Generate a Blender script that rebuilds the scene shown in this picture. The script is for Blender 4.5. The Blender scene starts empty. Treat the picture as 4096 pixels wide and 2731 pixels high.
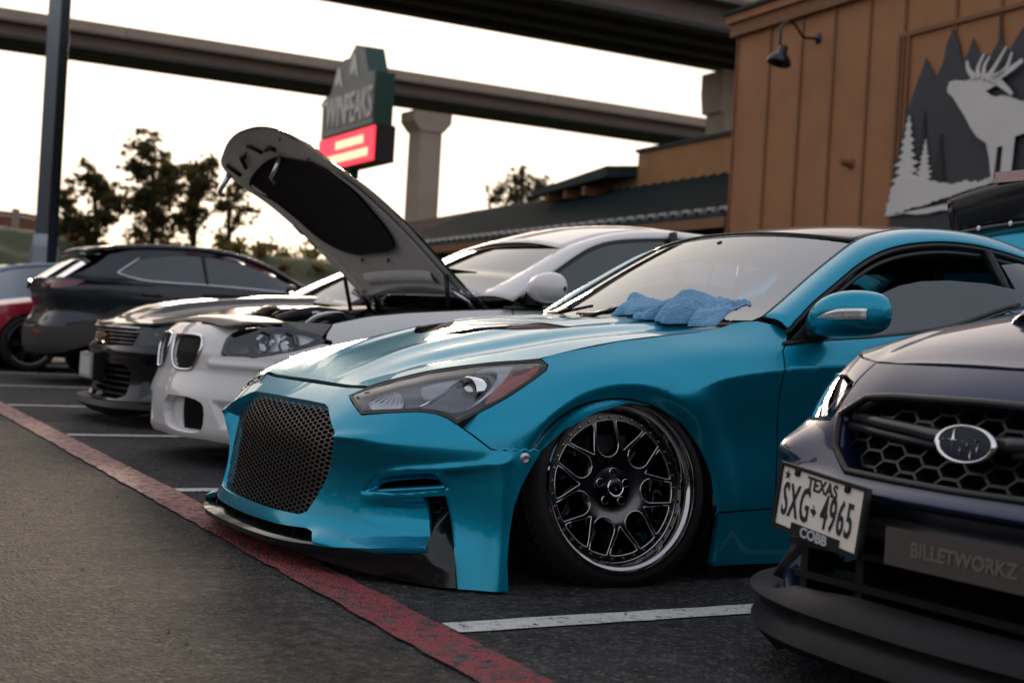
import bpy, bmesh, math, random
import numpy as np
from mathutils import Vector, Matrix, geometry
random.seed(7); RNG = np.random.default_rng(7)
R = math.radians; PI = math.pi
scene = bpy.context.scene
# ---------------------------------------------------------------- camera
cam_d = bpy.data.cameras.new('camera'); cam = bpy.data.objects.new('camera', cam_d); scene.collection.objects.link(cam); scene.camera = cam
VIEW = R(26.8); ROLL = R(3.26)
_f = Vector((math.sin(VIEW), math.cos(VIEW), 0)); _r = Vector((math.cos(VIEW), -math.sin(VIEW), 0)); _u = Vector((0, 0, 1))
_r2 = _r * math.cos(ROLL) + _u * math.sin(ROLL); _u2 = _u * math.cos(ROLL) - _r * math.sin(ROLL)
_r2 = _r * math.cos(ROLL) - _u * (-math.sin(ROLL)); _u2 = -_r * math.sin(ROLL) + _u * math.cos(ROLL)
cam.matrix_world = Matrix(((_r2.x, _u2.x, -_f.x, 0), (_r2.y, _u2.y, -_f.y, 0), (_r2.z, _u2.z, -_f.z, .72), (0, 0, 0, 1)))
cam_d.lens = 50; cam_d.sensor_width = 36; cam_d.sensor_fit = 'HORIZONTAL'; cam_d.clip_start = .05; cam_d.clip_end = 4000
cam_d.shift_y = -.003
cam_d.dof.use_dof = True; cam_d.dof.focus_distance = 4.35; cam_d.dof.aperture_fstop = 3.6; cam_d.dof.aperture_blades = 9
# ---------------------------------------------------------------- world, sun, exposure
SUN_AZ, SUN_EL = R(17.0), R(10.0)                     # azimuth measured from +Y towards +X
world = bpy.data.worlds.new('World'); scene.world = world; world.use_nodes = True
wn = world.node_tree.nodes; wl = world.node_tree.links; wn.clear()
w_out = wn.new('ShaderNodeOutputWorld'); w_bg = wn.new('ShaderNodeBackground'); w_sky = wn.new('ShaderNodeTexSky')
w_sky.sky_type = 'NISHITA'; w_sky.sun_disc = False; w_sky.sun_elevation = SUN_EL; w_sky.sun_rotation = SUN_AZ
w_sky.altitude = 100; w_sky.air_density = 1.0; w_sky.dust_density = 6.0; w_sky.ozone_density = 1.0
w_hsv = wn.new('ShaderNodeHueSaturation'); w_hsv.inputs['Saturation'].default_value = 1.4
w_bg.inputs['Strength'].default_value = .15
w_gam = wn.new('ShaderNodeGamma'); w_gam.inputs['Gamma'].default_value = .22          # hazy evening: evens the sky out
wl.new(w_sky.outputs[0], w_gam.inputs['Color']); wl.new(w_gam.outputs[0], w_hsv.inputs['Color']); w_tint = wn.new('ShaderNodeMix'); w_tint.data_type = 'RGBA'; w_tint.blend_type = 'MULTIPLY'; w_tint.inputs['Factor'].default_value = 1; w_tint.inputs['B'].default_value = (1.04, .965, .975, 1)
wl.new(w_hsv.outputs[0], w_tint.inputs['A']); wl.new(w_tint.outputs['Result'], w_bg.inputs['Color']); wl.new(w_bg.outputs[0], w_out.inputs['Surface'])
sun_d = bpy.data.lights.new('sun', 'SUN'); sun = bpy.data.objects.new('sun', sun_d); scene.collection.objects.link(sun)
sun_d.energy = .7; sun_d.angle = R(12); sun_d.color = (1.0, .78, .58)
_sd = Vector((math.sin(SUN_AZ) * math.cos(SUN_EL), math.cos(SUN_AZ) * math.cos(SUN_EL), math.sin(SUN_EL)))
sun.rotation_euler = _sd.to_track_quat('Z', 'Y').to_euler()
scene.view_settings.view_transform = 'Standard'; scene.view_settings.look = 'None'; scene.view_settings.gamma = 1.0
scene.view_settings.exposure = 2.35; scene.view_settings.use_curve_mapping = False
scene.render.engine = 'CYCLES'
# ---------------------------------------------------------------- helpers
COL = scene.collection
def tag(o, label=None, cat=None, group=None, kind=None):
    if label: o['label'] = label
    if cat: o['category'] = cat
    if group: o['group'] = group
    if kind: o['kind'] = kind
    return o
def empty(name, loc, rz=0.0):
    o = bpy.data.objects.new(name, None); COL.objects.link(o); o.location = loc; o.rotation_euler = (0, 0, rz); o.empty_display_size = .2
    return o
def mk(name, verts, faces, mat, parent=None, smooth=True, normals=None, sharp=None, mats=None, fmat=None):
    me = bpy.data.meshes.new(name)
    me.from_pydata([tuple(map(float, v)) for v in verts], [], [tuple(map(int, f)) for f in faces])
    if mat is not None: me.materials.append(mat)
    if mats:
        for m in mats: me.materials.append(m)
        me.polygons.foreach_set('material_index', fmat)
    me.polygons.foreach_set('use_smooth', [bool(smooth)] * len(me.polygons))
    me.update()
    if normals is not None: me.normals_split_custom_set_from_vertices([tuple(map(float, n)) for n in normals])
    elif smooth and sharp: me.set_sharp_from_angle(angle=R(sharp))
    o = bpy.data.objects.new(name, me); COL.objects.link(o)
    if parent is not None: o.parent = parent
    return o
class MB:
    """collects simple solids into one mesh"""
    def __init__(s): s.v = []; s.f = []
    def add(s, v, f):
        n = len(s.v); s.v += [tuple(map(float, p)) for p in v]; s.f += [tuple(i + n for i in q) for q in f]; return s
    def box(s, lo, hi, rot=None, at=None):
        (a, b, c), (d, e, f) = lo, hi
        v = [(a, b, c), (d, b, c), (d, e, c), (a, e, c), (a, b, f), (d, b, f), (d, e, f), (a, e, f)]
        if rot is not None: v = [tuple(rot @ Vector(p)) for p in v]
        if at is not None: v = [(p[0] + at[0], p[1] + at[1], p[2] + at[2]) for p in v]
        return s.add(v, [(0, 3, 2, 1), (4, 5, 6, 7), (0, 1, 5, 4), (1, 2, 6, 5), (2, 3, 7, 6), (3, 0, 4, 7)])
    def tube(s, pts, rad, n=10, cap=True, sx=1.0):
        pts = [Vector(p) for p in pts]; m = len(pts); rad = list(rad) if hasattr(rad, '__len__') else [rad] * m
        base = len(s.v); up = Vector((0, 0, 1)); prev = None
        for i, p in enumerate(pts):
            t = (pts[min(i + 1, m - 1)] - pts[max(i - 1, 0)]).normalized()
            if prev is None:
                a = t.cross(up); a = a if a.length > 1e-3 else t.cross(Vector((1, 0, 0)))
            else: a = prev - t * prev.dot(t)
            a.normalize(); prev = a; b = t.cross(a)
            for k in range(n):
                c = 2 * PI * k / n; q = p + a * (math.cos(c) * rad[i] * sx) + b * (math.sin(c) * rad[i]); s.v.append(tuple(q))
        for i in range(m - 1):
            for k in range(n):
                s.f.append((base + i * n + k, base + i * n + (k + 1) % n, base + (i + 1) * n + (k + 1) % n, base + (i + 1) * n + k))
        if cap:
            s.f.append(tuple(base + k for k in reversed(range(n)))); s.f.append(tuple(base + (m - 1) * n + k for k in range(n)))
        return s
    def lathe(s, prof, n=32, ax='y', at=(0, 0, 0), closed=False):
        """prof: (radius, along-axis) pairs"""
        base = len(s.v); m = len(prof)
        for r, h in prof:
            for k in range(n):
                c = 2 * PI * k / n; a, b = r * math.cos(c), r * math.sin(c)
                p = {'y': (a, h, b), 'z': (a, b, h), 'x': (h, a, b)}[ax]
                s.v.append((p[0] + at[0], p[1] + at[1], p[2] + at[2]))
        rng = range(m) if closed else range(m - 1)
        for i in rng:
            j = (i + 1) % m
            for k in range(n): s.f.append((base + i * n + k, base + i * n + (k + 1) % n, base + j * n + (k + 1) % n, base + j * n + k))
        return s
    def build(s, name, mat, parent=None, smooth=False, sharp=None): return mk(name, s.v, s.f, mat, parent, smooth or bool(sharp), sharp=sharp)
def pip(pts, poly):
    x, y = pts[:, 0], pts[:, 1]; ins = np.zeros(len(pts), bool); P = np.asarray(poly)
    for (x1, y1), (x2, y2) in zip(P, np.roll(P, -1, 0)):
        c = ((y1 > y) != (y2 > y)) & (x < (x2 - x1) * (y - y1) / (y2 - y1 + 1e-15) + x1); ins ^= c
    return ins
def segdist(pts, poly, closed=True):
    P = np.asarray(poly, float); Q = np.roll(P, -1, 0) if closed else P[1:]; P = P if closed else P[:-1]
    d = np.full(len(pts), 1e9)
    for a, b in zip(P, Q):
        ab = b - a; t = np.clip(((pts - a) @ ab) / (ab @ ab + 1e-15), 0, 1); d = np.minimum(d, np.linalg.norm(pts - a - t[:, None] * ab, axis=1))
    return d
def sdf(pts, poly):     # positive inside
    sh = np.asarray(pts).shape[:-1]; p = np.asarray(pts, float).reshape(-1, 2)
    d = segdist(p, poly); return np.where(pip(p, poly), d, -d).reshape(sh)
def resample(poly, step, closed=True):
    out = []; P = [np.asarray(p, float) for p in poly]; n = len(P)
    for i in range(n if closed else n - 1):
        a, b = P[i], P[(i + 1) % n]; k = max(1, int(math.ceil(np.linalg.norm(b - a) / step)))
        out += [a + (b - a) * t / k for t in range(k)]
    if not closed: out.append(P[-1])
    return np.array(out)
def round_poly(poly, n=2, closed=True):
    """Chaikin corner cutting"""
    P = np.asarray(poly, float)
    for _ in range(n):
        Q = np.roll(P, -1, 0) if closed else P[1:]; A = P if closed else P[:-1]
        new = np.empty((2 * len(A), P.shape[1])); new[0::2] = .75 * A + .25 * Q; new[1::2] = .25 * A + .75 * Q
        P = new if closed else np.vstack([P[:1], new, P[-1:]])
    return P
def smooth_line(pts, n=8):
    """Catmull-Rom through open polyline"""
    P = np.asarray(pts, float); P = np.vstack([2 * P[0] - P[1], P, 2 * P[-1] - P[-2]]); out = []
    for i in range(1, len(P) - 2):
        p0, p1, p2, p3 = P[i - 1:i + 3]
        for t in np.arange(n) / n: out.append(.5 * (2 * p1 + (p2 - p0) * t + (2 * p0 - 5 * p1 + 4 * p2 - p3) * t * t + (3 * p1 - p0 - 3 * p2 + p3) * t ** 3))
    out.append(P[-2]); return np.array(out)
def patch(name, fn, outline, mat, parent=None, holes=(), step=.012, thick=.012, hole_thick=None, mirror=False, flip=False, rim_mat=None, lines=(), ne=2.5e-3):
    """a trimmed sheet: fn maps (u,v) arrays to xyz; the outline and holes are polygons in (u,v); edges are folded in by thick"""
    ol = resample(outline, step); hl = [resample(h, step) for h in holes]
    lo, hi = ol.min(0), ol.max(0); nx = max(2, int((hi[0] - lo[0]) / step)); ny = max(2, int((hi[1] - lo[1]) / (step * .87)))
    gx, gy = np.meshgrid(lo[0] + (np.arange(nx + 1)) * (hi[0] - lo[0]) / nx, lo[1] + np.arange(ny + 1) * (hi[1] - lo[1]) / ny)
    gx[1::2] += .5 * step; g = np.stack([gx.ravel(), gy.ravel()], 1)
    keep = pip(g, ol) & (segdist(g, ol) > step * .45)
    for h in hl: keep &= ~pip(g, h) & (segdist(g, h) > step * .45)
    ll = []
    for L in lines:
        L = resample(L, step, False); L = L[pip(L, ol) & (segdist(L, ol) > step * .3)]; keep &= segdist(g, L, False) > step * .45; ll.append(L)
    g = g[keep]; loops = [ol] + hl; uv = np.vstack(loops + ll + [g]); edges = []; n0 = 0
    for L in loops: edges += [(n0 + i, n0 + (i + 1) % len(L)) for i in range(len(L))]; n0 += len(L)
    for L in ll: edges += [(n0 + i, n0 + i + 1) for i in range(len(L) - 1)]; n0 += len(L)
    res = geometry.delaunay_2d_cdt([Vector(p) for p in uv], edges, [], 0, 1e-7)
    uv2 = np.array([tuple(v) for v in res[0]]); tri = np.array([f for f in res[2]]); cen = uv2[tri].mean(1)
    ok = pip(cen, ol)
    for h in hl: ok &= ~pip(cen, h)
    tri = tri[ok]
    e = ne
    P = fn(uv2[:, 0], uv2[:, 1]); du = fn(uv2[:, 0] + e, uv2[:, 1]) - fn(uv2[:, 0] - e, uv2[:, 1]); dv = fn(uv2[:, 0], uv2[:, 1] + e) - fn(uv2[:, 0], uv2[:, 1] - e)
    N = np.cross(du, dv); N /= np.linalg.norm(N, axis=1)[:, None] + 1e-12
    if flip: N = -N; tri = tri[:, ::-1]
    V = [P]; NN = [N]; F = [tuple(t) for t in tri]; FM = [0] * len(F); base = len(P)
    # folded edges
    hts = hole_thick if hasattr(hole_thick, '__len__') else [hole_thick if hole_thick is not None else thick] * len(hl)
    for L, th in [(ol, thick)] + list(zip(hl, hts)):
        if not th: continue
        q = fn(L[:, 0], L[:, 1]); a = fn(L[:, 0] + e, L[:, 1]) - fn(L[:, 0] - e, L[:, 1]); b = fn(L[:, 0], L[:, 1] + e) - fn(L[:, 0], L[:, 1] - e)
        n = np.cross(a, b); n /= np.linalg.norm(n, axis=1)[:, None] + 1e-12
        if flip: n = -n
        t = np.roll(q, -1, 0) - np.roll(q, 1, 0); t /= np.linalg.norm(t, axis=1)[:, None] + 1e-12
        s = np.cross(t, n); m = len(L)
        area = .5 * np.sum(L[:, 0] * np.roll(L[:, 1], -1) - np.roll(L[:, 0], -1) * L[:, 1])
        outward = (area > 0) != flip
        if L is not ol: outward = not outward
        s = s if outward else -s
        V += [q + n * .0002, q - n * th]; NN += [(s * .8 + n * .5), s]
        for i in range(m):
            j = (i + 1) % m; f = (base + i, base + j, base + m + j, base + m + i)
            F.append(f[::-1] if outward else f); FM.append(1 if rim_mat else 0)
        base += 2 * m
    V = np.vstack(V); NN = np.vstack(NN); NN /= np.linalg.norm(NN, axis=1)[:, None] + 1e-12
    def emit(V, NN, F):
        return mk(name, V, F, mat, parent, True, NN) if not rim_mat else mk(name, V, F, None, parent, True, NN, mats=[mat, rim_mat], fmat=FM)
    o = emit(V, NN, F)
    if mirror:
        V2 = V.copy(); V2[:, 1] *= -1; N2 = NN.copy(); N2[:, 1] *= -1
        return o, emit(V2, N2, [f[::-1] for f in F])
    return o
def grid(name, G, mat, parent=None, smooth=True, flip=False, sharp=None, closed_u=False, thick=0, sub=0, mirror=False):
    """G[rows][cols] of points -> quads"""
    G = np.asarray(G, float); r, c, _ = G.shape; V = G.reshape(-1, 3)
    F = []
    for i in range(r - (0 if closed_u else 1)):
        for j in range(c - 1):
            a = (i % r) * c + j; b = ((i + 1) % r) * c + j; f = (a, a + 1, b + 1, b); F.append(f[::-1] if flip else f)
    outs = []
    for m in ((1, -1) if mirror else (1,)):
        W = V.copy(); W[:, 1] *= m
        o = mk(name, W, F if m == 1 else [f[::-1] for f in F], mat, parent, smooth, sharp=sharp)
        if thick: md = o.modifiers.new('solid', 'SOLIDIFY'); md.thickness = thick; md.offset = -1
        if sub: md = o.modifiers.new('sub', 'SUBSURF'); md.levels = sub; md.render_levels = sub
        outs.append(o)
    return outs if mirror else outs[0]
def loft(name, curves, mat, parent=None, n=40, m=6, flip=False, mirror=False, thick=0, smooth=True):
    """smooth sheet through a list of 3-D polylines"""
    cs = []
    for c in curves:
        s = smooth_line(c, 10); d = np.concatenate([[0], np.cumsum(np.linalg.norm(np.diff(s, axis=0), axis=1))]); t = np.linspace(0, d[-1], n)
        cs.append(np.stack([np.interp(t, d, s[:, k]) for k in range(3)], 1))
    cs = np.array(cs); G = []
    for j in range(n):
        col = cs[:, j]; G.append(smooth_line(col, m) if len(col) > 2 else np.array([col[0] + (col[1] - col[0]) * t for t in np.linspace(0, 1, m + 1)]))
    return grid(name, np.array(G).transpose(1, 0, 2), mat, parent, smooth, flip, mirror=mirror, thick=thick)
# ---------------------------------------------------------------- materials
def principled(name, color, rough=.5, metal=0.0, coat=0.0, coat_rough=.03, spec=.5, emis=None, emis_s=0.0, noise=0.0, nscale=8.0, bump=0.0, bscale=200.0, trans=0.0, ior=1.45, sheen=0.0, color2=None):
    m = bpy.data.materials.new(name); m.use_nodes = True; nt = m.node_tree; b = nt.nodes['Principled BSDF']
    b.inputs['Base Color'].default_value = (*color, 1); b.inputs['Roughness'].default_value = rough; b.inputs['Metallic'].default_value = metal
    b.inputs['Coat Weight'].default_value = coat; b.inputs['Coat Roughness'].default_value = coat_rough; b.inputs['Specular IOR Level'].default_value = spec
    b.inputs['Transmission Weight'].default_value = trans; b.inputs['IOR'].default_value = ior; b.inputs['Sheen Weight'].default_value = sheen
    if emis: b.inputs['Emission Color'].default_value = (*emis, 1); b.inputs['Emission Strength'].default_value = emis_s
    if noise or bump: tc = nt.nodes.new('ShaderNodeTexCoord')
    if noise:
        n = nt.nodes.new('ShaderNodeTexNoise'); n.inputs['Scale'].default_value = nscale; n.inputs['Detail'].default_value = 6
        nt.links.new(tc.outputs['Object'], n.inputs['Vector'])
        mx = nt.nodes.new('ShaderNodeMix'); mx.data_type = 'RGBA'
        c2 = color2 or tuple(c * (1 - noise) for c in color)
        mx.inputs['A'].default_value = (*c2, 1); mx.inputs['B'].default_value = (*[min(1, c * (1 + (0 if color2 else noise))) for c in color], 1)
        nt.links.new(n.outputs['Fac'], mx.inputs['Factor']); nt.links.new(mx.outputs['Result'], b.inputs['Base Color'])
    if bump:
        n2 = nt.nodes.new('ShaderNodeTexNoise'); n2.inputs['Scale'].default_value = bscale; n2.inputs['Detail'].default_value = 3
        nt.links.new(tc.outputs['Object'], n2.inputs['Vector'])
        bp = nt.nodes.new('ShaderNodeBump'); bp.inputs['Strength'].default_value = bump; bp.inputs['Distance'].default_value = .01
        nt.links.new(n2.outputs['Fac'], bp.inputs['Height']); nt.links.new(bp.outputs['Normal'], b.inputs['Normal'])
    return m
def pane(name, tint=(.9, .95, .95), rough=0.0, ior=1.5):
    """thin sheet of glass: mirror reflection by Fresnel over a tinted see-through layer"""
    m = bpy.data.materials.new(name); m.use_nodes = True; nt = m.node_tree; nt.nodes.clear()
    o = nt.nodes.new('ShaderNodeOutputMaterial'); mx = nt.nodes.new('ShaderNodeMixShader'); t = nt.nodes.new('ShaderNodeBsdfTransparent'); g = nt.nodes.new('ShaderNodeBsdfGlossy'); f = nt.nodes.new('ShaderNodeFresnel')
    t.inputs['Color'].default_value = (*tint, 1); g.inputs['Color'].default_value = (.90, .96, 1.0, 1); g.inputs['Roughness'].default_value = rough; f.inputs['IOR'].default_value = ior
    nt.links.new(f.outputs[0], mx.inputs['Fac']); nt.links.new(t.outputs[0], mx.inputs[1]); nt.links.new(g.outputs[0], mx.inputs[2]); nt.links.new(mx.outputs[0], o.inputs['Surface'])
    return m
def flake_paint(name, color, metal=.75, rough=.36, flake=.12):
    m = principled(name, color, rough, metal, coat=.9, coat_rough=.02); m.node_tree.nodes['Principled BSDF'].inputs['Coat IOR'].default_value = 1.36; m.node_tree.nodes['Principled BSDF'].inputs['Specular IOR Level'].default_value = .25
    nt = m.node_tree; b = nt.nodes['Principled BSDF']; tc = nt.nodes.new('ShaderNodeTexCoord'); v = nt.nodes.new('ShaderNodeTexVoronoi'); v.inputs['Scale'].default_value = 900
    nt.links.new(tc.outputs['Object'], v.inputs['Vector'])
    mr = nt.nodes.new('ShaderNodeMapRange'); mr.inputs['To Min'].default_value = rough - flake * .5; mr.inputs['To Max'].default_value = rough + flake * .5
    sp = nt.nodes.new('ShaderNodeSeparateColor'); nt.links.new(v.outputs['Color'], sp.inputs[0]); nt.links.new(sp.outputs[0], mr.inputs['Value']); nt.links.new(mr.outputs[0], b.inputs['Roughness'])
    return m
MT = dict(
    teal=flake_paint('teal metallic paint', (.0, .26, .39), .74, .34),
    black_gloss=principled('gloss black', (.006, .006, .007), .16, coat=.3, spec=.4),
    black=principled('black plastic', (.010, .010, .011), .45, noise=.2, nscale=40, spec=.3),
    black_trim=principled('black rubber trim', (.01, .01, .011), .35),
    dark=principled('dark void lining', (.004, .004, .004), .9, spec=.05),
    tyre=principled('tyre rubber', (.011, .011, .011), .65, noise=.3, nscale=30, spec=.25),
    chrome=principled('polished chrome', (.75, .75, .76), .05, metal=1),
    steel=principled('brushed steel', (.55, .55, .56), .28, metal=1),
    dchrome=principled('black chrome', (.055, .052, .05), .12, metal=1, coat=.5),
    brass=principled('brass bolt', (.42, .26, .11), .3, metal=1),
    wire=principled('grille wire', (.22, .19, .165), .3, metal=.85),
    glass=pane('window glass', (.50, .55, .56), ior=4.0),
    tint=pane('tinted glass', (.08, .092, .10), ior=1.9),
    clear=pane('clear lens', (.95, .96, .97), ior=1.65),
    hl_dark=principled('headlamp bezel grey', (.19, .195, .205), .4),
    hl_mid=principled('headlamp reflector', (.66, .67, .70), .35, metal=.35),
    amber=principled('amber reflector', (.48, .09, .04), .3, coat=.5),
    white_plastic=principled('white plastic', (.7, .7, .68), .5),
    interior=principled('cabin lining', (.012, .012, .013), .8, spec=.1),
    seat=principled('seat fabric', (.015, .015, .017), .85),
    dash=principled('dash board', (.02, .02, .022), .6),
)

# ---- smooth tables -------------------------------------------------------
def curve(xs, ys, m0=None):
    """C1 cubic (finite-difference slopes) through the points; linear outside."""
    xs = np.asarray(xs, float); ys = np.asarray(ys, float)
    d = np.diff(ys) / np.diff(xs); h = np.diff(xs)
    m = np.empty(len(xs)); m[0] = d[0]; m[-1] = d[-1]
    m[1:-1] = (d[:-1] * h[1:] + d[1:] * h[:-1]) / (h[:-1] + h[1:])
    if m0 is not None: m[0] = m0
    def f(x):
        x = np.asarray(x, float)
        i = np.clip(np.searchsorted(xs, x) - 1, 0, len(xs) - 2)
        t = (x - xs[i]) / h[i]; tc = np.clip(t, 0, 1)
        a = (1 + 2 * tc) * (1 - tc) ** 2; b = tc * (1 - tc) ** 2; c = tc * tc * (3 - 2 * tc); e = tc * tc * (tc - 1)
        v = a * ys[i] + b * h[i] * m[i] + c * ys[i + 1] + e * h[i] * m[i + 1]
        return v + np.where(t < 0, t * h[i] * m[0], 0) + np.where(t > 1, (t - 1) * h[i] * m[-1], 0)
    return f
def sstep(t):
    t = np.clip(t, 0, 1); return t * t * (3 - 2 * t)
def rows(zr, wr, z, sharp=None, sw=1.0):
    """interpolate w(z) through rows (arrays of equal shape) piecewise cubic; sharp = index of a crease row"""
    n = len(zr); zr = np.array(zr); wr = np.array(wr)
    if zr.ndim == 1: zr = zr[:, None]; wr = wr[:, None]
    h = np.diff(zr, axis=0); d = np.diff(wr, axis=0) / h
    mL = np.empty_like(wr); mR = np.empty_like(wr)          # slope arriving from below / leaving upward
    mL[0] = mR[0] = d[0]; mL[-1] = mR[-1] = d[-1]
    mm = (d[:-1] * h[1:] + d[1:] * h[:-1]) / (h[:-1] + h[1:]); mL[1:-1] = mm; mR[1:-1] = mm
    if sharp is not None: mL[sharp] = mm[sharp - 1] * (1 - sw) + d[sharp - 1] * sw; mR[sharp] = mm[sharp - 1] * (1 - sw) + d[sharp] * sw
    out = np.zeros_like(z)
    for k in range(n - 1):
        lo = zr[k]; hk = h[k]; t = (z - lo) / hk
        sel = ((t >= 0) | (k == 0)) & ((t <= 1) | (k == n - 2))
        tc = np.clip(t, 0, 1)
        v = (1 + 2 * tc) * (1 - tc) ** 2 * wr[k] + tc * (1 - tc) ** 2 * hk * mR[k] + tc * tc * (3 - 2 * tc) * wr[k + 1] + tc * tc * (tc - 1) * hk * mL[k + 1]
        v = v + np.where(t < 0, t * hk * mR[k], 0) + np.where(t > 1, (t - 1) * hk * mL[k + 1], 0)
        out = np.where(sel, v, out)
    return out
# ---- the coupe's side: half width as a function of (x, z) -----------------
CX_ = [-.62, -.5, -.35, -.2, 0, .2, .4, .62, 1.0, 1.5, 2.0, 2.6, 3.2, 3.6]
cz5 = curve(CX_, [.558, .60, .637, .664, .713, .75, .777, .815, .87, .92, .97, .99, .97, .94])
cw5 = curve(CX_, [.455, .595, .685, .72, .74, .748, .748, .745, .75, .75, .75, .72, .68, .62])
cz4 = curve(CX_, [.50, .54, .575, .61, .655, .69, .715, .735, .785, .85, .90, .93, .92, .90])
cw4 = curve(CX_, [.52, .68, .765, .80, .83, .845, .85, .852, .86, .865, .865, .87, .84, .77])
cz3 = curve(CX_, [.42, .45, .50, .53, .57, .585, .637, .669, .70, .73, .76, .79, .80, .80])
cw3 = curve(CX_, [.58, .76, .845, .875, .895, .90, .90, .895, .895, .90, .91, .93, .90, .83])
cz2 = curve(CX_, [.30, .33, .38, .42, .46, .44, .45, .47, .48, .50, .52, .54, .56, .58])
cw2 = curve(CX_, [.61, .79, .875, .90, .91, .90, .868, .862, .865, .88, .90, .93, .90, .83])
cw1 = curve(CX_, [.61, .79, .88, .91, .92, .915, .885, .878, .885, .90, .92, .935, .90, .82])
cw0 = curve(CX_, [.60, .77, .87, .90, .92, .91, .885, .878, .885, .90, .92, .93, .88, .80])
def coupe_side(x, z, flare=True):
    x = np.asarray(x, float); z = np.asarray(z, float)
    o = np.zeros_like(x)
    w = rows([o + .03, o + .22, cz2(x), cz3(x), cz4(x), cz5(x)], [cw0(x), cw1(x), cw2(x), cw3(x), cw4(x), cw5(x)], z, sharp=3, sw=sstep((x - .18) / .25))
    if flare:
        for cx in (.025, 2.82):
            r = np.hypot(x - cx, z - .235)
            w = w - .026 * sstep((.378 - r) / .06) + .012 * np.exp(-((r - .40) / .06) ** 2)
    return w
# ---- the coupe's hood: height as a function of (x, |y|) -------------------
HX = [-.70, -.62, -.5, -.35, -.2, 0, .2, .4, .62, .8]
hz_c = curve(HX, [.495, .547, .612, .668, .711, .757, .785, .803, .817, .83])
hw_e = curve(HX, [.38, .46, .60, .687, .722, .742, .748, .75, .748, .748])
hz_e = curve(HX, [.50, .550, .598, .635, .664, .711, .748, .775, .802, .815])
ridge = curve([-.7, -.6, -.35, 0, .4, .8], [.30, .33, .42, .50, .55, .58])
ridge2 = curve([-.7, -.6, -.35, 0, .4, .8], [.12, .16, .23, .31, .36, .40])
def coupe_hood(x, y):
    x = np.asarray(x, float); w = np.abs(np.asarray(y, float))
    we = hw_e(x); t = w / we
    z = hz_e(x) + (hz_c(x) - hz_e(x)) * (1 - np.abs(t) ** 2.6)
    rr = ridge(x); fade = sstep((x + .63) / .30)
    z = z + .008 * fade * (1 - sstep((w - rr + .05) / .10)) - .006 * fade * np.exp(-((w - rr - .06) / .05) ** 2)
    r2 = ridge2(x)
    z = z + .009 * fade * np.exp(-((w - r2) / .055) ** 2)
    return z
# ---- the coupe's front bumper: plan curve (s) and height z ----------------
BW = np.array([0, .2, .36, .53, .64, .735, .81, .865, .905, .932, .946, .950, .948])
BX = np.array([-.80, -.795, -.78, -.748, -.70, -.638, -.57, -.505, -.445, -.395, -.345, -.28, -.21])
BS = np.concatenate([[0], np.cumsum(np.hypot(np.diff(BW), np.diff(BX)))])
bx_ = curve(BS, BX, 0.0); bw_ = curve(BS, BW)
# push inward (m) at heights, per column
BZ = [.02, .10, .16, .30, .40, .48, .55, .62]
BO = np.array([
 # z .02   .10   .16    .30   .40   .48   .55   .62
 [-.03, -.035, -.02, .02, .02, .080, .182, .30],   # centre
 [-.03, -.035, -.02, .02, .02, .080, .178, .30],
 [-.02, -.03, -.01, .015, .005, .072, .162, .27],
 [.01, .0, .02, .03, .0, .065, .145, .25],
 [.02, .02, .035, .04, .0, .06, .13, .22],
 [.02, .02, .035, .04, .005, .05, .11, .19],
 [.01, .015, .03, .035, .01, .045, .095, .16],
 [-.005, .01, .025, .03, .015, .045, .09, .15],
 [-.01, .008, .02, .025, .02, .045, .08, .14],
 [-.01, .005, .015, .02, .022, .045, .08, .13],
 [-.01, .003, .012, .02, .025, .045, .08, .13], [-.01, .003, .012, .02, .03, .045, .08, .13], [-.01, .003, .012, .02, .035, .045, .08, .13]])
_bo = [curve(BS, BO[:, k]) for k in range(len(BZ))]
def coupe_bumper(s, z, extra=0.0):
    s = np.asarray(s, float); z = np.asarray(z, float); a = np.abs(s)
    o = rows([0 * a + v for v in BZ], [f(a) for f in _bo], z, sharp=4, sw=sstep((a - .45) / .1) * (1 - sstep((a - .60) / .22))) + extra
    e = 1e-3; tx = (bx_(a + e) - bx_(a - e)); tw = (bw_(a + e) - bw_(a - e)); n = np.hypot(tx, tw)
    nx, nw = tw / n, -tx / n            # inward normal in plan
    return np.stack([bx_(a) + nx * o, -np.sign(s + 1e-12) * (bw_(a) + nw * o), z], -1)   # s>0 : near (left) side
# ---- generic car skin: plan outline (s) x height (z) with an inward push table
class Skin:
    def __init__(self, plan, cols, zs, push, crease=None):
        P = np.array(plan, float); s = np.concatenate([[0], np.cumsum(np.linalg.norm(np.diff(P, axis=0), axis=1))])
        self.s = s; self.fx = curve(s, P[:, 0], 0.0); self.fw = curve(s, P[:, 1]); self.zs = zs; self.crease = crease
        xs = np.array(cols, float); sc = np.interp(xs, P[:, 0], s) if True else xs
        T = np.array(push, float); self.f = [curve(sc, T[:, k]) for k in range(len(zs))]
        self.sx = lambda x: np.interp(x, P[:, 0], s)      # arc length from x
    def __call__(self, s, z, extra=0.0):
        s = np.asarray(s, float); z = np.asarray(z, float); a = np.abs(s)
        o = rows([0 * a + v for v in self.zs], [f(a) for f in self.f], z, sharp=self.crease) + extra
        e = 2e-3; tx = self.fx(a + e) - self.fx(a - e); tw = self.fw(a + e) - self.fw(a - e); n = np.hypot(tx, tw) + 1e-9
        return np.stack([self.fx(a) + tw / n * o, -np.where(s < 0, -1, 1) * (self.fw(a) - tx / n * o), z], -1)
SK = {}
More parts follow.
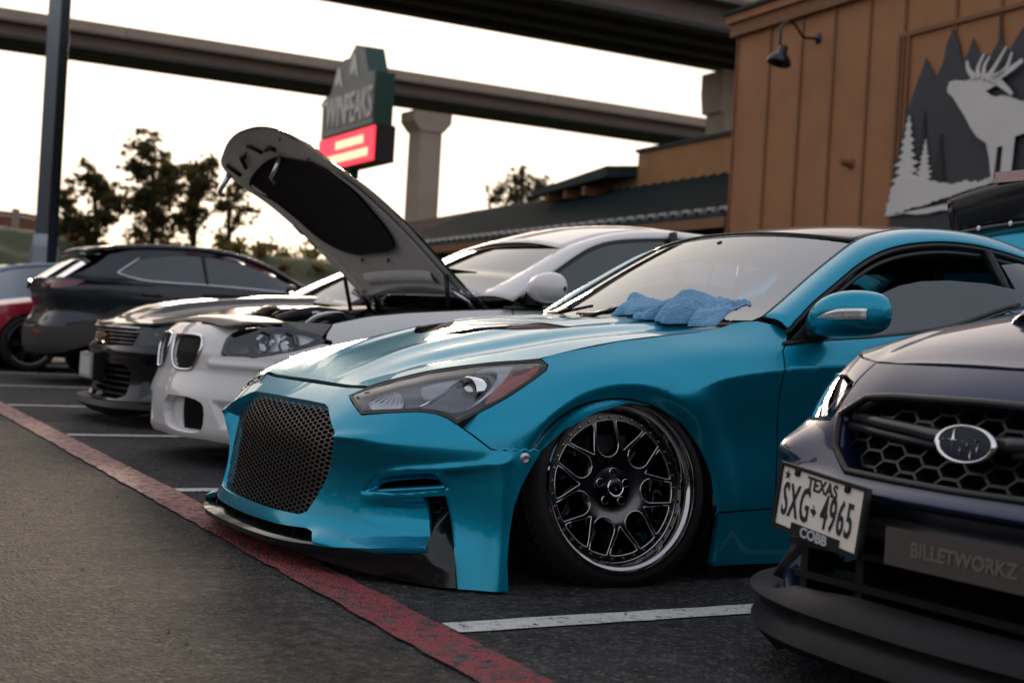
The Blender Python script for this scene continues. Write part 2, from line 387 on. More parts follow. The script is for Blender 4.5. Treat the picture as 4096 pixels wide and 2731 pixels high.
# white sedan: x = 0 at the nose
SK['bmw'] = Skin([(0, 0), (.004, .15), (.03, .30), (.075, .45), (.145, .58), (.24, .70), (.36, .79), (.53, .86), (.8, .905), (1.3, .925), (2.5, .935), (3.6, .925), (4.4, .87), (4.75, .78), (4.88, .5)],
    [0, .03, .145, .36, .8, 1.4, 3.6, 4.88], [.10, .16, .24, .36, .46, .58, .66, .74, .88],
    [[.0, -.035, -.05, -.045, -.012, .0, .03, .13, .5], [.0, -.035, -.05, -.045, -.012, .0, .03, .13, .5], [.02, -.02, -.03, -.025, -.005, .0, .035, .12, .42], [.03, .0, -.01, -.01, .0, .0, .03, .09, .3],
     [.04, .02, .01, .005, .0, .0, .01, .04, .16], [.05, .03, .02, .01, .0, .0, -.005, .0, .09], [.05, .03, .02, .01, .0, .0, -.005, .0, .05], [.08, .03, .0, .0, .0, .0, .02, .04, .1]])
# black muscle car
SK['cam'] = Skin([(0, 0), (.006, .2), (.03, .4), (.08, .56), (.16, .70), (.28, .80), (.45, .87), (.7, .92), (1.0, .945), (2.4, .94), (3.5, .955), (4.4, .93), (4.75, .8)],
    [0, .03, .16, .45, 1.0, 2.4, 4.75], [.10, .2, .30, .42, .52, .60, .68, .76, .90],
    [[-.05, .0, .02, .0, -.01, .0, .03, .13, .5], [-.05, .0, .02, .0, -.01, .0, .03, .13, .5], [-.02, .0, .02, .0, -.005, .01, .03, .11, .4], [.0, .0, .02, .0, .0, .01, .02, .08, .3],
     [.03, .03, .03, .02, .01, .0, .0, .02, .12], [.04, .04, .04, .03, .02, .0, .0, .0, .05], [.05, .02, .0, .0, .0, .0, .02, .04, .1]])
# grey crossover, x = 0 at the tail
SK['suv'] = Skin([(0, 0), (.006, .25), (.03, .45), (.08, .60), (.16, .71), (.28, .79), (.45, .84), (.7, .87), (1.1, .885), (2.4, .89), (3.4, .88), (4.0, .80), (4.3, .6), (4.4, 0)],
    [0, .03, .16, .45, 1.1, 2.4, 4.4], [.24, .34, .46, .58, .74, .92, 1.02, 1.12, 1.32],
    [[.06, .0, -.015, -.01, .07, .03, .04, .10, .30], [.06, .0, -.015, -.01, .07, .03, .04, .10, .30], [.05, .0, -.01, .0, .05, .02, .03, .08, .27], [.04, .01, .0, .01, .03, .01, .015, .06, .24],
     [.05, .02, .01, .02, .015, .0, .01, .04, .19], [.06, .03, .02, .03, .02, .0, .01, .03, .17], [.05, .02, .0, .0, .02, .03, .05, .1, .2]])
# dark blue sedan
SK['wrx'] = Skin([(0, 0), (.006, .2), (.025, .38), (.06, .50), (.12, .61), (.21, .70), (.33, .77), (.5, .825), (.75, .865), (1.1, .885), (2.4, .89), (3.6, .88), (4.3, .8), (4.45, .6), (4.5, 0)],
    [0, .025, .12, .33, .75, 1.1, 2.4, 4.5], [.10, .20, .28, .36, .44, .52, .60, .68, .78, .9],
    [[-.05, -.02, .05, .03, -.01, .015, .045, .10, .24, .5], [-.05, -.02, .05, .03, -.01, .015, .045, .10, .24, .5], [-.03, -.02, .03, .02, -.01, .01, .04, .09, .2, .4], [-.01, .0, .01, .01, .0, .01, .03, .07, .15, .3],
     [.03, .02, .01, .0, .0, .0, .005, .02, .07, .2], [.04, .03, .02, .01, .0, .0, .0, .01, .04, .14], [.05, .03, .02, .01, .0, .0, .0, .01, .03, .10], [.05, .0, .0, .0, .0, .02, .03, .05, .1, .2]])
# ---- the white sedan's raised hood: u 0 hinge .. 1 front tip, v -1 near .. 1 far
_hu = [0, .2, .4, .6, .78, .9, 1.0]
_ex = curve(_hu, [1.37, 1.18, .975, .735, .53, .445, .40]); _ez = curve(_hu, [.925, 1.085, 1.258, 1.425, 1.535, 1.60, 1.635]); _ew = curve(_hu, [.72, .73, .73, .73, .725, .70, .62])
_cx = curve(_hu, [1.42, 1.22, 1.015, .775, .555, .425, .335]); _cz = curve(_hu, [.96, 1.135, 1.315, 1.505, 1.655, 1.725, 1.745])
def open_hood(u, v, inner=0.0):
    u = np.asarray(u, float); v = np.asarray(v, float); t = np.abs(v) ** 2.4
    x = _cx(u) + (_ex(u) - _cx(u)) * t; z = _cz(u) + (_ez(u) - _cz(u)) * t
    return np.stack([x - .66 * inner, v * _ew(u), z - .75 * inner], -1)

# ================================================================ wheels
def place(mb, M4):
    mb.v = [tuple(M4 @ Vector(v)) for v in mb.v]; return mb
def tyre_profile(Rt, Rr, w):
    h = w / 2
    return [(Rr - .012, -h + .025), (Rr - .004, -h + .008), (Rr + .012, -h - .001), (Rr + (Rt - Rr) * .5, -h - .006), (Rt - .022, -h - .001), (Rt - .008, -h + .014), (Rt - .001, -h + .04), (Rt, 0), (Rt - .001, h - .04), (Rt - .008, h - .014), (Rt - .022, h), (Rr + .01, h), (Rr - .01, h - .03)]
def wheel_generic(parent, loc, Rt, Rr, w, sg, n_sp, rim_mat, face_mat, dish=.03, camber=0.0, steer=0.0, name='wheel'):
    """outer face looks towards -Y for sg=1"""
    e = empty(name, loc); e.parent = parent; e.rotation_euler = (camber * sg, 0, steer if sg > 0 else PI + steer)
    h = w / 2
    MB().lathe(tyre_profile(Rt, Rr, w), 56).build('tyre', MT['tyre'], e, sharp=50)
    MB().lathe([(Rr + .002, -h + .012), (Rr + .006, -h - .002), (Rr + .001, -h - .006), (Rr - .012, -h), (Rr - .022, -h + .01), (Rr - .028, -h + dish), (Rr - .05, -h + dish + .02), (Rr - .05, h)], 56).build('rim_barrel', rim_mat, e, sharp=50)
    MB().lathe([(.0, -h + dish + .10), (Rr - .045, -h + dish + .10)], 40).build('brake_disc', MT['dchrome'], e)
    mb = MB()
    for k in range(n_sp):
        a = 2 * PI * k / n_sp
        for d in (-.16, .16):
            a2 = a + d * .9; c1 = np.array([.06 * math.cos(a), .06 * math.sin(a)]); c2 = np.array([(Rr - .03) * math.cos(a2), (Rr - .03) * math.sin(a2)]); t = (c2 - c1) / np.linalg.norm(c2 - c1); n = np.array([-t[1], t[0]]) * .011
            y0 = -h + dish + .004; q = [c1 + n * 1.6, c1 - n * 1.6, c2 - n, c2 + n]
            mb.add([(p[0], y0 + (.008 if i < 2 else 0), p[1]) for i, p in enumerate(q)] + [(p[0], y0 + .03, p[1]) for p in q], [(0, 1, 2, 3), (0, 4, 5, 1), (1, 5, 6, 2), (2, 6, 7, 3), (3, 7, 4, 0)])
    mb.lathe([(0, -h + dish - .002), (.03, -h + dish - .002), (.035, -h + dish + .004), (.075, -h + dish + .006), (.08, -h + dish + .03)], 32)
    mb.build('rim_face', face_mat, e)
    return e
def show_wheel(parent, loc, sg, camber, steer):
    """three-piece mesh wheel: stepped polished lip, seven forked spokes, ring of assembly bolts"""
    e = empty('wheel', loc); e.parent = parent; e.rotation_euler = (camber if sg > 0 else -camber, R(0), steer if sg > 0 else PI - steer)
    Rr, Rt, w = .256, .318, .235
    MB().lathe([(Rr - .014, .03), (Rr - .006, .008), (Rr + .004, .002), (Rr + .02, .001), (Rt - .03, .013), (Rt - .012, .032), (Rt - .002, .056), (Rt, .12), (Rt - .002, .19), (Rt - .014, .215), (Rt - .04, .232), (Rr, .235), (Rr - .01, .21)], 96).build('tyre', MT['tyre'], e, sharp=60)
    mb = MB()                                                     # tread grooves as raised lugs
    for k in range(64):
        a = 2 * PI * k / 64
        for (y0, y1, sk) in ((.045, .085, .05), (.165, .205, -.05)):
            V = []
            for (y, da) in ((y0, 0), (y1, sk)):
                for dd in (0, .062):
                    rr = Rt + .0035 - (0.006 if y < .05 or y > .2 else 0); V.append((rr * math.cos(a + da + dd), y, rr * math.sin(a + da + dd)))
            V2 = [(p[0] * .985, p[1], p[2] * .985) for p in V]
            mb.add(V + V2, [(0, 1, 3, 2), (0, 4, 5, 1), (1, 5, 7, 3), (3, 7, 6, 2), (2, 6, 4, 0)])
    for y0, y1 in ((.092, .121), (.129, .158)):
        mb.lathe([(Rt - .003, y0), (Rt + .0035, y0 + .001), (Rt + .0035, y1 - .001), (Rt - .003, y1)], 96)
    tag(mb.build('tread', MT['tyre'], e), kind='stuff')
    MB().lathe([(Rr + .002, .006), (Rr + .004, .0), (Rr + .001, -.004), (Rr - .005, -.003), (Rr - .008, .003), (Rr - .010, .012), (Rr - .017, .015), (Rr - .020, .019), (Rr - .024, .026), (Rr - .028, .046), (Rr - .031, .060), (Rr - .036, .062), (Rr - .042, .066), (Rr - .042, .20), (Rr - .03, .22)], 128).build('rim_lip', principled('polished dark lip', (.40, .39, .385), .07, metal=1), e, sharp=35)
    # face: flat disc with seven U slots and seven V windows, extruded
    Ro = Rr - .035; outer = [(Ro * math.cos(t), Ro * math.sin(t)) for t in np.linspace(0, 2 * PI, 112, endpoint=False)]
    rin = Ro - .0165; holes = []
    def polar(r, a): return (r * math.cos(a), r * math.sin(a))
    for k in range(7):
        c = 2 * PI * k / 7 + 1.72
        wU = .0375; r0 = .130
        U = [polar(rin, c - .150)]
        cx, cy = polar(r0, c); ux, uy = math.cos(c), math.sin(c); nx, ny = -uy, ux
        for t in np.linspace(-PI / 2, PI / 2, 9): U.append((cx - ux * wU * math.cos(t) + nx * wU * math.sin(t), cy - uy * wU * math.cos(t) + ny * wU * math.sin(t)))
        U.append(polar(rin, c + .150)); U += [polar(rin, c + a) for a in (.10, .04, -.04, -.10)]
        holes.append(np.array(U))
        c2 = c + PI / 7
        holes.append(round_poly(np.array([polar(.116, c2), polar(.128, c2 - .05), polar(rin - .004, c2 - .262), polar(rin, c2 - .20), polar(rin, c2 - .07), polar(rin, c2 + .07), polar(rin, c2 + .20), polar(rin - .004, c2 + .262), polar(.128, c2 + .05)]), 1))
    def dish(off):
        def f(u, v):
            r = np.hypot(u, v); y = .058 + .012 * sstep((.12 - r) / .06) + off - .004 * np.exp(-((r - .155) / .05) ** 2)
            return np.stack([u, y, v], -1)
        return f
    patch('rim_face', dish(0), outer, principled('bronze grey wheel face', (.13, .12, .115), .22, metal=1, coat=.5), e, holes=holes, step=.012, thick=.03, hole_thick=.034, rim_mat=principled('spoke edge', (.34, .35, .37), .16, metal=1) if False else None)
    for hh in holes:                                              # bright machined edges
        L = resample(hh, .006); o = MB().tube([(p[0], .0565, p[1]) for p in L] + [(L[0][0], .0565, L[0][1])], .0019, 5, cap=False).build('spoke_edge', MT['chrome'], e, smooth=True)
    MB().lathe([(0, .20), (.19, .20)], 48).build('brake_backing', MT['dark'], e)
    MB().lathe([(.05, .13), (.165, .13), (.165, .15), (.05, .15)], 64).build('brake_disc', MT['dchrome'], e, sharp=40)
    MB().box((-.07, .10, .07), (.07, .17, .16)).build('brake_caliper', MT['black'], e)
    for k in range(35):
        a = 2 * PI * k / 35; MB().lathe([(0, -.0045), (.0042, -.004), (.0046, 0), (.0046, .006)], 8, 'y', ((Ro - .008) * math.cos(a), .056, (Ro - .008) * math.sin(a))).build('rim_bolt', MT['brass'], e)
    MB().lathe([(0, .046), (.024, .046), (.0275, .048), (.0295, .052), (.031, .062), (.048, .064), (.060, .066), (.062, .072)], 48).build('hub_pad', MT['dchrome'], e, sharp=35)
    MB().lathe([(.024, .0455), (.026, .0445), (.028, .0465)], 48).build('cap_ring', MT['chrome'], e, sharp=60)
    for k in range(5):
        a = 2 * PI * k / 5 + .3; MB().lathe([(.0105, .060), (.0105, .064), (.009, .066), (.0085, .09), (0, .09)], 20, 'y', (.047 * math.cos(a), 0, .047 * math.sin(a))).build('lug_pocket', MT['dark'], e)
        MB().lathe([(.0105, .0625), (.0118, .0610), (.013, .0640)], 20, 'y', (.047 * math.cos(a), 0, .047 * math.sin(a))).build('lug_ring', MT['chrome'], e, smooth=True)
    return e
def text(body, size, mat, parent, M4, name='lettering', ext=.0008, align='CENTER', sx=1.0, space=1.0, bold=0.0):
    c = bpy.data.curves.new(name, 'FONT'); c.body = body; c.size = size; c.align_x = align; c.align_y = 'CENTER'; c.extrude = ext; c.space_character = space; c.offset = bold; c.resolution_u = 3
    o = bpy.data.objects.new(name, c); COL.objects.link(o); dg = bpy.context.evaluated_depsgraph_get(); me = bpy.data.meshes.new_from_object(o.evaluated_get(dg)); COL.objects.unlink(o); bpy.data.objects.remove(o)
    me.transform(M4 @ Matrix.Diagonal((sx, 1, 1, 1))); me.materials.clear(); me.materials.append(mat); me.name = name
    o = bpy.data.objects.new(name, me); COL.objects.link(o)
    if parent is not None: o.parent = parent
    return o

# ================================================================ ground, asphalt, painted markings
def asphalt(name, base, spec, vary, brown=0.0, speck=.5):
    m = bpy.data.materials.new(name); m.use_nodes = True; nt = m.node_tree; N = nt.nodes; L = nt.links; b = N['Principled BSDF']
    tc = N.new('ShaderNodeTexCoord')
    n1 = N.new('ShaderNodeTexNoise'); n1.inputs['Scale'].default_value = 1.1; n1.inputs['Detail'].default_value = 8; n1.inputs['Roughness'].default_value = .65
    n2 = N.new('ShaderNodeTexNoise'); n2.inputs['Scale'].default_value = 26; n2.inputs['Detail'].default_value = 6; n2.inputs['Roughness'].default_value = .7
    v1 = N.new('ShaderNodeTexVoronoi'); v1.inputs['Scale'].default_value = 95
    v2 = N.new('ShaderNodeTexVoronoi'); v2.inputs['Scale'].default_value = 55; v2.feature = 'DISTANCE_TO_EDGE'
    for n in (n1, n2, v1, v2): L.new(tc.outputs['Object'], n.inputs['Vector'])
    r1 = N.new('ShaderNodeValToRGB'); r1.color_ramp.elements[0].position = .32; r1.color_ramp.elements[1].position = .72
    r1.color_ramp.elements[0].color = (*[c * (1 - vary) for c in base], 1); r1.color_ramp.elements[1].color = (*[c * (1 + vary) for c in base], 1)
    L.new(n1.outputs['Fac'], r1.inputs['Fac'])
    r2 = N.new('ShaderNodeValToRGB'); r2.color_ramp.elements[0].position = .36; r2.color_ramp.elements[1].position = .62; r2.color_ramp.elements[0].color = (.30, .30, .31, 1); r2.color_ramp.elements[1].color = (1.5, 1.45, 1.38, 1)
    L.new(n2.outputs['Fac'], r2.inputs['Fac'])
    mu = N.new('ShaderNodeMix'); mu.data_type = 'RGBA'; mu.blend_type = 'MULTIPLY'; mu.inputs['Factor'].default_value = 1; L.new(r1.outputs['Color'], mu.inputs['A']); L.new(r2.outputs['Color'], mu.inputs['B'])
    n4 = N.new('ShaderNodeTexNoise'); n4.inputs['Scale'].default_value = 7; n4.inputs['Detail'].default_value = 9; n4.inputs['Roughness'].default_value = .75; n4.inputs['Distortion'].default_value = .4; L.new(tc.outputs['Object'], n4.inputs['Vector'])
    r4 = N.new('ShaderNodeValToRGB'); r4.color_ramp.elements[0].position = .40; r4.color_ramp.elements[1].position = .60; r4.color_ramp.elements[0].color = (.5, .5, .52, 1); r4.color_ramp.elements[1].color = (1.2, 1.17, 1.12, 1); L.new(n4.outputs['Fac'], r4.inputs['Fac'])
    mu2 = N.new('ShaderNodeMix'); mu2.data_type = 'RGBA'; mu2.blend_type = 'MULTIPLY'; mu2.inputs['Factor'].default_value = 1; L.new(mu.outputs['Result'], mu2.inputs['A']); L.new(r4.outputs['Color'], mu2.inputs['B']); mu = mu2
    vc = N.new('ShaderNodeTexVoronoi'); vc.feature = 'DISTANCE_TO_EDGE'; vc.inputs['Scale'].default_value = .55; vd = N.new('ShaderNodeMix'); vd.data_type = 'VECTOR'; vd.inputs['Factor'].default_value = .25; L.new(tc.outputs['Object'], vd.inputs['A']); L.new(n4.outputs['Color'], vd.inputs['B']); L.new(vd.outputs['Result'], vc.inputs['Vector'])
    rc = N.new('ShaderNodeValToRGB'); rc.color_ramp.elements[0].position = .0; rc.color_ramp.elements[1].position = .006; rc.color_ramp.elements[0].color = (.3, .3, .3, 1); L.new(vc.outputs['Distance'], rc.inputs['Fac'])
    mu3 = N.new('ShaderNodeMix'); mu3.data_type = 'RGBA'; mu3.blend_type = 'MULTIPLY'; mu3.inputs['Factor'].default_value = 1; L.new(mu.outputs['Result'], mu3.inputs['A']); L.new(rc.outputs['Color'], mu3.inputs['B']); mu = mu3
    sp = N.new('ShaderNodeSeparateColor'); L.new(v1.outputs['Color'], sp.inputs[0])
    r3 = N.new('ShaderNodeValToRGB'); r3.color_ramp.elements[0].position = .86; r3.color_ramp.elements[1].position = .97; r3.color_ramp.elements[0].color = (0, 0, 0, 1); r3.color_ramp.elements[1].color = (speck, speck, speck, 1)
    L.new(sp.outputs[0], r3.inputs['Fac'])
    mx = N.new('ShaderNodeMix'); mx.data_type = 'RGBA'; mx.inputs['B'].default_value = (*spec, 1); L.new(r3.outputs['Color'], mx.inputs['Factor']); L.new(mu.outputs['Result'], mx.inputs['A']); L.new(mx.outputs['Result'], b.inputs['Base Color'])
    b.inputs['Roughness'].default_value = .75; b.inputs['Specular IOR Level'].default_value = .22
    hh = N.new('ShaderNodeMath'); hh.operation = 'ADD'; h2 = N.new('ShaderNodeMath'); h2.operation = 'MULTIPLY'; h2.inputs[1].default_value = 1.2
    L.new(v1.outputs['Distance'], h2.inputs[0]); L.new(h2.outputs[0], hh.inputs[0]); L.new(n2.outputs['Fac'], hh.inputs[1])
    bp = N.new('ShaderNodeBump'); bp.inputs['Strength'].default_value = .9; bp.inputs['Distance'].default_value = .009; L.new(hh.outputs[0], bp.inputs['Height']); L.new(bp.outputs['Normal'], b.inputs['Normal'])
    return m, mx, b
def paint_on(name, paint, under, wear=.5, scale=14, rough=.5, glow_tint=None):
    """worn paint: where a noise exceeds the wear level the asphalt shows"""
    m, mx, b = asphalt(name, under, (.16, .15, .14), .2, speck=.4); nt = m.node_tree; N = nt.nodes; L = nt.links
    tc = N.new('ShaderNodeTexCoord'); n = N.new('ShaderNodeTexNoise'); n.inputs['Scale'].default_value = scale; n.inputs['Detail'].default_value = 10; n.inputs['Roughness'].default_value = .72; L.new(tc.outputs['Object'], n.inputs['Vector'])
    r = N.new('ShaderNodeValToRGB'); r.color_ramp.elements[0].position = wear - .03; r.color_ramp.elements[1].position = wear + .05; L.new(n.outputs['Fac'], r.inputs['Fac'])
    n3 = N.new('ShaderNodeTexNoise'); n3.inputs['Scale'].default_value = 3.5; n3.inputs['Detail'].default_value = 5; L.new(tc.outputs['Object'], n3.inputs['Vector'])
    pc = N.new('ShaderNodeMix'); pc.data_type = 'RGBA'; pc.inputs['A'].default_value = (*[c * .7 for c in paint], 1); pc.inputs['B'].default_value = (*[min(1, c * 1.2) for c in paint], 1); L.new(n3.outputs['Fac'], pc.inputs['Factor'])
    if glow_tint:                                              # low sun glow beyond the car's shade, painted in as paler pink
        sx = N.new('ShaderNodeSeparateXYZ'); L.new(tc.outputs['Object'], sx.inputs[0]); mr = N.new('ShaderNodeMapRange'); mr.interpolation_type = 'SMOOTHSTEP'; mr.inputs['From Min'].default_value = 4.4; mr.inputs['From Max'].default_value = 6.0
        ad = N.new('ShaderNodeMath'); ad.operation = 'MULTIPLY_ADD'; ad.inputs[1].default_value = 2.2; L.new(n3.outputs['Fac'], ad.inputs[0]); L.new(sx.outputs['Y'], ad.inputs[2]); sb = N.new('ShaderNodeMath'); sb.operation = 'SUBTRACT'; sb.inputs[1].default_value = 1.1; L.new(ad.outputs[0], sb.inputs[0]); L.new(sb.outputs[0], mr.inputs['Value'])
        fx = N.new('ShaderNodeMix'); fx.data_type = 'RGBA'; fx.inputs['B'].default_value = (*glow_tint, 1); L.new(mr.outputs[0], fx.inputs['Factor']); L.new(pc.outputs['Result'], fx.inputs['A']); pc = fx
    m2 = N.new('ShaderNodeMix'); m2.data_type = 'RGBA'; L.new(r.outputs['Color'], m2.inputs['Factor']); L.new(mx.outputs['Result'], m2.inputs['A']); L.new(pc.outputs['Result'], m2.inputs['B']); L.new(m2.outputs['Result'], b.inputs['Base Color'])
    b.inputs['Roughness'].default_value = .58; b.inputs['Specular IOR Level'].default_value = .35
    return m
a_stall, _, _ = asphalt('stall asphalt', (.034, .034, .036), (.17, .165, .155), .3, speck=.45)
a_lane, _, _ = asphalt('lane asphalt', (.041, .037, .032), (.15, .135, .115), .42, speck=.5)
grass_m = principled('rough grass', (.035, .048, .016), .9, noise=.6, nscale=1.5, bump=.8, bscale=12)
def sheet(name, pts, z, mat, label=None): o = mk(name, [(x, y, z) for x, y in pts], [tuple(range(len(pts)))], mat, None, False); tag(o, kind='structure'); return o
sheet('ground', [(-400, -400), (1500, -400), (1500, 1800), (-400, 1800)], -.03, grass_m)
sheet('parking_lot', [(-46, -34), (14.5, -34), (13.6, 44), (-46, 44)], 0, a_stall)
rr = random.Random(3)
edge = [(1.268 + rr.uniform(-.011, .011) + .006 * math.sin(i * .9), -25 + i * .12) for i in range(560)]
lane = sheet('drive_lane', [(-44, edge[0][1]), *edge, (-44, edge[-1][1])], .004, a_lane)
red_m = paint_on('worn red paint with glow tint', (.27, .035, .04), (.05, .046, .042), .46, 22, .5, (.40, .20, .165))  # last colour paints the grazing glow into the far stretch
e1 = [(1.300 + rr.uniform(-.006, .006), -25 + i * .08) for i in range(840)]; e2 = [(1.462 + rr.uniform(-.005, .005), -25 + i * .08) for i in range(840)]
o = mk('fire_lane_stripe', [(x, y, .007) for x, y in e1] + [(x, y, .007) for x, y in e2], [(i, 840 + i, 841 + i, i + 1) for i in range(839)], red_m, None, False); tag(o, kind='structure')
line_m = paint_on('worn white paint', (.62, .62, .60), (.045, .044, .043), .40, 30, .55)
for k, y0 in enumerate((-2.4, .42, 3.165, 5.965, 8.67, 11.30, 14.15, 17.0, 19.8, 22.6)):
    n = 60; L1 = []; L2 = []
    for i in range(n + 1):
        x = 1.475 + 4.9 * i / n; yy = y0 + (x - 1.475) * .072; L1.append((x, yy - .055 + rr.uniform(-.004, .004), .004)); L2.append((x, yy + .055 + rr.uniform(-.004, .004), .004))
    o = mk('parking_line', L1 + L2, [(i, i + 1, n + 2 + i, n + 1 + i) for i in range(n)], line_m, None, False); tag(o, kind='structure')
# loose grit along the stripe
mb = MB()
for i in range(420):
    x = rr.gauss(1.27, .25) if i % 3 else rr.uniform(-.6, 2.2); y = rr.uniform(2.2, 7.5); s = rr.uniform(.0015, .005)
    mb.add([(x - s, y, .006), (x + s * .7, y - s, .006), (x + s, y + s * .8, .006), (x, y, .006 + s * 1.3)], [(0, 1, 3), (1, 2, 3), (2, 0, 3)])
tag(mb.build('grit', principled('stone grit', (.10, .09, .08), .8)), 'loose stone grit scattered along the red stripe', 'grit', kind='stuff')
# embankment
def terr(x, y):
    q = .30 * x + .954 * y; return 4.0 * sstep((q - 43) / 22) + .35 * np.sin(x * .21 + 1) * sstep((q - 45) / 20) + .2 * np.sin(x * .9 + y * .7) * sstep((q - 45) / 10) - .02
xs = np.concatenate([np.linspace(-70, 90, 110)]); ys = np.concatenate([np.linspace(28, 95, 70), [130, 300, 900]])
G = [[(x, y, float(terr(np.array(x), np.array(y))) + random.uniform(-.06, .06) * (y > 48)) for x in xs] for y in ys]
tag(grid('embankment', G, grass_m), kind='structure')

# ================================================================ brown restaurant building
def stucco(name, c): return principled(name, c, .75, noise=.22, nscale=1.6, bump=.15, bscale=60)
bm_wall = stucco('brown board wall', (.34, .150, .066)); bm_trim = stucco('brown batten', (.22, .098, .046)); bm_tan = stucco('tan stucco', (.32, .155, .062)); green_m = principled('dark green metal roof', (.016, .030, .032), .6, noise=.2, nscale=2, spec=.2)
mural_dark = principled('slate mural panel', (.035, .038, .046), .6, noise=.12, nscale=3); mural_mid = principled('charcoal mural panel', (.012, .012, .014), .6); mural_white = principled('off white mural cut-out', (.60, .57, .54), .55, noise=.1, nscale=2)
black_iron = principled('black iron', (.012, .013, .015), .35, metal=.4, coat=.3)
bld = empty('building', (13.97, 19.84, 0), R(-92.8)); tag(bld, 'brown board and batten restaurant wall with green metal canopy', 'building')
# local frame: x along the wall towards the viewer, y into the building, z up
MB().box((0, 0, 0), (17, 9, 6.0)).build('wall', bm_wall, bld)
bat = MB().box((-.022, -.03, 2.2), (.022, -.002, 6.0)).build('batten', bm_trim, bld)
for u in (.03, 1.006, 1.884, 2.719, 3.566, 4.35, 5.4, 6.251, 7.1, 7.95, 8.8, 9.65, 10.5, 11.35, 12.2):
    if u == .03: bat.location.x = u; continue
    c = bat.copy(); COL.objects.link(c); c.location.x = u
MB().box((-.022, -.03, 0), (.022, -.002, 2.2)).build('batten', bm_trim, bld)
MB().box((-.10, -.10, 6.0), (17, 9.1, 6.22)).build('fascia_board', bm_trim, bld)
MB().box((-.16, -.16, 6.223), (17, 9.2, 6.36)).build('fascia_cap', bm_wall, bld)
MB().box((-.22, -.22, 6.363), (17, 9.3, 6.42)).build('roof_edge_flashing', green_m, bld)
MB().box((4.24, -.045, 5.26), (17, -.003, 5.32)).build('mural_top_rail', bm_trim, bld)
MB().box((4.24, -.046, 2.1), (4.30, -.003, 5.256)).build('mural_side_rail', bm_trim, bld)
MB().box((4.44, -.044, 2.1), (4.49, -.003, 5.256)).build('mural_side_rail', bm_trim, bld)
def cut(name, pts, y0, y1, mat, parent):
    P = [(p[0], p[2]) for p in pts]; n = len(P); tri = geometry.delaunay_2d_cdt([Vector(p) for p in P], [(i, (i + 1) % n) for i in range(n)], [], 0, 1e-6)
    V = [tuple(v) for v in tri[0]]; F = [f for f in tri[2] if pip(np.array([np.mean([V[i] for i in f], 0)]), P)[0]]
    m = len(V); vs = [(x, y0, z) for x, z in V] + [(x, y1, z) for x, z in V]; fs = [tuple(f) for f in F] + [tuple(i + m for i in f[::-1]) for f in F]
    a = sum(P[i][0] * P[(i + 1) % n][1] - P[(i + 1) % n][0] * P[i][1] for i in range(n))
    b = m * 2; vs += [(x, y0, z) for x, z in P] + [(x, y1, z) for x, z in P]
    for i in range(n): j = (i + 1) % n; f = (b + i, b + j, b + n + j, b + n + i); fs.append(f if a > 0 else f[::-1])
    return mk(name, vs, fs, mat, parent, False)
def jag(pts, amp, step, seed, ax=(1, 1)):
    r = random.Random(seed); L = resample(np.array([(p[0], p[2]) for p in pts]), step); return [(p[0] + r.uniform(-amp, amp) * ax[0], 0, p[1] + r.uniform(-amp, amp) * ax[1]) for p in L]
mur = empty('mural', (13.97, 19.84, 0), R(-92.8)); tag(mur, 'wall mural of a white elk and pines cut out against slate forest', 'mural')
forest = [(4.284, -0.02, 2.511), (4.31, -0.02, 3.006), (4.367, -0.02, 3.541), (4.471, -0.02, 3.912), (4.548, -0.02, 4.193), (4.631, -0.02, 4.405), (4.759, -0.02, 4.653), (4.801, -0.02, 4.735), (4.87, -0.02, 4.889), (4.946, -0.02, 4.757), (5.105, -0.02, 4.581), (5.217, -0.02, 4.759), (5.275, -0.02, 5.008), (5.383, -0.02, 5.205), (5.51, -0.02, 4.969), (5.593, -0.02, 4.701), (5.704, -0.02, 4.832), (5.779, -0.02, 5.009), (5.885, -0.02, 4.803), (6.125, -0.02, 4.723), (6.256, -0.02, 4.887), (6.252, -0.02, 5.298), (6.313, -0.02, 4.877), (6.439, -0.02, 4.714), (6.664, -0.02, 4.979)]
fm_ = forest + [(8.2, -.02, 5.0), (8.6, -.02, 4.2), (9.4, -.02, 4.6), (9.8, -.02, 3.6), (10.2, -.02, 2.3), (4.15, -.02, 2.3)]
cut('forest_panel', [(p[0], 0, p[2]) for p in fm_], -.05, -.035, mural_dark, mur)
def pine(u, z0, h, wd, y, mat, seed):
    r = random.Random(seed); L = []; Rr_ = []; n = 12
    for i in range(n):
        f = i / n; w = wd * (f + .06) * r.uniform(.8, 1.1); zz = z0 + h * (1 - f); L.append((u - w, 0, zz - h * .035)); L.append((u - w * .45, 0, zz - h * .06)); Rr_.append((u + w, 0, zz - h * .035)); Rr_.append((u + w * .45, 0, zz - h * .06))
    return cut('pine_cut_out', [(u, 0, z0 + h)] + Rr_ + [(u + wd, 0, z0), (u - wd, 0, z0)] + L[::-1], y, y + .012, mat, mur)
pine(4.62, 2.85, 1.28, .44, -.079, mural_white, 8); pine(4.99, 2.9, .85, .30, -.0785, mural_white, 9)
pine(4.92, 3.0, 1.15, .22, -.066, mural_mid, 1); pine(5.28, 2.95, .85, .22, -.066, mural_mid, 2)
gr = [(4.235, -0.08, 2.734), (4.316, -0.08, 3.0), (4.354, -0.08, 3.154), (4.465, -0.08, 3.258), (4.801, -0.08, 3.253), (5.133, -0.08, 3.183), (5.391, -0.08, 3.12), (5.611, -0.08, 3.082), (5.85, -0.08, 3.116), (6.06, -0.08, 3.09), (6.303, -0.08, 3.122), (6.87, -0.08, 3.126)]
gr2 = jag([(p[0], 0, p[2]) for p in gr], .016, .05, 5) + [(9.6, 0, 3.15), (9.8, 0, 2.7), (6.7, 0, 2.78)] + [(4.4 + i * .25, 0, 2.74 + .02 * math.sin(i * 1.9)) for i in range(8, -1, -1)]
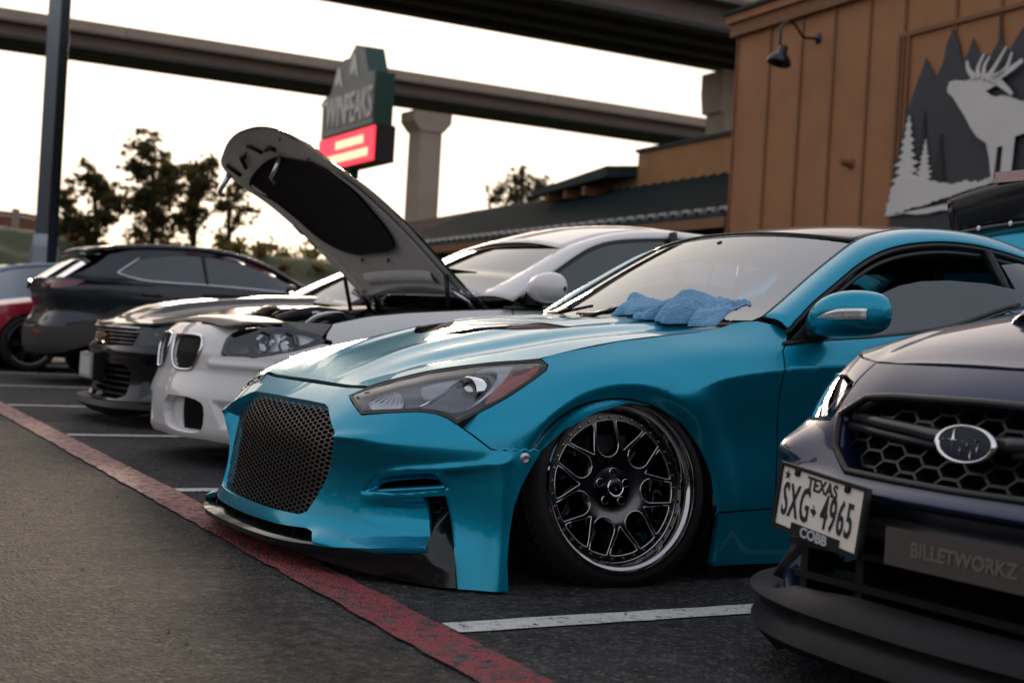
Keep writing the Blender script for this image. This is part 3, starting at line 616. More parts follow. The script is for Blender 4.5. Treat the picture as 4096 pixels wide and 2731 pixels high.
cut('snow_ground_cut_out', gr2, -.095, -.080, mural_white, mur)
elk = [(6.342, -0.1, 3.086), (6.292, -0.1, 3.356), (6.218, -0.1, 3.568), (6.035, -0.1, 3.67), (5.906, -0.1, 3.809), (5.805, -0.1, 3.946), (5.639, -0.1, 4.134), (5.537, -0.1, 4.253), (5.439, -0.1, 4.32), (5.419, -0.1, 4.376), (5.458, -0.1, 4.466), (5.581, -0.1, 4.47), (5.735, -0.1, 4.438), (5.825, -0.1, 4.435), (5.941, -0.1, 4.471), (6.062, -0.1, 4.433), (6.153, -0.1, 4.378), (6.239, -0.1, 4.387), (6.354, -0.1, 4.37), (6.441, -0.1, 4.337), (6.304, -0.1, 4.285), (6.149, -0.1, 4.245), (6.255, -0.1, 4.179), (6.343, -0.1, 4.147), (6.456, -0.1, 4.153), (6.569, -0.1, 4.127), (6.821, -0.1, 4.024)]
cut('elk_cut_out', [(p[0], 0, p[2]) for p in elk] + [(7.6, 0, 4.35), (8.4, 0, 4.35), (8.7, 0, 4.1), (8.75, 0, 3.15), (8.55, 0, 3.15), (8.5, 0, 3.65), (8.35, 0, 3.7), (8.3, 0, 3.14), (8.1, 0, 3.14), (8.0, 0, 3.72), (7.1, 0, 3.66), (6.72, 0, 3.6), (6.68, 0, 3.1), (6.50, 0, 3.1), (6.52, 0, 3.5), (6.42, 0, 3.5), (6.38, 0, 3.09)], -.125, -.112, mural_white, mur)
def antler(name, pts, w0, w1):
    P = smooth_line(np.array([(p[0], p[2]) for p in pts]), 5); n = len(P); t = np.gradient(P, axis=0); t /= np.linalg.norm(t, axis=1)[:, None]; nn = np.stack([-t[:, 1], t[:, 0]], 1); w = np.linspace(w0, w1, n)[:, None]
    q = np.vstack([P + nn * w, (P - nn * w)[::-1]]); cut(name, [(a, 0, b) for a, b in q], -.140, -.128, mural_white, mur)
antler('antler', [(5.954, -0.11, 4.447), (5.825, -0.11, 4.57), (5.786, -0.11, 4.691)], .045, .018)
antler('antler', [(6.028, -0.11, 4.436), (6.003, -0.11, 4.564), (6.106, -0.11, 4.735)], .045, .015)
antler('antler', [(6.119, -0.11, 4.403), (6.12, -0.11, 4.567), (6.211, -0.11, 4.687)], .04, .012)
antler('antler', [(6.162, -0.11, 4.396), (6.296, -0.11, 4.52), (6.502, -0.11, 4.762)], .05, .014)
antler('antler', [(6.235, -0.11, 4.386), (6.497, -0.11, 4.47), (6.606, -0.11, 4.675)], .05, .014)
antler('antler', [(6.279, -0.11, 4.369), (6.582, -0.11, 4.457), (6.791, -0.11, 4.545)], .05, .03)
antler('antler', [(6.367, -0.11, 4.347), (6.545, -0.11, 4.22), (6.648, -0.11, 4.136)], .05, .02)
# gooseneck lamp
gl = empty('wall_lamp', (13.97, 19.84, 0), R(-92.8)); tag(gl, 'black gooseneck barn lamp on the brown wall', 'lamp')
arm = smooth_line([(2.286, -.02, 5.593), (2.286, -.236, 5.575), (2.286, -.328, 5.621), (2.286, -.44, 5.745), (2.286, -.558, 5.772), (2.286, -.657, 5.721), (2.286, -.700, 5.63), (2.286, -.700, 5.41)], 6)
MB().tube(arm, .022, 10).build('arm', black_iron, gl, smooth=True)
MB().lathe([(0, -.03), (.05, -.03), (.085, -.012), (.09, -.001)], 20, 'y', (2.286, 0, 5.593)).build('wall_plate', black_iron, gl, sharp=40)
mshade = MB().lathe([(.02, .24), (.06, .235), (.075, .20), (.08, .13), (.10, .10), (.165, .04), (.19, -.02), (.185, -.05), (.17, -.03), (.09, .09)], 28, 'z'); place(mshade, Matrix.Translation((2.286, -.690, 5.17)) @ Matrix.Rotation(R(-16), 4, 'X')); mshade.build('shade', black_iron, gl, sharp=40)
kn = MB().lathe([(0, -.20), (.05, -.20), (.06, -.05), (.09, -.001)], 16, 'y', (3.276, 0, 3.585)); tag(kn.build('wall_spout', bm_trim, None, sharp=40), 'short brown spout stub on the board wall', 'spout'); kn_o = bpy.data.objects['wall_spout']; kn_o.location = (13.97, 19.84, 0); kn_o.rotation_euler = (0, 0, R(-92.8))
# canopy wing with standing-seam roof running back along the same face
can = empty('canopy_wing', (13.97, 19.84, 0), R(-92.8)); tag(can, 'low restaurant wing with dark green metal canopy and tan parapet', 'building')
L0, L1 = -18.0, -.02
mk('canopy_roof', [(L0, -.05, 3.05), (L1, -.05, 3.05), (L1, 2.6, 4.30), (L0, 2.6, 4.30), (L0, -.05, 2.98), (L1, -.05, 2.98), (L1, 2.6, 4.22), (L0, 2.6, 4.22)], [(0, 1, 2, 3), (7, 6, 5, 4), (0, 4, 5, 1), (0, 3, 7, 4), (3, 2, 6, 7)], green_m, can, False)
seam = MB().box((-.02, -.06, 3.06), (.02, -.02, 3.10)); seam = MB().add([(-.02, -.06, 3.05), (.02, -.06, 3.05), (.02, -.06, 3.10), (-.02, -.06, 3.10), (-.02, 2.6, 4.31), (.02, 2.6, 4.31), (.02, 2.6, 4.36), (-.02, 2.6, 4.36)], [(0, 1, 2, 3), (1, 5, 6, 2), (0, 3, 7, 4), (3, 2, 6, 7)]).build('roof_seam', green_m, can)
snow = MB().box((-.12, .0, 3.09), (.12, .10, 3.17)); sg_ = snow.build('seam_cap', principled('pale metal cap', (.45, .46, .48), .35, metal=.6), can)
for k in range(44):
    u = L0 + .2 + k * .41
    if k: c = seam.copy(); COL.objects.link(c); c.location.x = u; d = sg_.copy(); COL.objects.link(d); d.location.x = u
    else: seam.location.x = u; sg_.location.x = u
MB().box((L0, -.07, 2.80), (L1, 0.0, 2.975)).build('eave_board', bm_trim, can)
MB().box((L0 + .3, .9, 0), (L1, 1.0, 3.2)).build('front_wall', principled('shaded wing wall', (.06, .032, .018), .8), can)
pp = MB().box((-.09, -.0, 0), (.09, .16, 2.79)).build('canopy_post', bm_trim, can)
for k in range(1, 6): c = pp.copy(); COL.objects.link(c); c.location.x = -3.2 * k
MB().box((-8.2, 2.7, 3.9), (L1, 6, 5.12)).build('parapet_wall', bm_tan, can)
MB().box((-8.25, 2.64, 5.123), (L1, 6.1, 5.20)).build('parapet_cap', green_m, can)
MB().box((-9.6, 2.75, 3.6), (-8.22, 5, 4.75)).build('cream_wall', principled('cream plaster', (.45, .36, .24), .8), can)
mk('side_eave', [(-12.4, 1.9, 4.45), (-8.2, 1.9, 4.75), (-8.2, 5.4, 5.10), (-12.4, 5.4, 4.75), (-12.2, 1.9, 4.33), (-8.2, 1.9, 4.5), (-8.2, 5.4, 4.85), (-12.2, 5.4, 4.62)], [(0, 1, 2, 3), (7, 6, 5, 4), (0, 4, 5, 1), (0, 3, 7, 4), (1, 5, 6, 2)], green_m, can, False)
for k in range(3): MB().box((-11.6 + k * 1.0, 2.0, 4.18), (-11.45 + k * 1.0, 3.2, 4.40)).build('eave_bracket', bm_trim, can)
# ================================================================ overpasses
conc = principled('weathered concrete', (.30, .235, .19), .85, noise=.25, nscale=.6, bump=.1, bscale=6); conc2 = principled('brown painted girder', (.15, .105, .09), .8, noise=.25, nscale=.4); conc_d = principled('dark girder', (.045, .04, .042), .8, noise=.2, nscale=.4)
def overpass(name, label, A, B, thick, wide, par):
    """A, B: top front edge points; far = deck width pushed away"""
    A = Vector(A); B = Vector(B); d = (B - A); ln = d.length; e = empty(name, A, math.atan2(d.y, d.x)); e.rotation_euler = (0, -math.asin(d.z / ln), math.atan2(d.y, d.x)); tag(e, label, 'overpass')
    k = max(1, int(ln / 9)); sl = ln / k; pa = MB().box((0, 0, -par), (sl - .05, .35, 0)).build('parapet', conc, e); pb = MB().box((0, wide - .35, -par), (sl - .05, wide, 0)).build('parapet', conc, e)
    for i in range(1, k):
        for q in (pa, pb): c = q.copy(); COL.objects.link(c); c.location.x = i * sl
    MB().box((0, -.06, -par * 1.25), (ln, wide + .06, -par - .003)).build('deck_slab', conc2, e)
    n = 4
    for k in range(n):
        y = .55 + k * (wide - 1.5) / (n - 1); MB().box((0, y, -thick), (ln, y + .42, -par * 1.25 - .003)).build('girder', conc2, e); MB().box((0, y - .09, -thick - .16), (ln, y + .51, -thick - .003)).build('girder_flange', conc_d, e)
    return e
def by_far_edge(name, label, A, B, thick, wide, par, k0, k1):
    """A, B on the far lower edge of the deck; the deck comes wide metres towards the viewer"""
    A = Vector(A); B = Vector(B); z = (A.z + B.z) / 2; A.z = B.z = z; d = (B - A); t = d.normalized(); n = Vector((-t.y, t.x, 0)); sh = -n * (wide + .06) + Vector((0, 0, thick + .16))
    overpass(name, label, A - d * k0 + sh, B + d * k1 + sh, thick, wide, par); return d
fa = [(9.948, 87.963, 15.687), (55.493, 90.277, 15.696)]
dv = by_far_edge('overpass', 'long concrete flyover on a hammerhead column behind the sign', fa[0], fa[1], 1.35, 5.4, .55, .9, 1.6)
na = [(13.835, 44.547, 11.239), (32.0, 45.454, 11.247)]
by_far_edge('overpass', 'big dark overpass passing high above the building roof', na[0], na[1], 1.45, 6.4, .6, 1.4, 1.5)
def column(name, label, base, top, w, d, capw, caph, rz):
    e = empty(name, base, rz); tag(e, label, 'column'); h = top - base[2]
    mb = MB(); c = .12; pr = [(-w + c, -d), (w - c, -d), (w, -d + c), (w, d - c), (w - c, d), (-w + c, d), (-w, d - c), (-w, -d + c)]
    mb.add([(x, y, 0) for x, y in pr] + [(x, y, h - caph) for x, y in pr], [(i, (i + 1) % 8, 8 + (i + 1) % 8, 8 + i) for i in range(8)]); mb.build('shaft', conc, e)
    mb = MB(); pf = [(-w, 0), (w, 0), (capw, caph * .5), (capw, caph), (-capw, caph), (-capw, caph * .5)]
    mb.add([(x, -d - .12, h - caph + z) for x, z in pf] + [(x, d + .12, h - caph + z) for x, z in pf], [(5, 4, 3, 2, 1, 0), (6, 7, 8, 9, 10, 11)] + [(i, (i + 1) % 6, 6 + (i + 1) % 6, 6 + i) for i in range(6)]); mb.build('cap', conc, e)
    return e
cb = [(35.825, 84.975, 14.887)]
column('bridge_column', 'pale concrete column with flared cap carrying the long flyover', (cb[0][0], cb[0][1], 2), cb[0][2], .82, .9, 1.35, 1.25, math.atan2(dv.y, dv.x))
cb = [(30.05, 43.079, 10.788)]
column('bridge_column', 'concrete column cap half hidden behind the brown building', (cb[0][0], cb[0][1], 0), cb[0][2], .6, .6, .75, 1.5, R(-92.8))
rw = [(31.891, 77.999, 7.164), (35.669, 67.128, 8.313), (36.618, 59.927, 8.276)]
rmat = principled('ramp wall concrete', (.16, .115, .10), .85, noise=.2, nscale=.5)
tag(mk('ramp_wall', [(p[0], p[1], 0) for p in rw] + rw + [(p[0] + 2, p[1] + 1.5, 0) for p in rw] + [(p[0] + 2, p[1] + 1.5, p[2]) for p in rw], [(0, 1, 4, 3), (1, 2, 5, 4), (3, 4, 10, 9), (4, 5, 11, 10)], rmat, None, False), 'rising brown ramp wall beyond the green canopy', 'wall')
lw = [(7.863, 76.693, 5.53), (10.233, 75.495, 5.417), (13.015, 74.09, 4.976)]
lwo = empty('barrier_wall', lw[0]); tag(lwo, 'low reddish brown barrier wall topping the grassy bank', 'wall'); l0 = lw[0]
mk('wall_panel', [(p[0] - l0[0], p[1] - l0[1], -3.2) for p in lw] + [(p[0] - l0[0], p[1] - l0[1], p[2] - l0[2]) for p in lw] + [(p[0] - l0[0] + .2, p[1] - l0[1] + .5, p[2] - l0[2]) for p in lw] , [(0, 1, 4, 3), (1, 2, 5, 4), (3, 4, 7, 6), (4, 5, 8, 7)], principled('red brown block', (.20, .085, .055), .85, noise=.2, nscale=.8), lwo, False)
mk('wall_cap', [(p[0] - l0[0], p[1] - l0[1] - .1, p[2] - l0[2]) for p in lw] + [(p[0] - l0[0], p[1] - l0[1] - .1, p[2] - l0[2] + .22) for p in lw] + [(p[0] - l0[0] + .2, p[1] - l0[1] + .5, p[2] - l0[2] + .22) for p in lw], [(0, 1, 4, 3), (1, 2, 5, 4), (3, 4, 7, 6), (4, 5, 8, 7)], rmat, lwo, False)
pq = [(9.488, 73.631, 5.686), (9.553, 73.598, 4.402)]
MB().box((pq[0][0] - l0[0] - .16, pq[0][1] - l0[1] - .16, pq[1][2] - l0[2] - 1), (pq[0][0] - l0[0] + .16, pq[0][1] - l0[1] + .16, pq[0][2] - l0[2])).build('wall_post', conc, lwo)
# ================================================================ pylon sign
sgn = empty('pylon_sign', (20.0, 54.8, 0)); tag(sgn, 'tall green pylon sign with twin mountain peaks and red message board', 'sign')
sg_green = principled('sign green', (.010, .055, .042), .5); sg_face = principled('sign face grey', (.15, .165, .16), .5); sg_let = principled('sign letter grey', (.60, .57, .53), .5)
Y0, Y1 = -3.1, 3.1      # near (right) .. far (left)
prof = [(Y1, 8.7), (Y0, 8.7), (Y0, 10.75), (Y0 + .75, 10.9), (Y0 + 1.3, 11.9), (Y0 + 2.5, 12.15), (Y0 + 3.2, 11.7), (Y0 + 3.7, 11.75), (Y0 + 4.5, 11.5), (Y0 + 5.2, 10.5), (Y1, 10.35)]
n = len(prof)
mb = MB().add([(-.4, y, z) for y, z in prof] + [(.38, y, z) for y, z in prof], [tuple(range(n)), tuple(reversed(range(n, 2 * n)))] + [(i, n + i, n + (i + 1) % n, (i + 1) % n) for i in range(n)]); mb.build('cabinet', sg_green, sgn)
inn = [(y * .97, 9.9 + (z - 9.9) * .965) for y, z in prof]; mk('sign_face', [(-.42, y, z) for y, z in inn], [tuple(range(n))], sg_face, sgn, False)
face = Matrix(((0, 0, -1, -.44), (-1, 0, 0, 0), (0, 1, 0, 0), (0, 0, 0, 1)))
text('TWIN', 1.75, sg_let, sgn, face @ Matrix.Translation((-1.55, 9.55, 0)), 'sign_lettering', .03, sx=.66, bold=.02)
text('PEAKS', 1.75, sg_let, sgn, face @ Matrix.Translation((1.42, 9.55, 0)), 'sign_lettering', .03, sx=.62, bold=.02)
for (c, w, h, z0) in ((-.62, 1.15, 1.35, 10.45), (1.15, 1.2, 1.15, 10.3)):
    mk('snow_peak', [(-.45, c - w * .5, z0 + h * .25), (-.45, c - w * .12, z0 + h), (-.45, c + w * .12, z0 + h), (-.45, c + w * .5, z0 + h * .25), (-.45, c + w * .25, z0 + h * .5), (-.45, c + w * .1, z0 + h * .3), (-.45, c - w * .1, z0 + h * .52), (-.45, c - w * .28, z0 + h * .28)], [(7, 6, 5, 4, 3, 2, 1, 0)], sg_let, sgn, False)
MB().box((-.36, Y0 - .2, 7.25), (.46, Y1 + .25, 8.68)).build('message_cabinet', principled('message cabinet black', (.015, .013, .014), .6), sgn)
MB().box((-.40, Y0 - .15, 7.30), (-.363, Y1 + .2, 8.62)).build('message_board', principled('red lit display', (.3, .01, .03), .5, emis=(1, .025, .05), emis_s=.42), sgn)
lit = principled('lit display letters', (1, .7, .5), .5, emis=(1, .36, .20), emis_s=.5)
text('TACOS', .62, lit, sgn, face @ Matrix.Translation((-.2, 8.28, -.0)), 'display_lettering', .02, sx=1.0, bold=.03) if False else None
for (ya, yb, z) in ((-2.05, .95, 8.22), (-2.6, 2.5, 7.68)):
    k = 0; y = ya
    while y < yb: MB().box((-.42, y, z - .16), (-.402, y + .27, z + .16)).build('display_character', lit, sgn); y += .36
MB().tube([(0, 0, 3), (0, 0, 7.2)], .24, 16).build('pole', sg_green, sgn, smooth=True)
# ================================================================ lamp posts
p0 = [(4.017, 27.1, 2.189), (4.015, 27.101, 6.598)]
lp_ = empty('light_pole', (p0[0][0], p0[0][1], -.3)); tag(lp_, 'tall grey steel light pole on the grassy bank', 'light pole'); pole_m = principled('grey galvanised steel', (.26, .29, .32), .45, metal=.3, noise=.15, nscale=2); dark_pole = principled('dark steel pole', (.025, .027, .032), .4, metal=.5)
MB().tube([(0, 0, 2.2), (0, 0, 12)], [.175, .15], 20).build('shaft', pole_m, lp_, smooth=True); MB().box((-.22, -.22, .0), (.22, .22, 2.2)).build('base', pole_m, lp_); MB().lathe([(.15, 2.45), (.2, 2.4), (.22, 2.2)], 20, 'z').build('base_collar', pole_m, lp_, sharp=40)
p1 = [(3.352, 21.834, 1.796)]
tag(MB().tube([(p1[0][0], p1[0][1], 0), (p1[0][0], p1[0][1], 11)], [.075, .068], 14).build('slim_pole', dark_pole, None, smooth=True), 'slim dark pole standing just in front of the grey light pole', 'pole')
# ================================================================ far gantry signs
for q, lab in (([(34.512, 128.211, 7.314), (36.149, 127.384, 8.016)], 'distant dark road sign panel left of its neighbour in the sunset gap'), ([(37.351, 126.777, 7.455), (39.205, 125.841, 8.091)], 'distant dark road sign panel beside the raised white hood')):
    a, b = q; e = empty('road_sign', (a[0], a[1], 0)); tag(e, lab, 'road sign'); dx, dy = b[0] - a[0], b[1] - a[1]
    sm = principled('sign back', (.05, .045, .045), .7)
    mk('panel', [(0, 0, a[2]), (dx, dy, a[2]), (dx, dy, b[2]), (0, 0, b[2]), (.05, .15, a[2]), (dx + .05, dy + .15, a[2]), (dx + .05, dy + .15, b[2]), (.05, .15, b[2])], [(0, 1, 2, 3), (7, 6, 5, 4), (0, 4, 5, 1), (3, 2, 6, 7), (0, 3, 7, 4), (1, 5, 6, 2)], sm, e, False)
    for f in (.3, .7): MB().tube([(dx * f, dy * f + .1, 2), (dx * f, dy * f + .1, a[2])], .09, 8).build('post', sm, e)

# ================================================================ trees
leaf_m = principled('tree leaf', (.040, .046, .016), .7, noise=.5, nscale=.8); _nt = leaf_m.node_tree; _b = _nt.nodes['Principled BSDF']; _tr = _nt.nodes.new('ShaderNodeBsdfTranslucent'); _tr.inputs['Color'].default_value = (.16, .13, .045, 1); _mx = _nt.nodes.new('ShaderNodeMixShader'); _mx.inputs['Fac'].default_value = .6
_nt.links.new(_b.outputs[0], _mx.inputs[1]); _nt.links.new(_tr.outputs[0], _mx.inputs[2]); _nt.links.new(_mx.outputs[0], _nt.nodes['Material Output'].inputs['Surface'])
bark_m = principled('bark', (.03, .022, .016), .9, noise=.3, nscale=5)
def leaves(rng, centres, radii, n, size):
    C = np.asarray(centres); Rr_ = np.asarray(radii); w = Rr_ ** 2; idx = rng.choice(len(C), n, p=w / w.sum())
    d = rng.normal(size=(n, 3)); d /= np.linalg.norm(d, axis=1)[:, None]; r = Rr_[idx] * np.abs(rng.normal(0, .62, n))
    P = C[idx] + d * r[:, None] * [1, 1, .8]
    a = rng.normal(size=(n, 3)); a /= np.linalg.norm(a, axis=1)[:, None]; b = np.cross(a, rng.normal(size=(n, 3))); b /= np.linalg.norm(b, axis=1)[:, None]
    s = size * rng.uniform(.6, 1.3, n)[:, None]
    V = np.stack([P - a * s, P - b * s * .55, P + a * s, P + b * s * .55], 1).reshape(-1, 3); F = np.arange(4 * n).reshape(-1, 4)
    return V, F
def tree(name, label, base, h, crowns, seed, n=4200, size=.065, group=None):
    """crowns: (dx, dy, dz, radius) clumps relative to base"""
    rng = np.random.default_rng(seed); rr_ = random.Random(seed)
    e = empty(name, base); tag(e, label, 'tree', group)
    mb = MB(); top = max(c[2] for c in crowns)
    mb.tube([(0, 0, -1.2), (.05, 0, h * .35), (-.04, .05, h * .7), (0, 0, top)], [.16, .12, .08, .02], 10)
    cs = []; rs = []
    for (x, y, z, r) in crowns:
        z0 = max(h * .15, z - r * 1.4); mb.tube([(0, 0, z0 * .7), (x * .5, y * .5, (z0 + z) / 2 - .1), (x, y, z)], [.07, .045, .012], 7)
        k = int(26 + r * 34)
        for _ in range(k):
            d = rng.normal(size=3); d /= np.linalg.norm(d); q = np.array([x, y, z]) + d * r * rng.uniform(.15, 1.25) * [1, 1, .9]; cs.append(q); rs.append(rng.uniform(.14, .40) * r * .85)
            if rr_.random() < .5: mb.tube([(x, y, z), tuple((np.array([x, y, z]) + q) / 2 + [0, 0, .05]), tuple(q)], [.03, .02, .006], 5)
    mb.build('trunk', bark_m, e, smooth=True)
    V, F = leaves(rng, cs, rs, int(n * 5), size); o = mk('crown', V, F, leaf_m, e, False); o['kind'] = 'stuff'
    return e
tree('dark_tree', 'dense dark broadleaf tree just right of the light pole', (10.77, 59.54, 3.15), 3.09, [(-1.3, -0.34, 1.99, 0.75), (-0.32, 0.16, 3.09, 0.71), (0.37, 0.08, 2.6, 0.75), (-0.96, -0.78, 1.13, 0.75), (0.18, -1.03, 1.55, 0.71), (-0.63, 1.47, 1.26, 0.53), (0.46, -1.38, 2.1, 0.53), (-0.28, -0.85, 0.72, 0.6)], 11, 5200)
tree('tall_tree', 'tallest broadleaf tree with airy crown on the bank', (13.28, 60.51, 3.28), 4.49, [(-0.5, -0.42, 4.49, 0.77), (0.71, 0.84, 3.69, 0.88), (-0.85, -0.4, 3.65, 0.66), (-0.4, -0.66, 2.57, 0.92), (0.43, -0.62, 2.8, 0.66), (-0.81, -0.31, 2.17, 0.62), (0.44, 0.24, 1.49, 0.73), (-0.71, -0.67, 0.9, 0.55), (1.24, 0.43, 1.71, 0.55)], 12, 6000)
tree('slender_tree', 'slender sparse tree between the tall tree and the raised hood', (15.34, 61.71, 3.28), 4.19, [(0.03, 0.96, 3.87, 0.65), (0.51, 0.7, 4.19, 0.57), (0.18, 0.74, 3.03, 0.76), (0.26, -0.77, 3.26, 0.65), (-0.31, -0.98, 2.1, 0.65), (0.07, 1.16, 1.49, 0.57), (1.18, -0.29, 2.54, 0.57), (0.28, -1.47, 4.04, 0.46)], 13, 3600)
tree('wispy_tree', 'wispy thin leaved tree glowing in front of the sunset', (17.23, 63.0, 3.45), 3.36, [(0.38, 0.69, 2.95, 0.67), (0.29, -0.52, 3.36, 0.51), (0.47, 0.31, 1.98, 0.59), (-0.02, 0.98, 1.15, 0.51), (0.91, -0.08, 2.4, 0.43)], 14, 900)
tree('round_tree', 'small round tree rising above the ramp wall', (38.88, 76.71, 7.5), 3.29, [(-1.07, 1.06, 2.03, 0.68), (0.2, 0.75, 2.76, 0.84), (0.65, -0.75, 2.43, 0.79), (-0.93, -0.75, 1.69, 0.9), (0.7, -0.16, 1.62, 0.79), (1.17, -1.54, 1.94, 0.58), (-1.37, 1.28, 1.48, 0.47), (-0.22, -0.31, 3.29, 0.42)], 15, 3200)

# leafy shrubs massed along the top of the bank
rng = np.random.default_rng(5); cs = []; rs = []
for i in range(120):
    x = rng.uniform(13, 34); q = rng.uniform(58, 74); y = (q - .3 * x) / .954; cs.append((x, y, float(terr(np.array(x), np.array(y))) + .25)); rs.append(rng.uniform(.4, .8))
V, F = leaves(rng, cs, rs, 6000, .16); tag(mk('bank_shrubs', V, F, leaf_m, None, False), 'low scrub massed along the grassy bank', 'shrubs', kind='stuff')

# ================================================================ the teal coupe
coupe = empty('coupe', (2.164, 4.525, 0), R(2.5))
tag(coupe, 'lowered metallic teal coupe with black mesh grille and its trunk lid raised', 'car')
def sideL(x, z): return np.stack([x, -coupe_side(x, z), z], -1)
def hoodm(x, y): return np.stack([x, y, coupe_hood(x, y)], -1)
# --- hood with two mesh vents
h_front = [(-.619, 0), (-.621, -.2), (-.622, -.34), (-.617, -.433)]
h_side = [(-0.621, -0.448), (-0.548, -0.512), (-0.461, -0.578), (-0.35, -0.651), (-0.243, -0.711)] + [(-.19, -.732), (-.078, -.732), (.094, -.733), (.264, -.742), (.391, -.742), (.50, -.738), (.575, -.70)]
h_half = h_front + h_side + [(.55, -.45), (.53, -.2), (.52, 0)]
h_out = h_half + [(x, -y) for x, y in h_half[-2:0:-1]]
vent = round_poly([(-.215, -.075), (-.12, -.07), (-.04, -.14), (.115, -.437), (.068, -.456), (-.054, -.376), (-.174, -.20)], 2)
vent2 = vent * [1, -1]
hood = patch('hood', hoodm, h_out, MT['teal'], coupe, holes=[vent, vent2], step=.014, thick=.018, hole_thick=.010, rim_mat=MT['black_trim'])
for vv in (vent, vent2):
    def vmap(x, y): return np.stack([x, y, coupe_hood(x, y) - .012], -1)
    big = vv.mean(0) + (vv - vv.mean(0)) * 1.02
    patch('vent_backing', lambda x, y: np.stack([x, y, coupe_hood(x, y) - .016], -1), big, MT['dark'], hood, step=.03, thick=0)
    mb = MB()
    lo, hi = vv.min(0), vv.max(0); a = .011
    for i, x in enumerate(np.arange(lo[0], hi[0], a)):
        for d in (1, -1):
            ys = np.arange(lo[1], hi[1], .004); L = np.stack([x + d * (ys - ys[0]) * .9 * (1 if d > 0 else 1), ys], 1)
            m = pip(L, vv)
            for k in range(len(L) - 1):
                if m[k] and m[k + 1]:
                    p, q = L[k], L[k + 1]
                    zp_, zq = float(coupe_hood(p[0], p[1])) - .004, float(coupe_hood(q[0], q[1])) - .004
                    mb.add([(p[0] - .0011, p[1], zp_), (p[0] + .0011, p[1], zp_), (q[0] + .0011, q[1], zq), (q[0] - .0011, q[1], zq)], [(0, 1, 2, 3)])
    mb.build('vent_mesh', MT['wire'], hood)
# --- front bumper
gr_half = [(0, .488), (.2, .488), (.335, .486), (.375, .478), (.455, .446), (.522, .412), (.528, .395), (.47, .28), (.405, .165), (.375, .153), (.2, .150), (0, .149)]
gr_hole = [(-a, b) for a, b in gr_half[::-1]][:-1] + gr_half[:-1]
SLOT = [(0.641, 0.252), (0.677, 0.278), (0.738, 0.29), (0.87, 0.31), (0.898, 0.286)]
BLADE = [(0.626, 0.248), (0.677, 0.254), (0.898, 0.284), (0.911, 0.264), (0.791, 0.246), (0.669, 0.24)]
RECESS = [(.60, .232), (.66, .238), (.79, .248), (.915, .262), (.938, .19), (.955, .11), (.87, .112), (.72, .104), (.62, .125), (.575, .18)]
SLOTB = [(.615, .246), (.66, .292), (.74, .306), (.868, .322), (.915, .285), (.79, .262)]
BROW = [(.66, .296), (.72, .312), (.791, .325), (.868, .333), (1.0, .352), (1.09, .372)]
SCAL = [(.60, .195), (.669, .182), (.756, .180), (.88, .186)]
LEDGE = [(.46, .112), (.542, .108), (.606, .100), (.705, .100), (.90, .118)]
def bump_extra(s, z):
    a = np.abs(s); p = np.stack([a, z], -1)
    e = .024 * sstep(sdf(p, RECESS) / .034) * sstep((a - .575) / .26) + .022 * sstep((sdf(p, SLOTB) + .004) / .018)
    sh = a.shape; fl = p.reshape(-1, 2)
    e = e - .012 * np.exp(-(segdist(fl, BROW, False) / .013) ** 2).reshape(sh) * sstep((a - .66) / .1) * (1 - .5 * sstep((a - .9) / .1))
    zs = np.interp(a, [q[0] for q in SCAL], [q[1] for q in SCAL]); inr = sstep((a - .60) / .14) * (1 - sstep((a - .87) / .03))
    e = e - .006 * inr * sstep((zs - z) / .025)
    zl = np.interp(a, [q[0] for q in LEDGE], [q[1] for q in LEDGE]); inl = sstep((a - .42) / .10)
    e = e - .045 * inl * sstep((zl + .03 - z) / .045) * (1 - sstep((a - .88) / .03))
    # outer flare column: soft edge between its front face and its side
    e = e - .010 * np.exp(-((a - 1.066) / .03) ** 2) * sstep((.40 - z) / .05)
    # crease running out of the grille corner
    zc = .404 + .10 * (a - .53); e = e - .008 * np.exp(-((z - zc) / .012) ** 2) * sstep((a - .50) / .04) * (1 - sstep((a - .60) / .16))
    return e
def bump(s, z): return coupe_bumper(s, z, bump_extra(s, z))
MESHH = [(.872, .120), (.835, .252), (.908, .262), (.926, .205), (.945, .13)]
b_half = [(0, .108), (.277, .112), (.425, .120), (.476, .116), (.504, .104), (.522, .084), (.57, .085), (.707, .098)] + MESHH + [(.967, .008), (1.107, .010), (1.102, .088), (1.107, .168), (1.117, .242), (1.137, .30), (1.168, .352), (1.203, .399),
          (1.119, .401), (1.038, .401)] + [(0.98, 0.438), (0.929, 0.466)] + [(0.926, 0.466), (0.898, 0.48), (0.852, 0.492), (0.791, 0.492), (0.677, 0.48), (0.585, 0.468), (0.534, 0.486), (0.415, 0.518)] + [(0.463, 0.542)] + [(.34, .5375), (.2, .537), (0, .537)]
b_out = b_half + [(-a, b) for a, b in b_half[-2:0:-1]]
slot = round_poly(SLOT, 1)
bumper = patch('front_bumper', bump, b_out, MT['teal'], coupe, holes=[gr_hole, slot, slot * [-1, 1]], lines=[[(sg * a, .4) for a in np.linspace(.53, 1.2, 40)] for sg in (1, -1)], step=.0085, thick=.02, hole_thick=[.05, .012, .012])
for sg in (1, -1):                                          # thin aero blade under the fog slot
    G = []
    for f in np.linspace(0, 1, 22):
        a = .632 + .272 * f; z0 = .2475 + .0365 * f; hh = .0095 * min(1, f * 5 + .15); o0 = .018 * (1 - min(1, f * 3)) - .004
        q = [(z0 - hh, .034), (z0 - hh, o0 + .006), (z0 - hh * .5, o0), (z0 + hh * .5, o0 + .001), (z0 + hh, o0 + .008), (z0 + hh * .9, .040)]
        G.append([coupe_bumper(np.array([sg * a]), np.array([zz]), oo)[0] for zz, oo in q])
    grid('bumper_blade', G, MT['teal'], bumper, flip=sg < 0, sub=1)
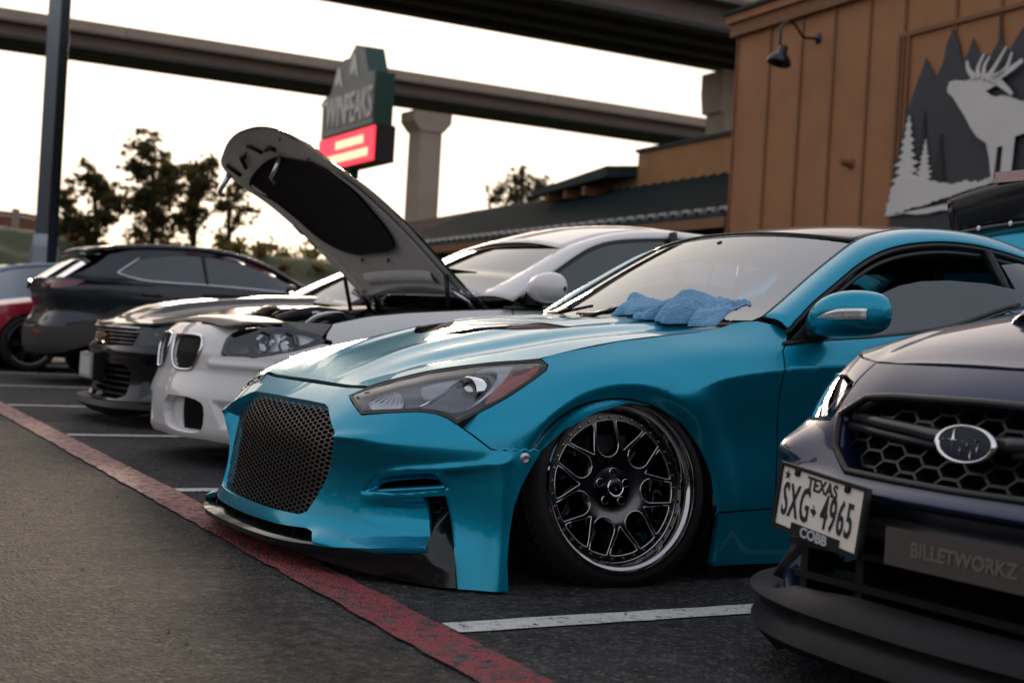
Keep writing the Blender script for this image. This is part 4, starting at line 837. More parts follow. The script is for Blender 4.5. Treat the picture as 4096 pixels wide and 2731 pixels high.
# --- grille mesh: stretched hexagons of thin black wire behind the opening
def hexmesh(name, fn, poly, pu, pv, wid, dep, mat, parent):
    mb = MB(); P = np.asarray(poly); lo, hi = P.min(0), P.max(0); seen = set()
    e1 = pu / 3.0
    for i in range(int((hi[0] - lo[0]) / pu) * 2 + 4):
        for j in range(int((hi[1] - lo[1]) / pv) + 3):
            cu = lo[0] + i * pu / 2; cv = lo[1] + (j + (.5 if i % 2 else 0)) * pv
            c = [(cu - e1, cv), (cu - e1 / 2, cv + pv / 2), (cu + e1 / 2, cv + pv / 2), (cu + e1, cv), (cu + e1 / 2, cv - pv / 2), (cu - e1 / 2, cv - pv / 2)]
            for k in range(6):
                a, b = c[k], c[(k + 1) % 6]; key = (round((a[0] + b[0]) * 500), round((a[1] + b[1]) * 500))
                if key in seen: continue
                seen.add(key); mid = np.array([[(a[0] + b[0]) / 2, (a[1] + b[1]) / 2]])
                if not pip(mid, P)[0]: continue
                mb.seg = None
                t = np.array([b[0] - a[0], b[1] - a[1]]); t /= np.linalg.norm(t); n = np.array([-t[1], t[0]]) * wid
                uv = np.array([[a[0] + n[0], a[1] + n[1]], [a[0] - n[0], a[1] - n[1]], [b[0] - n[0], b[1] - n[1]], [b[0] + n[0], b[1] + n[1]]])
                f = fn(uv[:, 0], uv[:, 1], 0.0); r = fn(uv[:, 0], uv[:, 1], dep)
                mb.add(list(f) + list(r), [(0, 1, 2, 3), (0, 4, 5, 1), (3, 2, 6, 7), (0, 3, 7, 4), (1, 5, 6, 2)])
    return mb.build(name, mat, parent)
grl = MB().build if False else None
g_big = np.array(gr_hole) * [1.02, 1] ; g_big[:, 1] = .318 + (g_big[:, 1] - .318) * 1.03
gl_lean = curve([.13, .22, .30, .40, .45, .50], [-.030, -.012, .0, .022, .045, .082])
def grill_f(s, z, d):
    p = coupe_bumper(s, np.full_like(z, .30), .016 + d); return np.stack([p[..., 0] + gl_lean(z), p[..., 1], z], -1)
hexmesh('grille_mesh', grill_f, g_big, .056, .0148, .00075, .0028, MT['wire'], coupe)
patch('grille_backing', lambda s, z: grill_f(s, z, .022), np.array(gr_hole) * [1.04, 1], MT['dark'], coupe, step=.05, thick=0)
mq = [(.82, .10), (.815, .262), (.92, .275), (.96, .20), (.97, .08)]
for sg in (1, -1):
    hexmesh('side_intake_mesh', lambda s, z, d: coupe_bumper(sg * s, z, .055 + d), mq, .05, .028, .002, .01, MT['black'], coupe)
    patch('side_intake_backing', lambda s, z: coupe_bumper(sg * s, z, .10), [(.60, .08), (1.0, .08), (1.0, .34), (.60, .34)], MT['dark'], coupe, step=.05, thick=0, flip=sg < 0)
# --- splitter lip with its side blades
l_bot = [(0.494, 0.034), (0.631, 0.03), (0.771, 0.024), (0.812, 0.028)]
def lipf(s, z):
    a = np.abs(s)
    return coupe_bumper(s, z, -.040 + .028 * sstep((a - .62) / .22) + .05 * sstep((a - .86) / .1) * sstep((z - .06) / .1) - .02 * sstep((.06 - z) / .05) * (1 - sstep((a - .4) / .1)))
l_half = [(0, .076), (.25, .078), (.427, .080), (.50, .084), (.59, .088), (.71, .086), (.835, .094), (.87, .135), (.895, .18), (.922, .222), (.928, .20), (.948, .12), (.965, .012), (.90, .008)] + [(.80, .014), (.68, .026), (.56, .040), (.47, .050), (.427, .060), (.25, .062), (0, .061)]
lip = patch('splitter_lip', lipf, l_half + [(-a, b) for a, b in l_half[-2:0:-1]], MT['black_gloss'], coupe, step=.012, thick=.14)
for a in (.10, .37, -.10, -.37):
    p = coupe_bumper(np.array([a]), np.array([.07]), -.02)[0]; MB().tube([(p[0] + .015, p[1], .06), (p[0] + .03, p[1], .125)], .002, 6).build('splitter_rod', MT['dchrome'], lip)
patch('lower_intake_backing', lambda s, z: coupe_bumper(s, z, .06), [(-.6, .03), (.6, .03), (.6, .16), (-.6, .16)], MT['dark'], coupe, step=.05, thick=0)
# --- bumper bolt and ruffled seam strip
for sg in (1, -1):
    p = bump(np.array([sg * 1.147]), np.array([.381]))[0]; q = bump(np.array([sg * 1.13]), np.array([.381]))[0]
    n = Vector((-.25, -sg * .97, 0)).normalized(); M4 = Matrix.Translation(Vector(p) + n * .001) @ n.to_track_quat('Z', 'Y').to_matrix().to_4x4()
    m1 = MB().lathe([(0, .004), (.006, .0045), (.0072, .002), (.010, .004), (.0145, .003), (.0165, 0)], 24, 'z'); m1.v = [tuple(M4 @ Vector(v)) for v in m1.v]; m1.build('bumper_bolt', MT['steel'], coupe, sharp=40)
    pts = [bump(np.array([sg * a]), np.array([.403 + .0025 * math.sin((a - 1.04) * 190)]))[0] for a in np.linspace(1.045, 1.20, 60)]
    MB().tube([(p[0], p[1] + sg * .004, p[2]) for p in pts], .0042, 6).build('seam_strip', MT['teal'], coupe, smooth=True)
# --- fenders, doors, skirts, quarters
f_top = [(-.187, .6645), (-.081, .692), (.086, .729), (.261, .756), (.385, .773), (.474, .791), (.52, .805), (.575, .817), (.632, .822), (.677, .814), (.712, .798)]
d_seam = [(.665, .752), (.640, .728), (.622, .655), (.620, .625), (.621, .583), (.640, .423), (.634, .228)]
arch = [(-0.25, 0.395), (-0.173, 0.461), (-0.068, 0.516), (0.042, 0.548), (0.15, 0.536), (0.25, 0.479), (0.321, 0.41), (0.369, 0.332), (0.389, 0.224), (0.385, 0.207)]
hl_edge = [(-0.476, 0.463), (-0.421, 0.498), (-0.34, 0.543), (-0.247, 0.597), (-0.189, 0.631), (-0.173, 0.648), (-0.179, 0.661)]
seam_lo = [(-0.474, 0.466), (-0.445, 0.438), (-0.402, 0.401), (-0.336, 0.402), (-0.251, 0.401)]
f_out = hl_edge[::-1] + seam_lo[1:] + arch + [(.395, .218), (.630, .226)] + d_seam[::-1][1:] + [(.69, .772)] + f_top[::-1]
crl = [(x, float(cz3(np.array([x]))[0])) for x in np.linspace(.16, 2.3, 60)]
fenders = patch('fender', sideL, f_out, MT['teal'], coupe, step=.010, thick=.015, mirror=True, lines=[crl], rim_mat=MT['black_trim'])
belt = curve([.65, .836, 1.12, 1.4, 1.731, 2.1], [.750, .770, .799, .845, .942, .985])
d_out = [(.638, .229)] + [(x + .005, z) for x, z in d_seam[::-1][1:]] + [(x, float(belt(x))) for x in (.70, .85, 1.0, 1.2, 1.4, 1.6, 1.72)] + [(1.78, .85), (1.80, .70), (1.79, .40), (1.72, .235)]
patch('door', sideL, d_out, MT['teal'], coupe, step=.012, thick=.015, mirror=True, lines=[crl], rim_mat=MT['black_trim'])
sk_out = [(.385, .05), (.392, .12), (.396, .212), (.634, .221), (1.72, .229), (2.42, .24), (2.46, .14), (2.47, .05), (1.4, .045)]
patch('side_skirt', sideL, sk_out, MT['teal'], coupe, step=.02, thick=.03, mirror=True)
q_arch = [(2.82 + .37 * math.cos(t), .235 + .345 * math.sin(t)) for t in np.linspace(PI, 0, 20)]
q_out = [(1.727, .24), (1.796, .40), (1.806, .70), (1.786, .86), (1.73, .945), (1.85, 1.02), (2.05, 1.075), (2.3, 1.06), (2.6, .985), (3.2, .965), (3.52, .94), (3.60, .80), (3.60, .45), (3.50, .20), (3.20, .18)] + q_arch[::-1] + [(2.42, .247)]
patch('quarter_panel', sideL, q_out, MT['teal'], coupe, step=.022, thick=.015, mirror=True)
# mud guard behind the front wheel
for sg in (-1, 1):
    mb = MB(); pts = [(.36, .03), (.33, .04), (.375, .20), (.36, .33), (.30, .43), (.20, .515), (.05, .56), (-.1, .545), (-.22, .48), (-.30, .38), (-.33, .25), (-.345, .05)]
    pts = smooth_line(pts[1:], 5); G = np.array([[(x, sg * y, z) for y in (.885, .78, .60, .45)] for x, z in pts])
    grid('wheel_arch_liner', G, MT['dark'], coupe, flip=sg > 0, thick=.004)
# rear bumper and tail
tail = [[(3.60 + .03 * (1 - (y / .82) ** 2), y, z) for y in np.linspace(-.82, .82, 15)] for z in (.16, .3, .5, .7, .9, .97)]
grid('rear_bumper', tail, MT['teal'], coupe, sub=1)
for sg in (-1, 1): MB().box((3.585, sg * .50 - .2, .66), (3.645, sg * .50 + .2, .80)).build('tail_lamp', principled('tail lamp red', (.25, .01, .01), .15, coat=1), coupe)
# --- roof rails (A pillar to C pillar), roof, glass
Ci = [(0.614, -0.725, 0.793), (0.679, -0.705, 0.833), (0.79, -0.68, 0.903), (0.914, -0.655, 0.986), (1.039, -0.632, 1.065), (1.151, -0.612, 1.129), (1.25, -0.6, 1.164), (1.407, -0.592, 1.195), (1.589, -0.588, 1.208), (1.767, -0.585, 1.206), (1.923, -0.58, 1.192), (2.055, -0.575, 1.168)]
Co = [(0.632, -0.8, 0.787), (0.698, -0.815, 0.798), (0.803, -0.79, 0.884), (0.927, -0.765, 0.963), (1.052, -0.742, 1.041), (1.17, -0.722, 1.094), (1.308, -0.708, 1.131), (1.477, -0.7, 1.154), (1.646, -0.7, 1.157), (1.792, -0.7, 1.144), (1.914, -0.7, 1.127)]
Ci = Ci + [(2.35, -.565, 1.11), (2.7, -.555, 1.03), (2.95, -.55, .975)]; Co = Co[1:] + [(2.35, -.70, 1.06), (2.6, -.72, .99)]
def samp(c, n):
    s = smooth_line(c, 10); d = np.concatenate([[0], np.cumsum(np.linalg.norm(np.diff(s, axis=0), axis=1))]); t = np.linspace(0, d[-1], n); return np.stack([np.interp(t, d, s[:, k]) for k in range(3)], 1)
A_, B_ = samp(Ci[1:], 60), samp(Co, 60)
G = []
for t in np.linspace(0, 1, 9):
    row = A_ * (1 - t) + B_ * t; bul = .018 * math.sin(PI * t) ; row = row + np.array([0, -bul * .8, bul * .6]); G.append(row)
grid('roof_rail', G, MT['teal'], coupe, mirror=True, thick=.006)
for sg in (1, -1): MB().tube([(p[0], p[1] * sg, p[2] + .002) for p in A_], .0065, 6).build('windshield_trim', MT['black_trim'], coupe, smooth=True)
# windshield
Wb = [(.648, -.688, .825), (.60, -.50, .822), (.575, -.25, .820), (.567, 0, .819)]
iw = int(np.argmin(np.abs(A_[:, 0] - 1.15)))
side_w = A_[:iw + 1]
rowsW = []
nW = 14
for k in range(nW + 1):
    p = samp(side_w, nW + 1)[k] if k else np.array(Wb[0]); fr = k / nW
    cx = .567 + (1.09 - .567) * fr; cz = .819 + (1.163 - .819) * fr + .028 * math.sin(PI * fr * .9)
    rowsW.append([np.array([cx + (p[0] - cx) * abs(t) ** 2.2, p[1] * -t if t < 0 else p[1] * -t, cz + (p[2] - cz) * abs(t) ** 2.2]) for t in np.linspace(-1, 1, 25)])
ws = grid('windshield', rowsW, MT['glass'], coupe, flip=True)
mb = MB(); mb.tube([(p[0] - .004, p[1], p[2] + .003) for p in rowsW[-1]], .006, 6); mb.build('windshield_top_trim', MT['black_trim'], coupe, smooth=True)
G = []
for j in range(30):
    fr = j / 29; k = iw + (59 - iw) * fr * .86; i0 = int(k); a = A_[i0] + (A_[min(i0 + 1, 59)] - A_[i0]) * (k - i0)
    cx = 1.09 + (a[0] - 1.09) if fr else 1.09; cz = a[2] + .028 + .006 * math.sin(PI * fr)
    cx = a[0] - .05 * (1 - fr)
    G.append([(cx + (a[0] - cx) * abs(t) ** 2.2, -a[1] * t, cz + (a[2] - cz) * abs(t) ** 2.4) for t in np.linspace(-1, 1, 25)])
grid('roof', G, MT['black_gloss'], coupe, flip=True, thick=.006)
rg = [G[-1]] + [[(2.95 - .35 * 0 + 0, t * .55, .965 + .02 * (1 - t * t)) for t in np.linspace(-1, 1, 25)]]
grid('rear_window', [[np.array(a) * (1 - f) + np.array(b) * f + np.array([0, 0, .03 * math.sin(PI * f)]) for a, b in zip(rg[0], rg[1])] for f in np.linspace(0, 1, 8)], MT['tint'], coupe, flip=True)
# side glass: frame, lowered door glass, rear quarter glass
def glassf(x, z):
    zt = np.interp(x, B_[:, 0], B_[:, 2]); wt = np.interp(x, B_[:, 0], -B_[:, 1]); zb = belt(x); f = np.clip((z - zb) / (zt - zb + 1e-6), -.2, 1.1)
    return np.stack([x, -(.838 + (wt - .845) * f + .012 * np.sin(PI * np.clip(f, 0, 1))), z], -1)
dg = [(1.117, -0.8, 0.943), (1.212, -0.79, 0.978), (1.32, -0.785, 1.001), (1.455, -0.785, 1.013), (1.622, -0.785, 1.014), (1.76, -0.79, 1.0), (1.78, -0.81, 0.948)]
d_gl = [(p[0], p[2]) for p in dg] + [(x, float(belt(x)) - .01) for x in (1.7, 1.5, 1.3, 1.1, .95, .86)]
patch('door_glass', glassf, d_gl, MT['tint'], coupe, step=.03, thick=0, mirror=True)
patch('quarter_glass', glassf, [(1.76, .955), (1.745, 1.09), (1.85, 1.105), (1.98, 1.09), (2.12, 1.05), (2.05, 1.02)], MT['tint'], coupe, step=.03, thick=0, mirror=True)
for sg in (1, -1):
    mb = MB(); L = [(p[0] + .006, p[1] * sg + sg * .008, p[2] - .010) for p in B_[:46]]; mb.tube(L, .011, 8, sx=1.0)
    L = [(p[0] + .016, p[1] * sg + sg * .012, p[2] - .036) for p in B_[3:46]]; mb.tube(L, .010, 8)
    mb.build('window_frame', MT['black_trim'], coupe, smooth=True)
    bp = [(x, float(belt(x))) for x in np.linspace(.66, 1.74, 24)]
    MB().tube([(x, sg * -(.842), z + .002) for x, z in bp], .008, 8).build('belt_moulding', MT['black_trim'], coupe, smooth=True)
    MB().tube([(1.735, -.80 * sg, .95), (1.725, -.765 * sg, 1.03), (1.70, -.71 * sg, 1.135)], .022, 8, sx=.6).build('door_pillar', MT['black_trim'], coupe, smooth=True)
    sail = [(.660, .752), (.73, .80), (.835, .885), (.832, .80), (.835, .772), (.74, .762)]
    def sailf(x, z): return glassf(x, z) + np.array([0, -.006, 0])
    s = patch('mirror_sail', sailf, sail, MT['black'], coupe, step=.02, thick=.01)
    if sg == -1:
        for v in s.data.vertices: v.co.y *= -1
# --- door mirrors
def mirror_part(sg):
    Mh = [(0.7, -0.95, 0.798), (1.031, -0.95, 0.888)]
    st = []          # stations outward: cx, cz, halfx, halfz
    prof = [(-.835, .790, .822, .030, .034), (-.86, .805, .835, .054, .056), (-.90, .825, .852, .074, .072), (-.95, .842, .862, .080, .078), (-1.01, .858, .866, .078, .074), (-1.05, .872, .867, .064, .063), (-1.070, .880, .866, .040, .042), (-1.078, .884, .866, .014, .016)]
    G = []
    for (y, cx, cz, hx, hz) in prof:
        ring = []
        for k in range(20):
            t = 2 * PI * k / 20; c, s_ = math.cos(t), math.sin(t); x = cx + hx * np.sign(c) * abs(c) ** .75 * (1.25 if c < 0 else .7); z = cz + hz * np.sign(s_) * abs(s_) ** .75
            ring.append((x, y * sg * -1 if False else y * sg, z))
        G.append(ring + [ring[0]])
    mh = grid('door_mirror', G, MT['teal'], coupe, flip=sg < 0, sub=1)
    e = MB().add([p for p in G[-1][:-1]], [tuple(range(20)) if sg > 0 else tuple(reversed(range(20)))]); e.build('mirror_end_cap', MT['teal'], mh)
    MB().tube([(.775, -.80 * sg, .775), (.80, -.86 * sg, .795), (.83, -.90 * sg, .805)], [.03, .026, .016], 10, sx=1.4).build('mirror_arm', MT['black'], mh, smooth=True)
    # indicator strip let into the front of the shell
    V = []; F = []
    ys = np.linspace(-.915, -1.058, 16)
    for i, y in enumerate(ys):
        cx = np.interp(-y, [-p[0] for p in prof], [p[1] for p in prof]); hx = np.interp(-y, [-p[0] for p in prof], [p[3] for p in prof]); cz = np.interp(-y, [-p[0] for p in prof], [p[2] for p in prof])
        f = i / 15; h = .004 + .013 * min(1, f * 2.2); zc = cz - .012 + .006 * f; x = cx - hx * 1.25 - .0005
        V += [(x + .002, y * sg, zc - h), (x - .002, y * sg, zc - h * .5), (x - .0025, y * sg, zc + h * .5), (x + .0015, y * sg, zc + h)]
    for i in range(15):
        for k in range(3): q = (i * 4 + k, i * 4 + k + 1, i * 4 + 5 + k, i * 4 + 4 + k); F.append(q if sg < 0 else q[::-1])
    mk('mirror_indicator', V, F, principled('indicator lens', (.95, .86, .78), .15, metal=.6, noise=.55, nscale=90, coat=1), mh, smooth=False)
mirror_part(1)
# --- headlights
def headlight():
    o2 = [(.43, .518)]
    low = [(0.422, 0.518), (0.534, 0.488), (0.58, 0.472), (0.674, 0.482), (0.789, 0.494), (0.852, 0.492), (0.898, 0.484), (0.929, 0.468)]
    P3 = [tuple(coupe_bumper(np.array([s]), np.array([z]), 0)[0]) for s, z in low]
    sd = [(-0.42, 0.5), (-0.34, 0.545), (-0.245, 0.599), (-0.191, 0.632), (-0.176, 0.648), (-0.185, 0.658)]
    P3 += [(x, -float(coupe_side(np.array([x]), np.array([z]))[0]), z) for x, z in sd]
    tp = [(-0.238, -0.72), (-0.352, -0.656), (-0.465, -0.584), (-0.551, -0.519), (-0.623, -0.455)]
    P3 += [(x, y, float(coupe_hood(np.array([x]), np.array([y]))[0]) - .003) for x, y in tp]
    P3 = np.array(P3); return P3
HL3 = headlight()
hu = Vector((.62, -.42, .10)).normalized(); hn = Vector((-.60, -.72, .30)); hn = (hn - hu * hn.dot(hu)).normalized(); hv = hn.cross(hu); hv = hv if hv.z > 0 else -hv
H0 = HL3.mean(0); Fm = np.array([hu, hv, hn])
Q = (HL3 - H0) @ Fm.T
ol = resample(Q, .02); 
def tps(P, d):
    n = len(P); r = np.linalg.norm(P[:, None] - P[None], axis=2); K = np.where(r > 0, r * r * np.log(r + 1e-12), 0); A = np.zeros((n + 3, n + 3)); A[:n, :n] = K + 1e-5 * np.eye(n); A[:n, n] = 1; A[:n, n + 1:] = P; A[n, :n] = 1; A[n + 1:, :n] = P.T
    c = np.linalg.solve(A, np.concatenate([d, [0, 0, 0]]))
    def f(u, v):
        q = np.stack([u, v], -1); sh = q.shape[:-1]; q = q.reshape(-1, 2); r = np.linalg.norm(q[:, None] - P[None], axis=2); K = np.where(r > 0, r * r * np.log(r + 1e-12), 0)
        return (K @ c[:n] + c[n] + q @ c[n + 1:]).reshape(sh)
    return f
hd = tps(ol[:, :2], ol[:, 2])
HLO = [tuple(q[:2]) for q in Q]
def hl_map(off):
    def f(u, v):
        q = np.stack([u, v], -1); b = .018 * sstep(np.maximum(sdf(q, HLO), 0) / .05); d = hd(u, v) + b - off
        return H0 + u[..., None] * np.array(hu) + v[..., None] * np.array(hv) + d[..., None] * np.array(hn)
    return f
# traced lamp internals in the lamp's own (u, v) plane
HLT = lambda pts: [tuple(p) for p in pts]
U_RIM = [(-0.3145, 0.0378), (-0.264, -0.0405), (-0.1894, -0.0524), (-0.0907, -0.0668), (-0.0339, -0.0797), (0.0073, -0.0997), (0.0305, -0.1186), (0.0867, -0.0806), (0.1614, -0.0373), (0.2363, 0.0221), (0.274, 0.0612), (0.2765, 0.0811), (0.2619, 0.0907), (0.2116, 0.0897), (0.0832, 0.0858), (-0.0521, 0.0758), (-0.1598, 0.0621), (-0.2591, 0.0479)]
U_BOWL = [(-0.2598, 0.0065), (-0.1801, 0.0237), (-0.151, 0.0178), (-0.1313, -0.0487), (-0.199, -0.0441), (-0.2468, -0.0303)]
U_DARK = [(-0.0776, -0.0636), (-0.0248, -0.0378), (0.0323, 0.0363), (0.0634, 0.0513), (0.1113, 0.0545), (0.1387, 0.0283), (0.1237, -0.001), (0.0883, -0.0444), (0.0494, -0.0833), (0.0101, -0.0879), (-0.0346, -0.072)]
U_WEDGE = [(-0.0912, 0.0179), (-0.0743, 0.0263), (0.0185, 0.043), (0.0297, 0.0348), (-0.0258, -0.027), (-0.0754, -0.0356)]
U_SWOOSH = [(0.0469, -0.0834), (0.0884, -0.0492), (0.1239, -0.0077), (0.1424, 0.0349), (0.1377, 0.0596), (0.1106, 0.0704), (0.0658, 0.0564), (0.1101, 0.083), (0.1797, 0.0806), (0.1865, 0.0754), (0.1627, 0.0164), (0.1141, -0.0332), (0.0687, -0.0695)]
U_EDGE = [(-0.2382, -0.0495), (-0.0918, -0.0572), (-0.0583, -0.045), (-0.0169, -0.0099), (0.032, 0.0406), (0.0632, 0.0549), (0.0648, 0.0512), (0.035, 0.0361), (-0.0139, -0.0144), (-0.0552, -0.0496), (-0.0912, -0.0622), (-0.2362, -0.0534)]
U_AMBER = [(0.0965, -0.0623), (0.1395, -0.0022), (0.183, 0.0546), (0.2198, 0.0717), (0.2673, 0.0796), (0.2595, 0.0599), (0.2336, 0.0222), (0.1792, -0.0201), (0.1302, -0.0507)]
U_AMB2 = [(0.1808, 0.0357), (0.1909, 0.0558), (0.2173, 0.0665), (0.2436, 0.0693), (0.2333, 0.0536), (0.2071, 0.0392)]
U_PROJ = (0.0613, -0.0138)
U_FINS = [[(0.0827, 0.0392), (0.0906, 0.0404), (0.0984, 0.0075), (0.1018, -0.016), (0.0956, -0.0254)], [(0.0946, 0.0401), (0.1012, 0.0396), (0.1101, 0.0134), (0.1132, -0.0036), (0.1044, -0.0145)], [(0.106, 0.0392), (0.1124, 0.037), (0.1219, 0.0159), (0.1234, 0.009), (0.1153, -0.0021)]]

for sg in (1, -1):
    hl = empty('headlight', (0, 0, 0)); hl.parent = coupe
    def part(name, off, poly, mat, thick=0, rnd=0, step=.012):
        p = round_poly(poly, rnd) if rnd else np.array(poly)
        o = patch(name, hl_map(off), p, mat, hl, step=step, thick=thick)
        if sg < 0:
            for v in o.data.vertices: v.co.y *= -1
            o.data.flip_normals()
        return o
    c = np.mean(HLO, 0)
    part('lamp_housing', .05, [tuple(np.array(p)) for p in HLO], MT['hl_dark'], 0, 0, .02)
    sd = patch('lamp_gasket', hl_map(-.0025), HLO, MT['black_trim'], hl, holes=[np.array(U_RIM)], step=.012, thick=.05, hole_thick=.004)
    if sg < 0:
        for v in sd.data.vertices: v.co.y *= -1
        sd.data.flip_normals()
    part('lens', 0.0, HLO, MT['clear'], 0)
    part('reflector_bowl', .040, U_BOWL, MT['hl_mid'], .004, 2)
    for k in range(7):
        a = np.array(U_BOWL[0]) * (1 - (k + .5) / 7) + np.array(U_BOWL[3]) * (k + .5) / 7; b = np.array(U_BOWL[1]) * (1 - (k + .5) / 7) + np.array(U_BOWL[2]) * (k + .5) / 7
        part('reflector_rib', .036, [tuple(a), tuple(b), tuple(b + [0, .003]), tuple(a + [0, .003])], MT['chrome'], .004)
    part('bezel', .022, U_DARK, MT['hl_dark'], .02, 1)
    part('inner_wedge', .030, U_WEDGE, MT['hl_mid'], .01, 2)
    part('chrome_swoosh', .012, U_SWOOSH, MT['hl_mid'], .012, 1)
    part('chrome_edge', .017, U_EDGE, MT['chrome'], .004, 1)
    part('amber_reflector', .012, U_AMBER, MT['amber'], .006, 2)
    part('amber_shade', .010, U_AMB2, principled('smoked amber', (.10, .035, .03), .3), .004, 2)
    # projector
    pc = np.array(U_PROJ); base = hl_map(.018)(np.array([pc[0]]), np.array([pc[1]]))[0]
    ax = Vector((-.93, -.30, .03)).normalized(); M4 = Matrix.Translation(Vector(base)) @ ax.to_track_quat('Z', 'Y').to_matrix().to_4x4()
    def lp(name, prof, mat):
        m_ = MB().lathe(prof, 32, 'z'); m_.v = [tuple(M4 @ Vector(v)) for v in m_.v]
        if sg < 0: m_.v = [(x, -y, z) for x, y, z in m_.v]; m_.f = [f[::-1] for f in m_.f]
        return m_.build(name, mat, hl, sharp=50)
    lp('projector_ring', [(.044, -.03), (.046, .012), (.043, .016), (.039, .012), (.030, -.006), (.027, -.01)], MT['chrome'])
    lp('projector_bezel', [(.028, -.004), (.026, .002), (.023, .0)], MT['dchrome'])
    lp('projector_lens', [(.025, -.002), (.022, .010), (.014, .018), (.006, .0205), (0, .021)], principled('projector glass', (.55, .55, .52), .05, metal=.8))
    for k, poly in enumerate(U_FINS): part('lamp_fin', .014, poly, MT['black'], .004)
# --- trunk lid standing open with its bolted-on spoiler
tl = []
for f in np.linspace(0, 1, 7): tl.append([(2.80 + .10 * f - .02 * math.sin(PI * f), y, .99 + f * (.41 - .06 * (y / .6) ** 2)) for y in np.linspace(-.60, .60, 17)])
lid = grid('trunk_lid', tl, MT['teal'], coupe, flip=True, thick=.03)
sp = []
for f in np.linspace(0, 1, 9):
    sp.append([(2.885 - .05 * math.sin(f * PI * .55) * (1 - .3 * abs(y / .6)) + .02 * (1 - f), y * (1 + .0 * f) , 1.375 - .045 * (y / .6) ** 2 + f * (.215 - .03 * (y / .6) ** 2)) for y in np.linspace(-.605, .605, 25)])
spo = grid('spoiler', sp, MT['black_gloss'], lid, flip=True, thick=.03)
MB().tube([(2.868, y, 1.385 - .045 * (y / .6) ** 2) for y in np.linspace(-.58, .58, 21)], .014, 8).build('spoiler_flange', MT['black_gloss'], spo, smooth=True)
for y in (-.55, -.40, -.21, 0, .21, .40, .55): MB().lathe([(0, 0), (.012, .001), (.012, .01), (.006, .012)], 12, 'x', (2.852, y, 1.389 - .045 * (y / .6) ** 2)).build('spoiler_bolt', MT['steel'], spo, sharp=40)
MB().box((2.835, -.30, 1.575), (2.87, .30, 1.625)).build('brake_lamp', principled('brake lamp lens', (.34, .16, .17), .2, coat=1, noise=.3, nscale=60), lid)

# --- windshield wipers, cowl
mb = MB(); mb.add(*(lambda A: (A, [(i, i + 1, i + 26, i + 25) for i in range(24)]))([(p[0] - .035, p[1] * 1.02, p[2] - .016) for p in rowsW[0]] + [(p[0] + .01, p[1], p[2] - .004) for p in rowsW[0]])); mb.build('cowl', MT['black'], coupe)
def ws_pt(i, j, up=.0): p = rowsW[i][j]; return (p[0] - up * .75, p[1], p[2] + up)
for a, b in (((1, 9), (0, 17)), ((1, 16), (0, 23))):
    mb = MB(); mb.tube([ws_pt(*a, .014), ws_pt(0, (a[1] + b[1]) // 2, .016), ws_pt(*b, .012)], .006, 6); mb.tube([ws_pt(0, b[1], -.004), ws_pt(0, (a[1] + b[1]) // 2 - 1, .028), ws_pt(1, a[1] + 2, .022)], [.011, .008, .006], 6); mb.build('wiper', MT['black'], coupe, smooth=True)
# --- cabin
MB().box((.62, -.66, .42), (2.9, .66, .46)).build('cabin_floor', MT['interior'], coupe)
G = [[(x, y, z) for y in np.linspace(-.68, .68, 9)] for x, z in ((.66, .79), (.75, .815), (.95, .82), (1.02, .80), (1.04, .74), (1.02, .55))]
dsh = grid('dashboard', G, MT['dash'], coupe, flip=True, sub=1)
mb = MB(); mb.tube([(1.14 - .05 * math.sin(t), -.36 + .18 * math.cos(t), .77 + .175 * math.sin(t)) for t in np.linspace(0, 2 * PI, 33)], .014, 8, cap=False); mb.box((1.12, -.53, .755), (1.15, -.19, .785)); mb.build('steering_wheel', MT['black'], coupe, smooth=True)
for sg in (-1, 1):
    G = []
    for z, hw, x0, x1 in ((.46, .24, 1.18, 1.66), (.62, .25, 1.30, 1.68), (.75, .25, 1.52, 1.72), (.90, .23, 1.60, 1.76), (1.0, .17, 1.66, 1.78), (1.04, .11, 1.68, 1.78), (1.10, .11, 1.69, 1.78)):
        G.append([(x0, sg * .36 - hw, z), (x0 - .02, sg * .36, z), (x0, sg * .36 + hw, z), (x1, sg * .36 + hw, z), (x1, sg * .36 - hw, z), (x0, sg * .36 - hw, z)])
    grid('seat', G, MT['seat'], coupe, sub=2)
MB().box((1.98, -.6, .5), (2.1, .6, .95)).build('rear_seat', MT['seat'], coupe)
MB().box((1.30, -.58, 1.10), (2.2, .58, 1.12)).build('headliner', MT['interior'], coupe)
mb = MB(); mb.box((1.02, -.10, 1.055), (1.05, .10, 1.105)); mb.tube([(1.04, 0, 1.10), (1.02, 0, 1.14)], .01, 6); mb.build('rear_view_mirror', MT['black'], coupe)
text('TINT', .034, principled('white vinyl script', (.75, .75, .75), .4), coupe, Matrix(((0, .83, -.55, .622), (-1, 0, 0, .10), (0, .55, .83, .8625), (0, 0, 0, 1))) @ Matrix(((1, .35, 0, 0), (0, 1, 0, 0), (0, 0, 1, 0), (0, 0, 0, 1))), 'windshield_script', .0004, sx=1.2, bold=.0008)
# heart hanging under the mirror, and script sticker on the glass
pts = []
for t in np.linspace(0, 2 * PI, 40): pts.append((16 * math.sin(t) ** 3, 13 * math.cos(t) - 5 * math.cos(2 * t) - 2 * math.cos(3 * t) - math.cos(4 * t)))
mb = MB(); mb.tube([(.98, .02 + a * .0022, .905 + b * .0028) for a, b in pts], .005, 6, cap=False); mb.tube([(.98, .02, .92), (1.01, .01, 1.06)], .006, 6); mb.build('heart_ornament', principled('pale wood bead', (.62, .55, .42), .6), coupe, smooth=True)
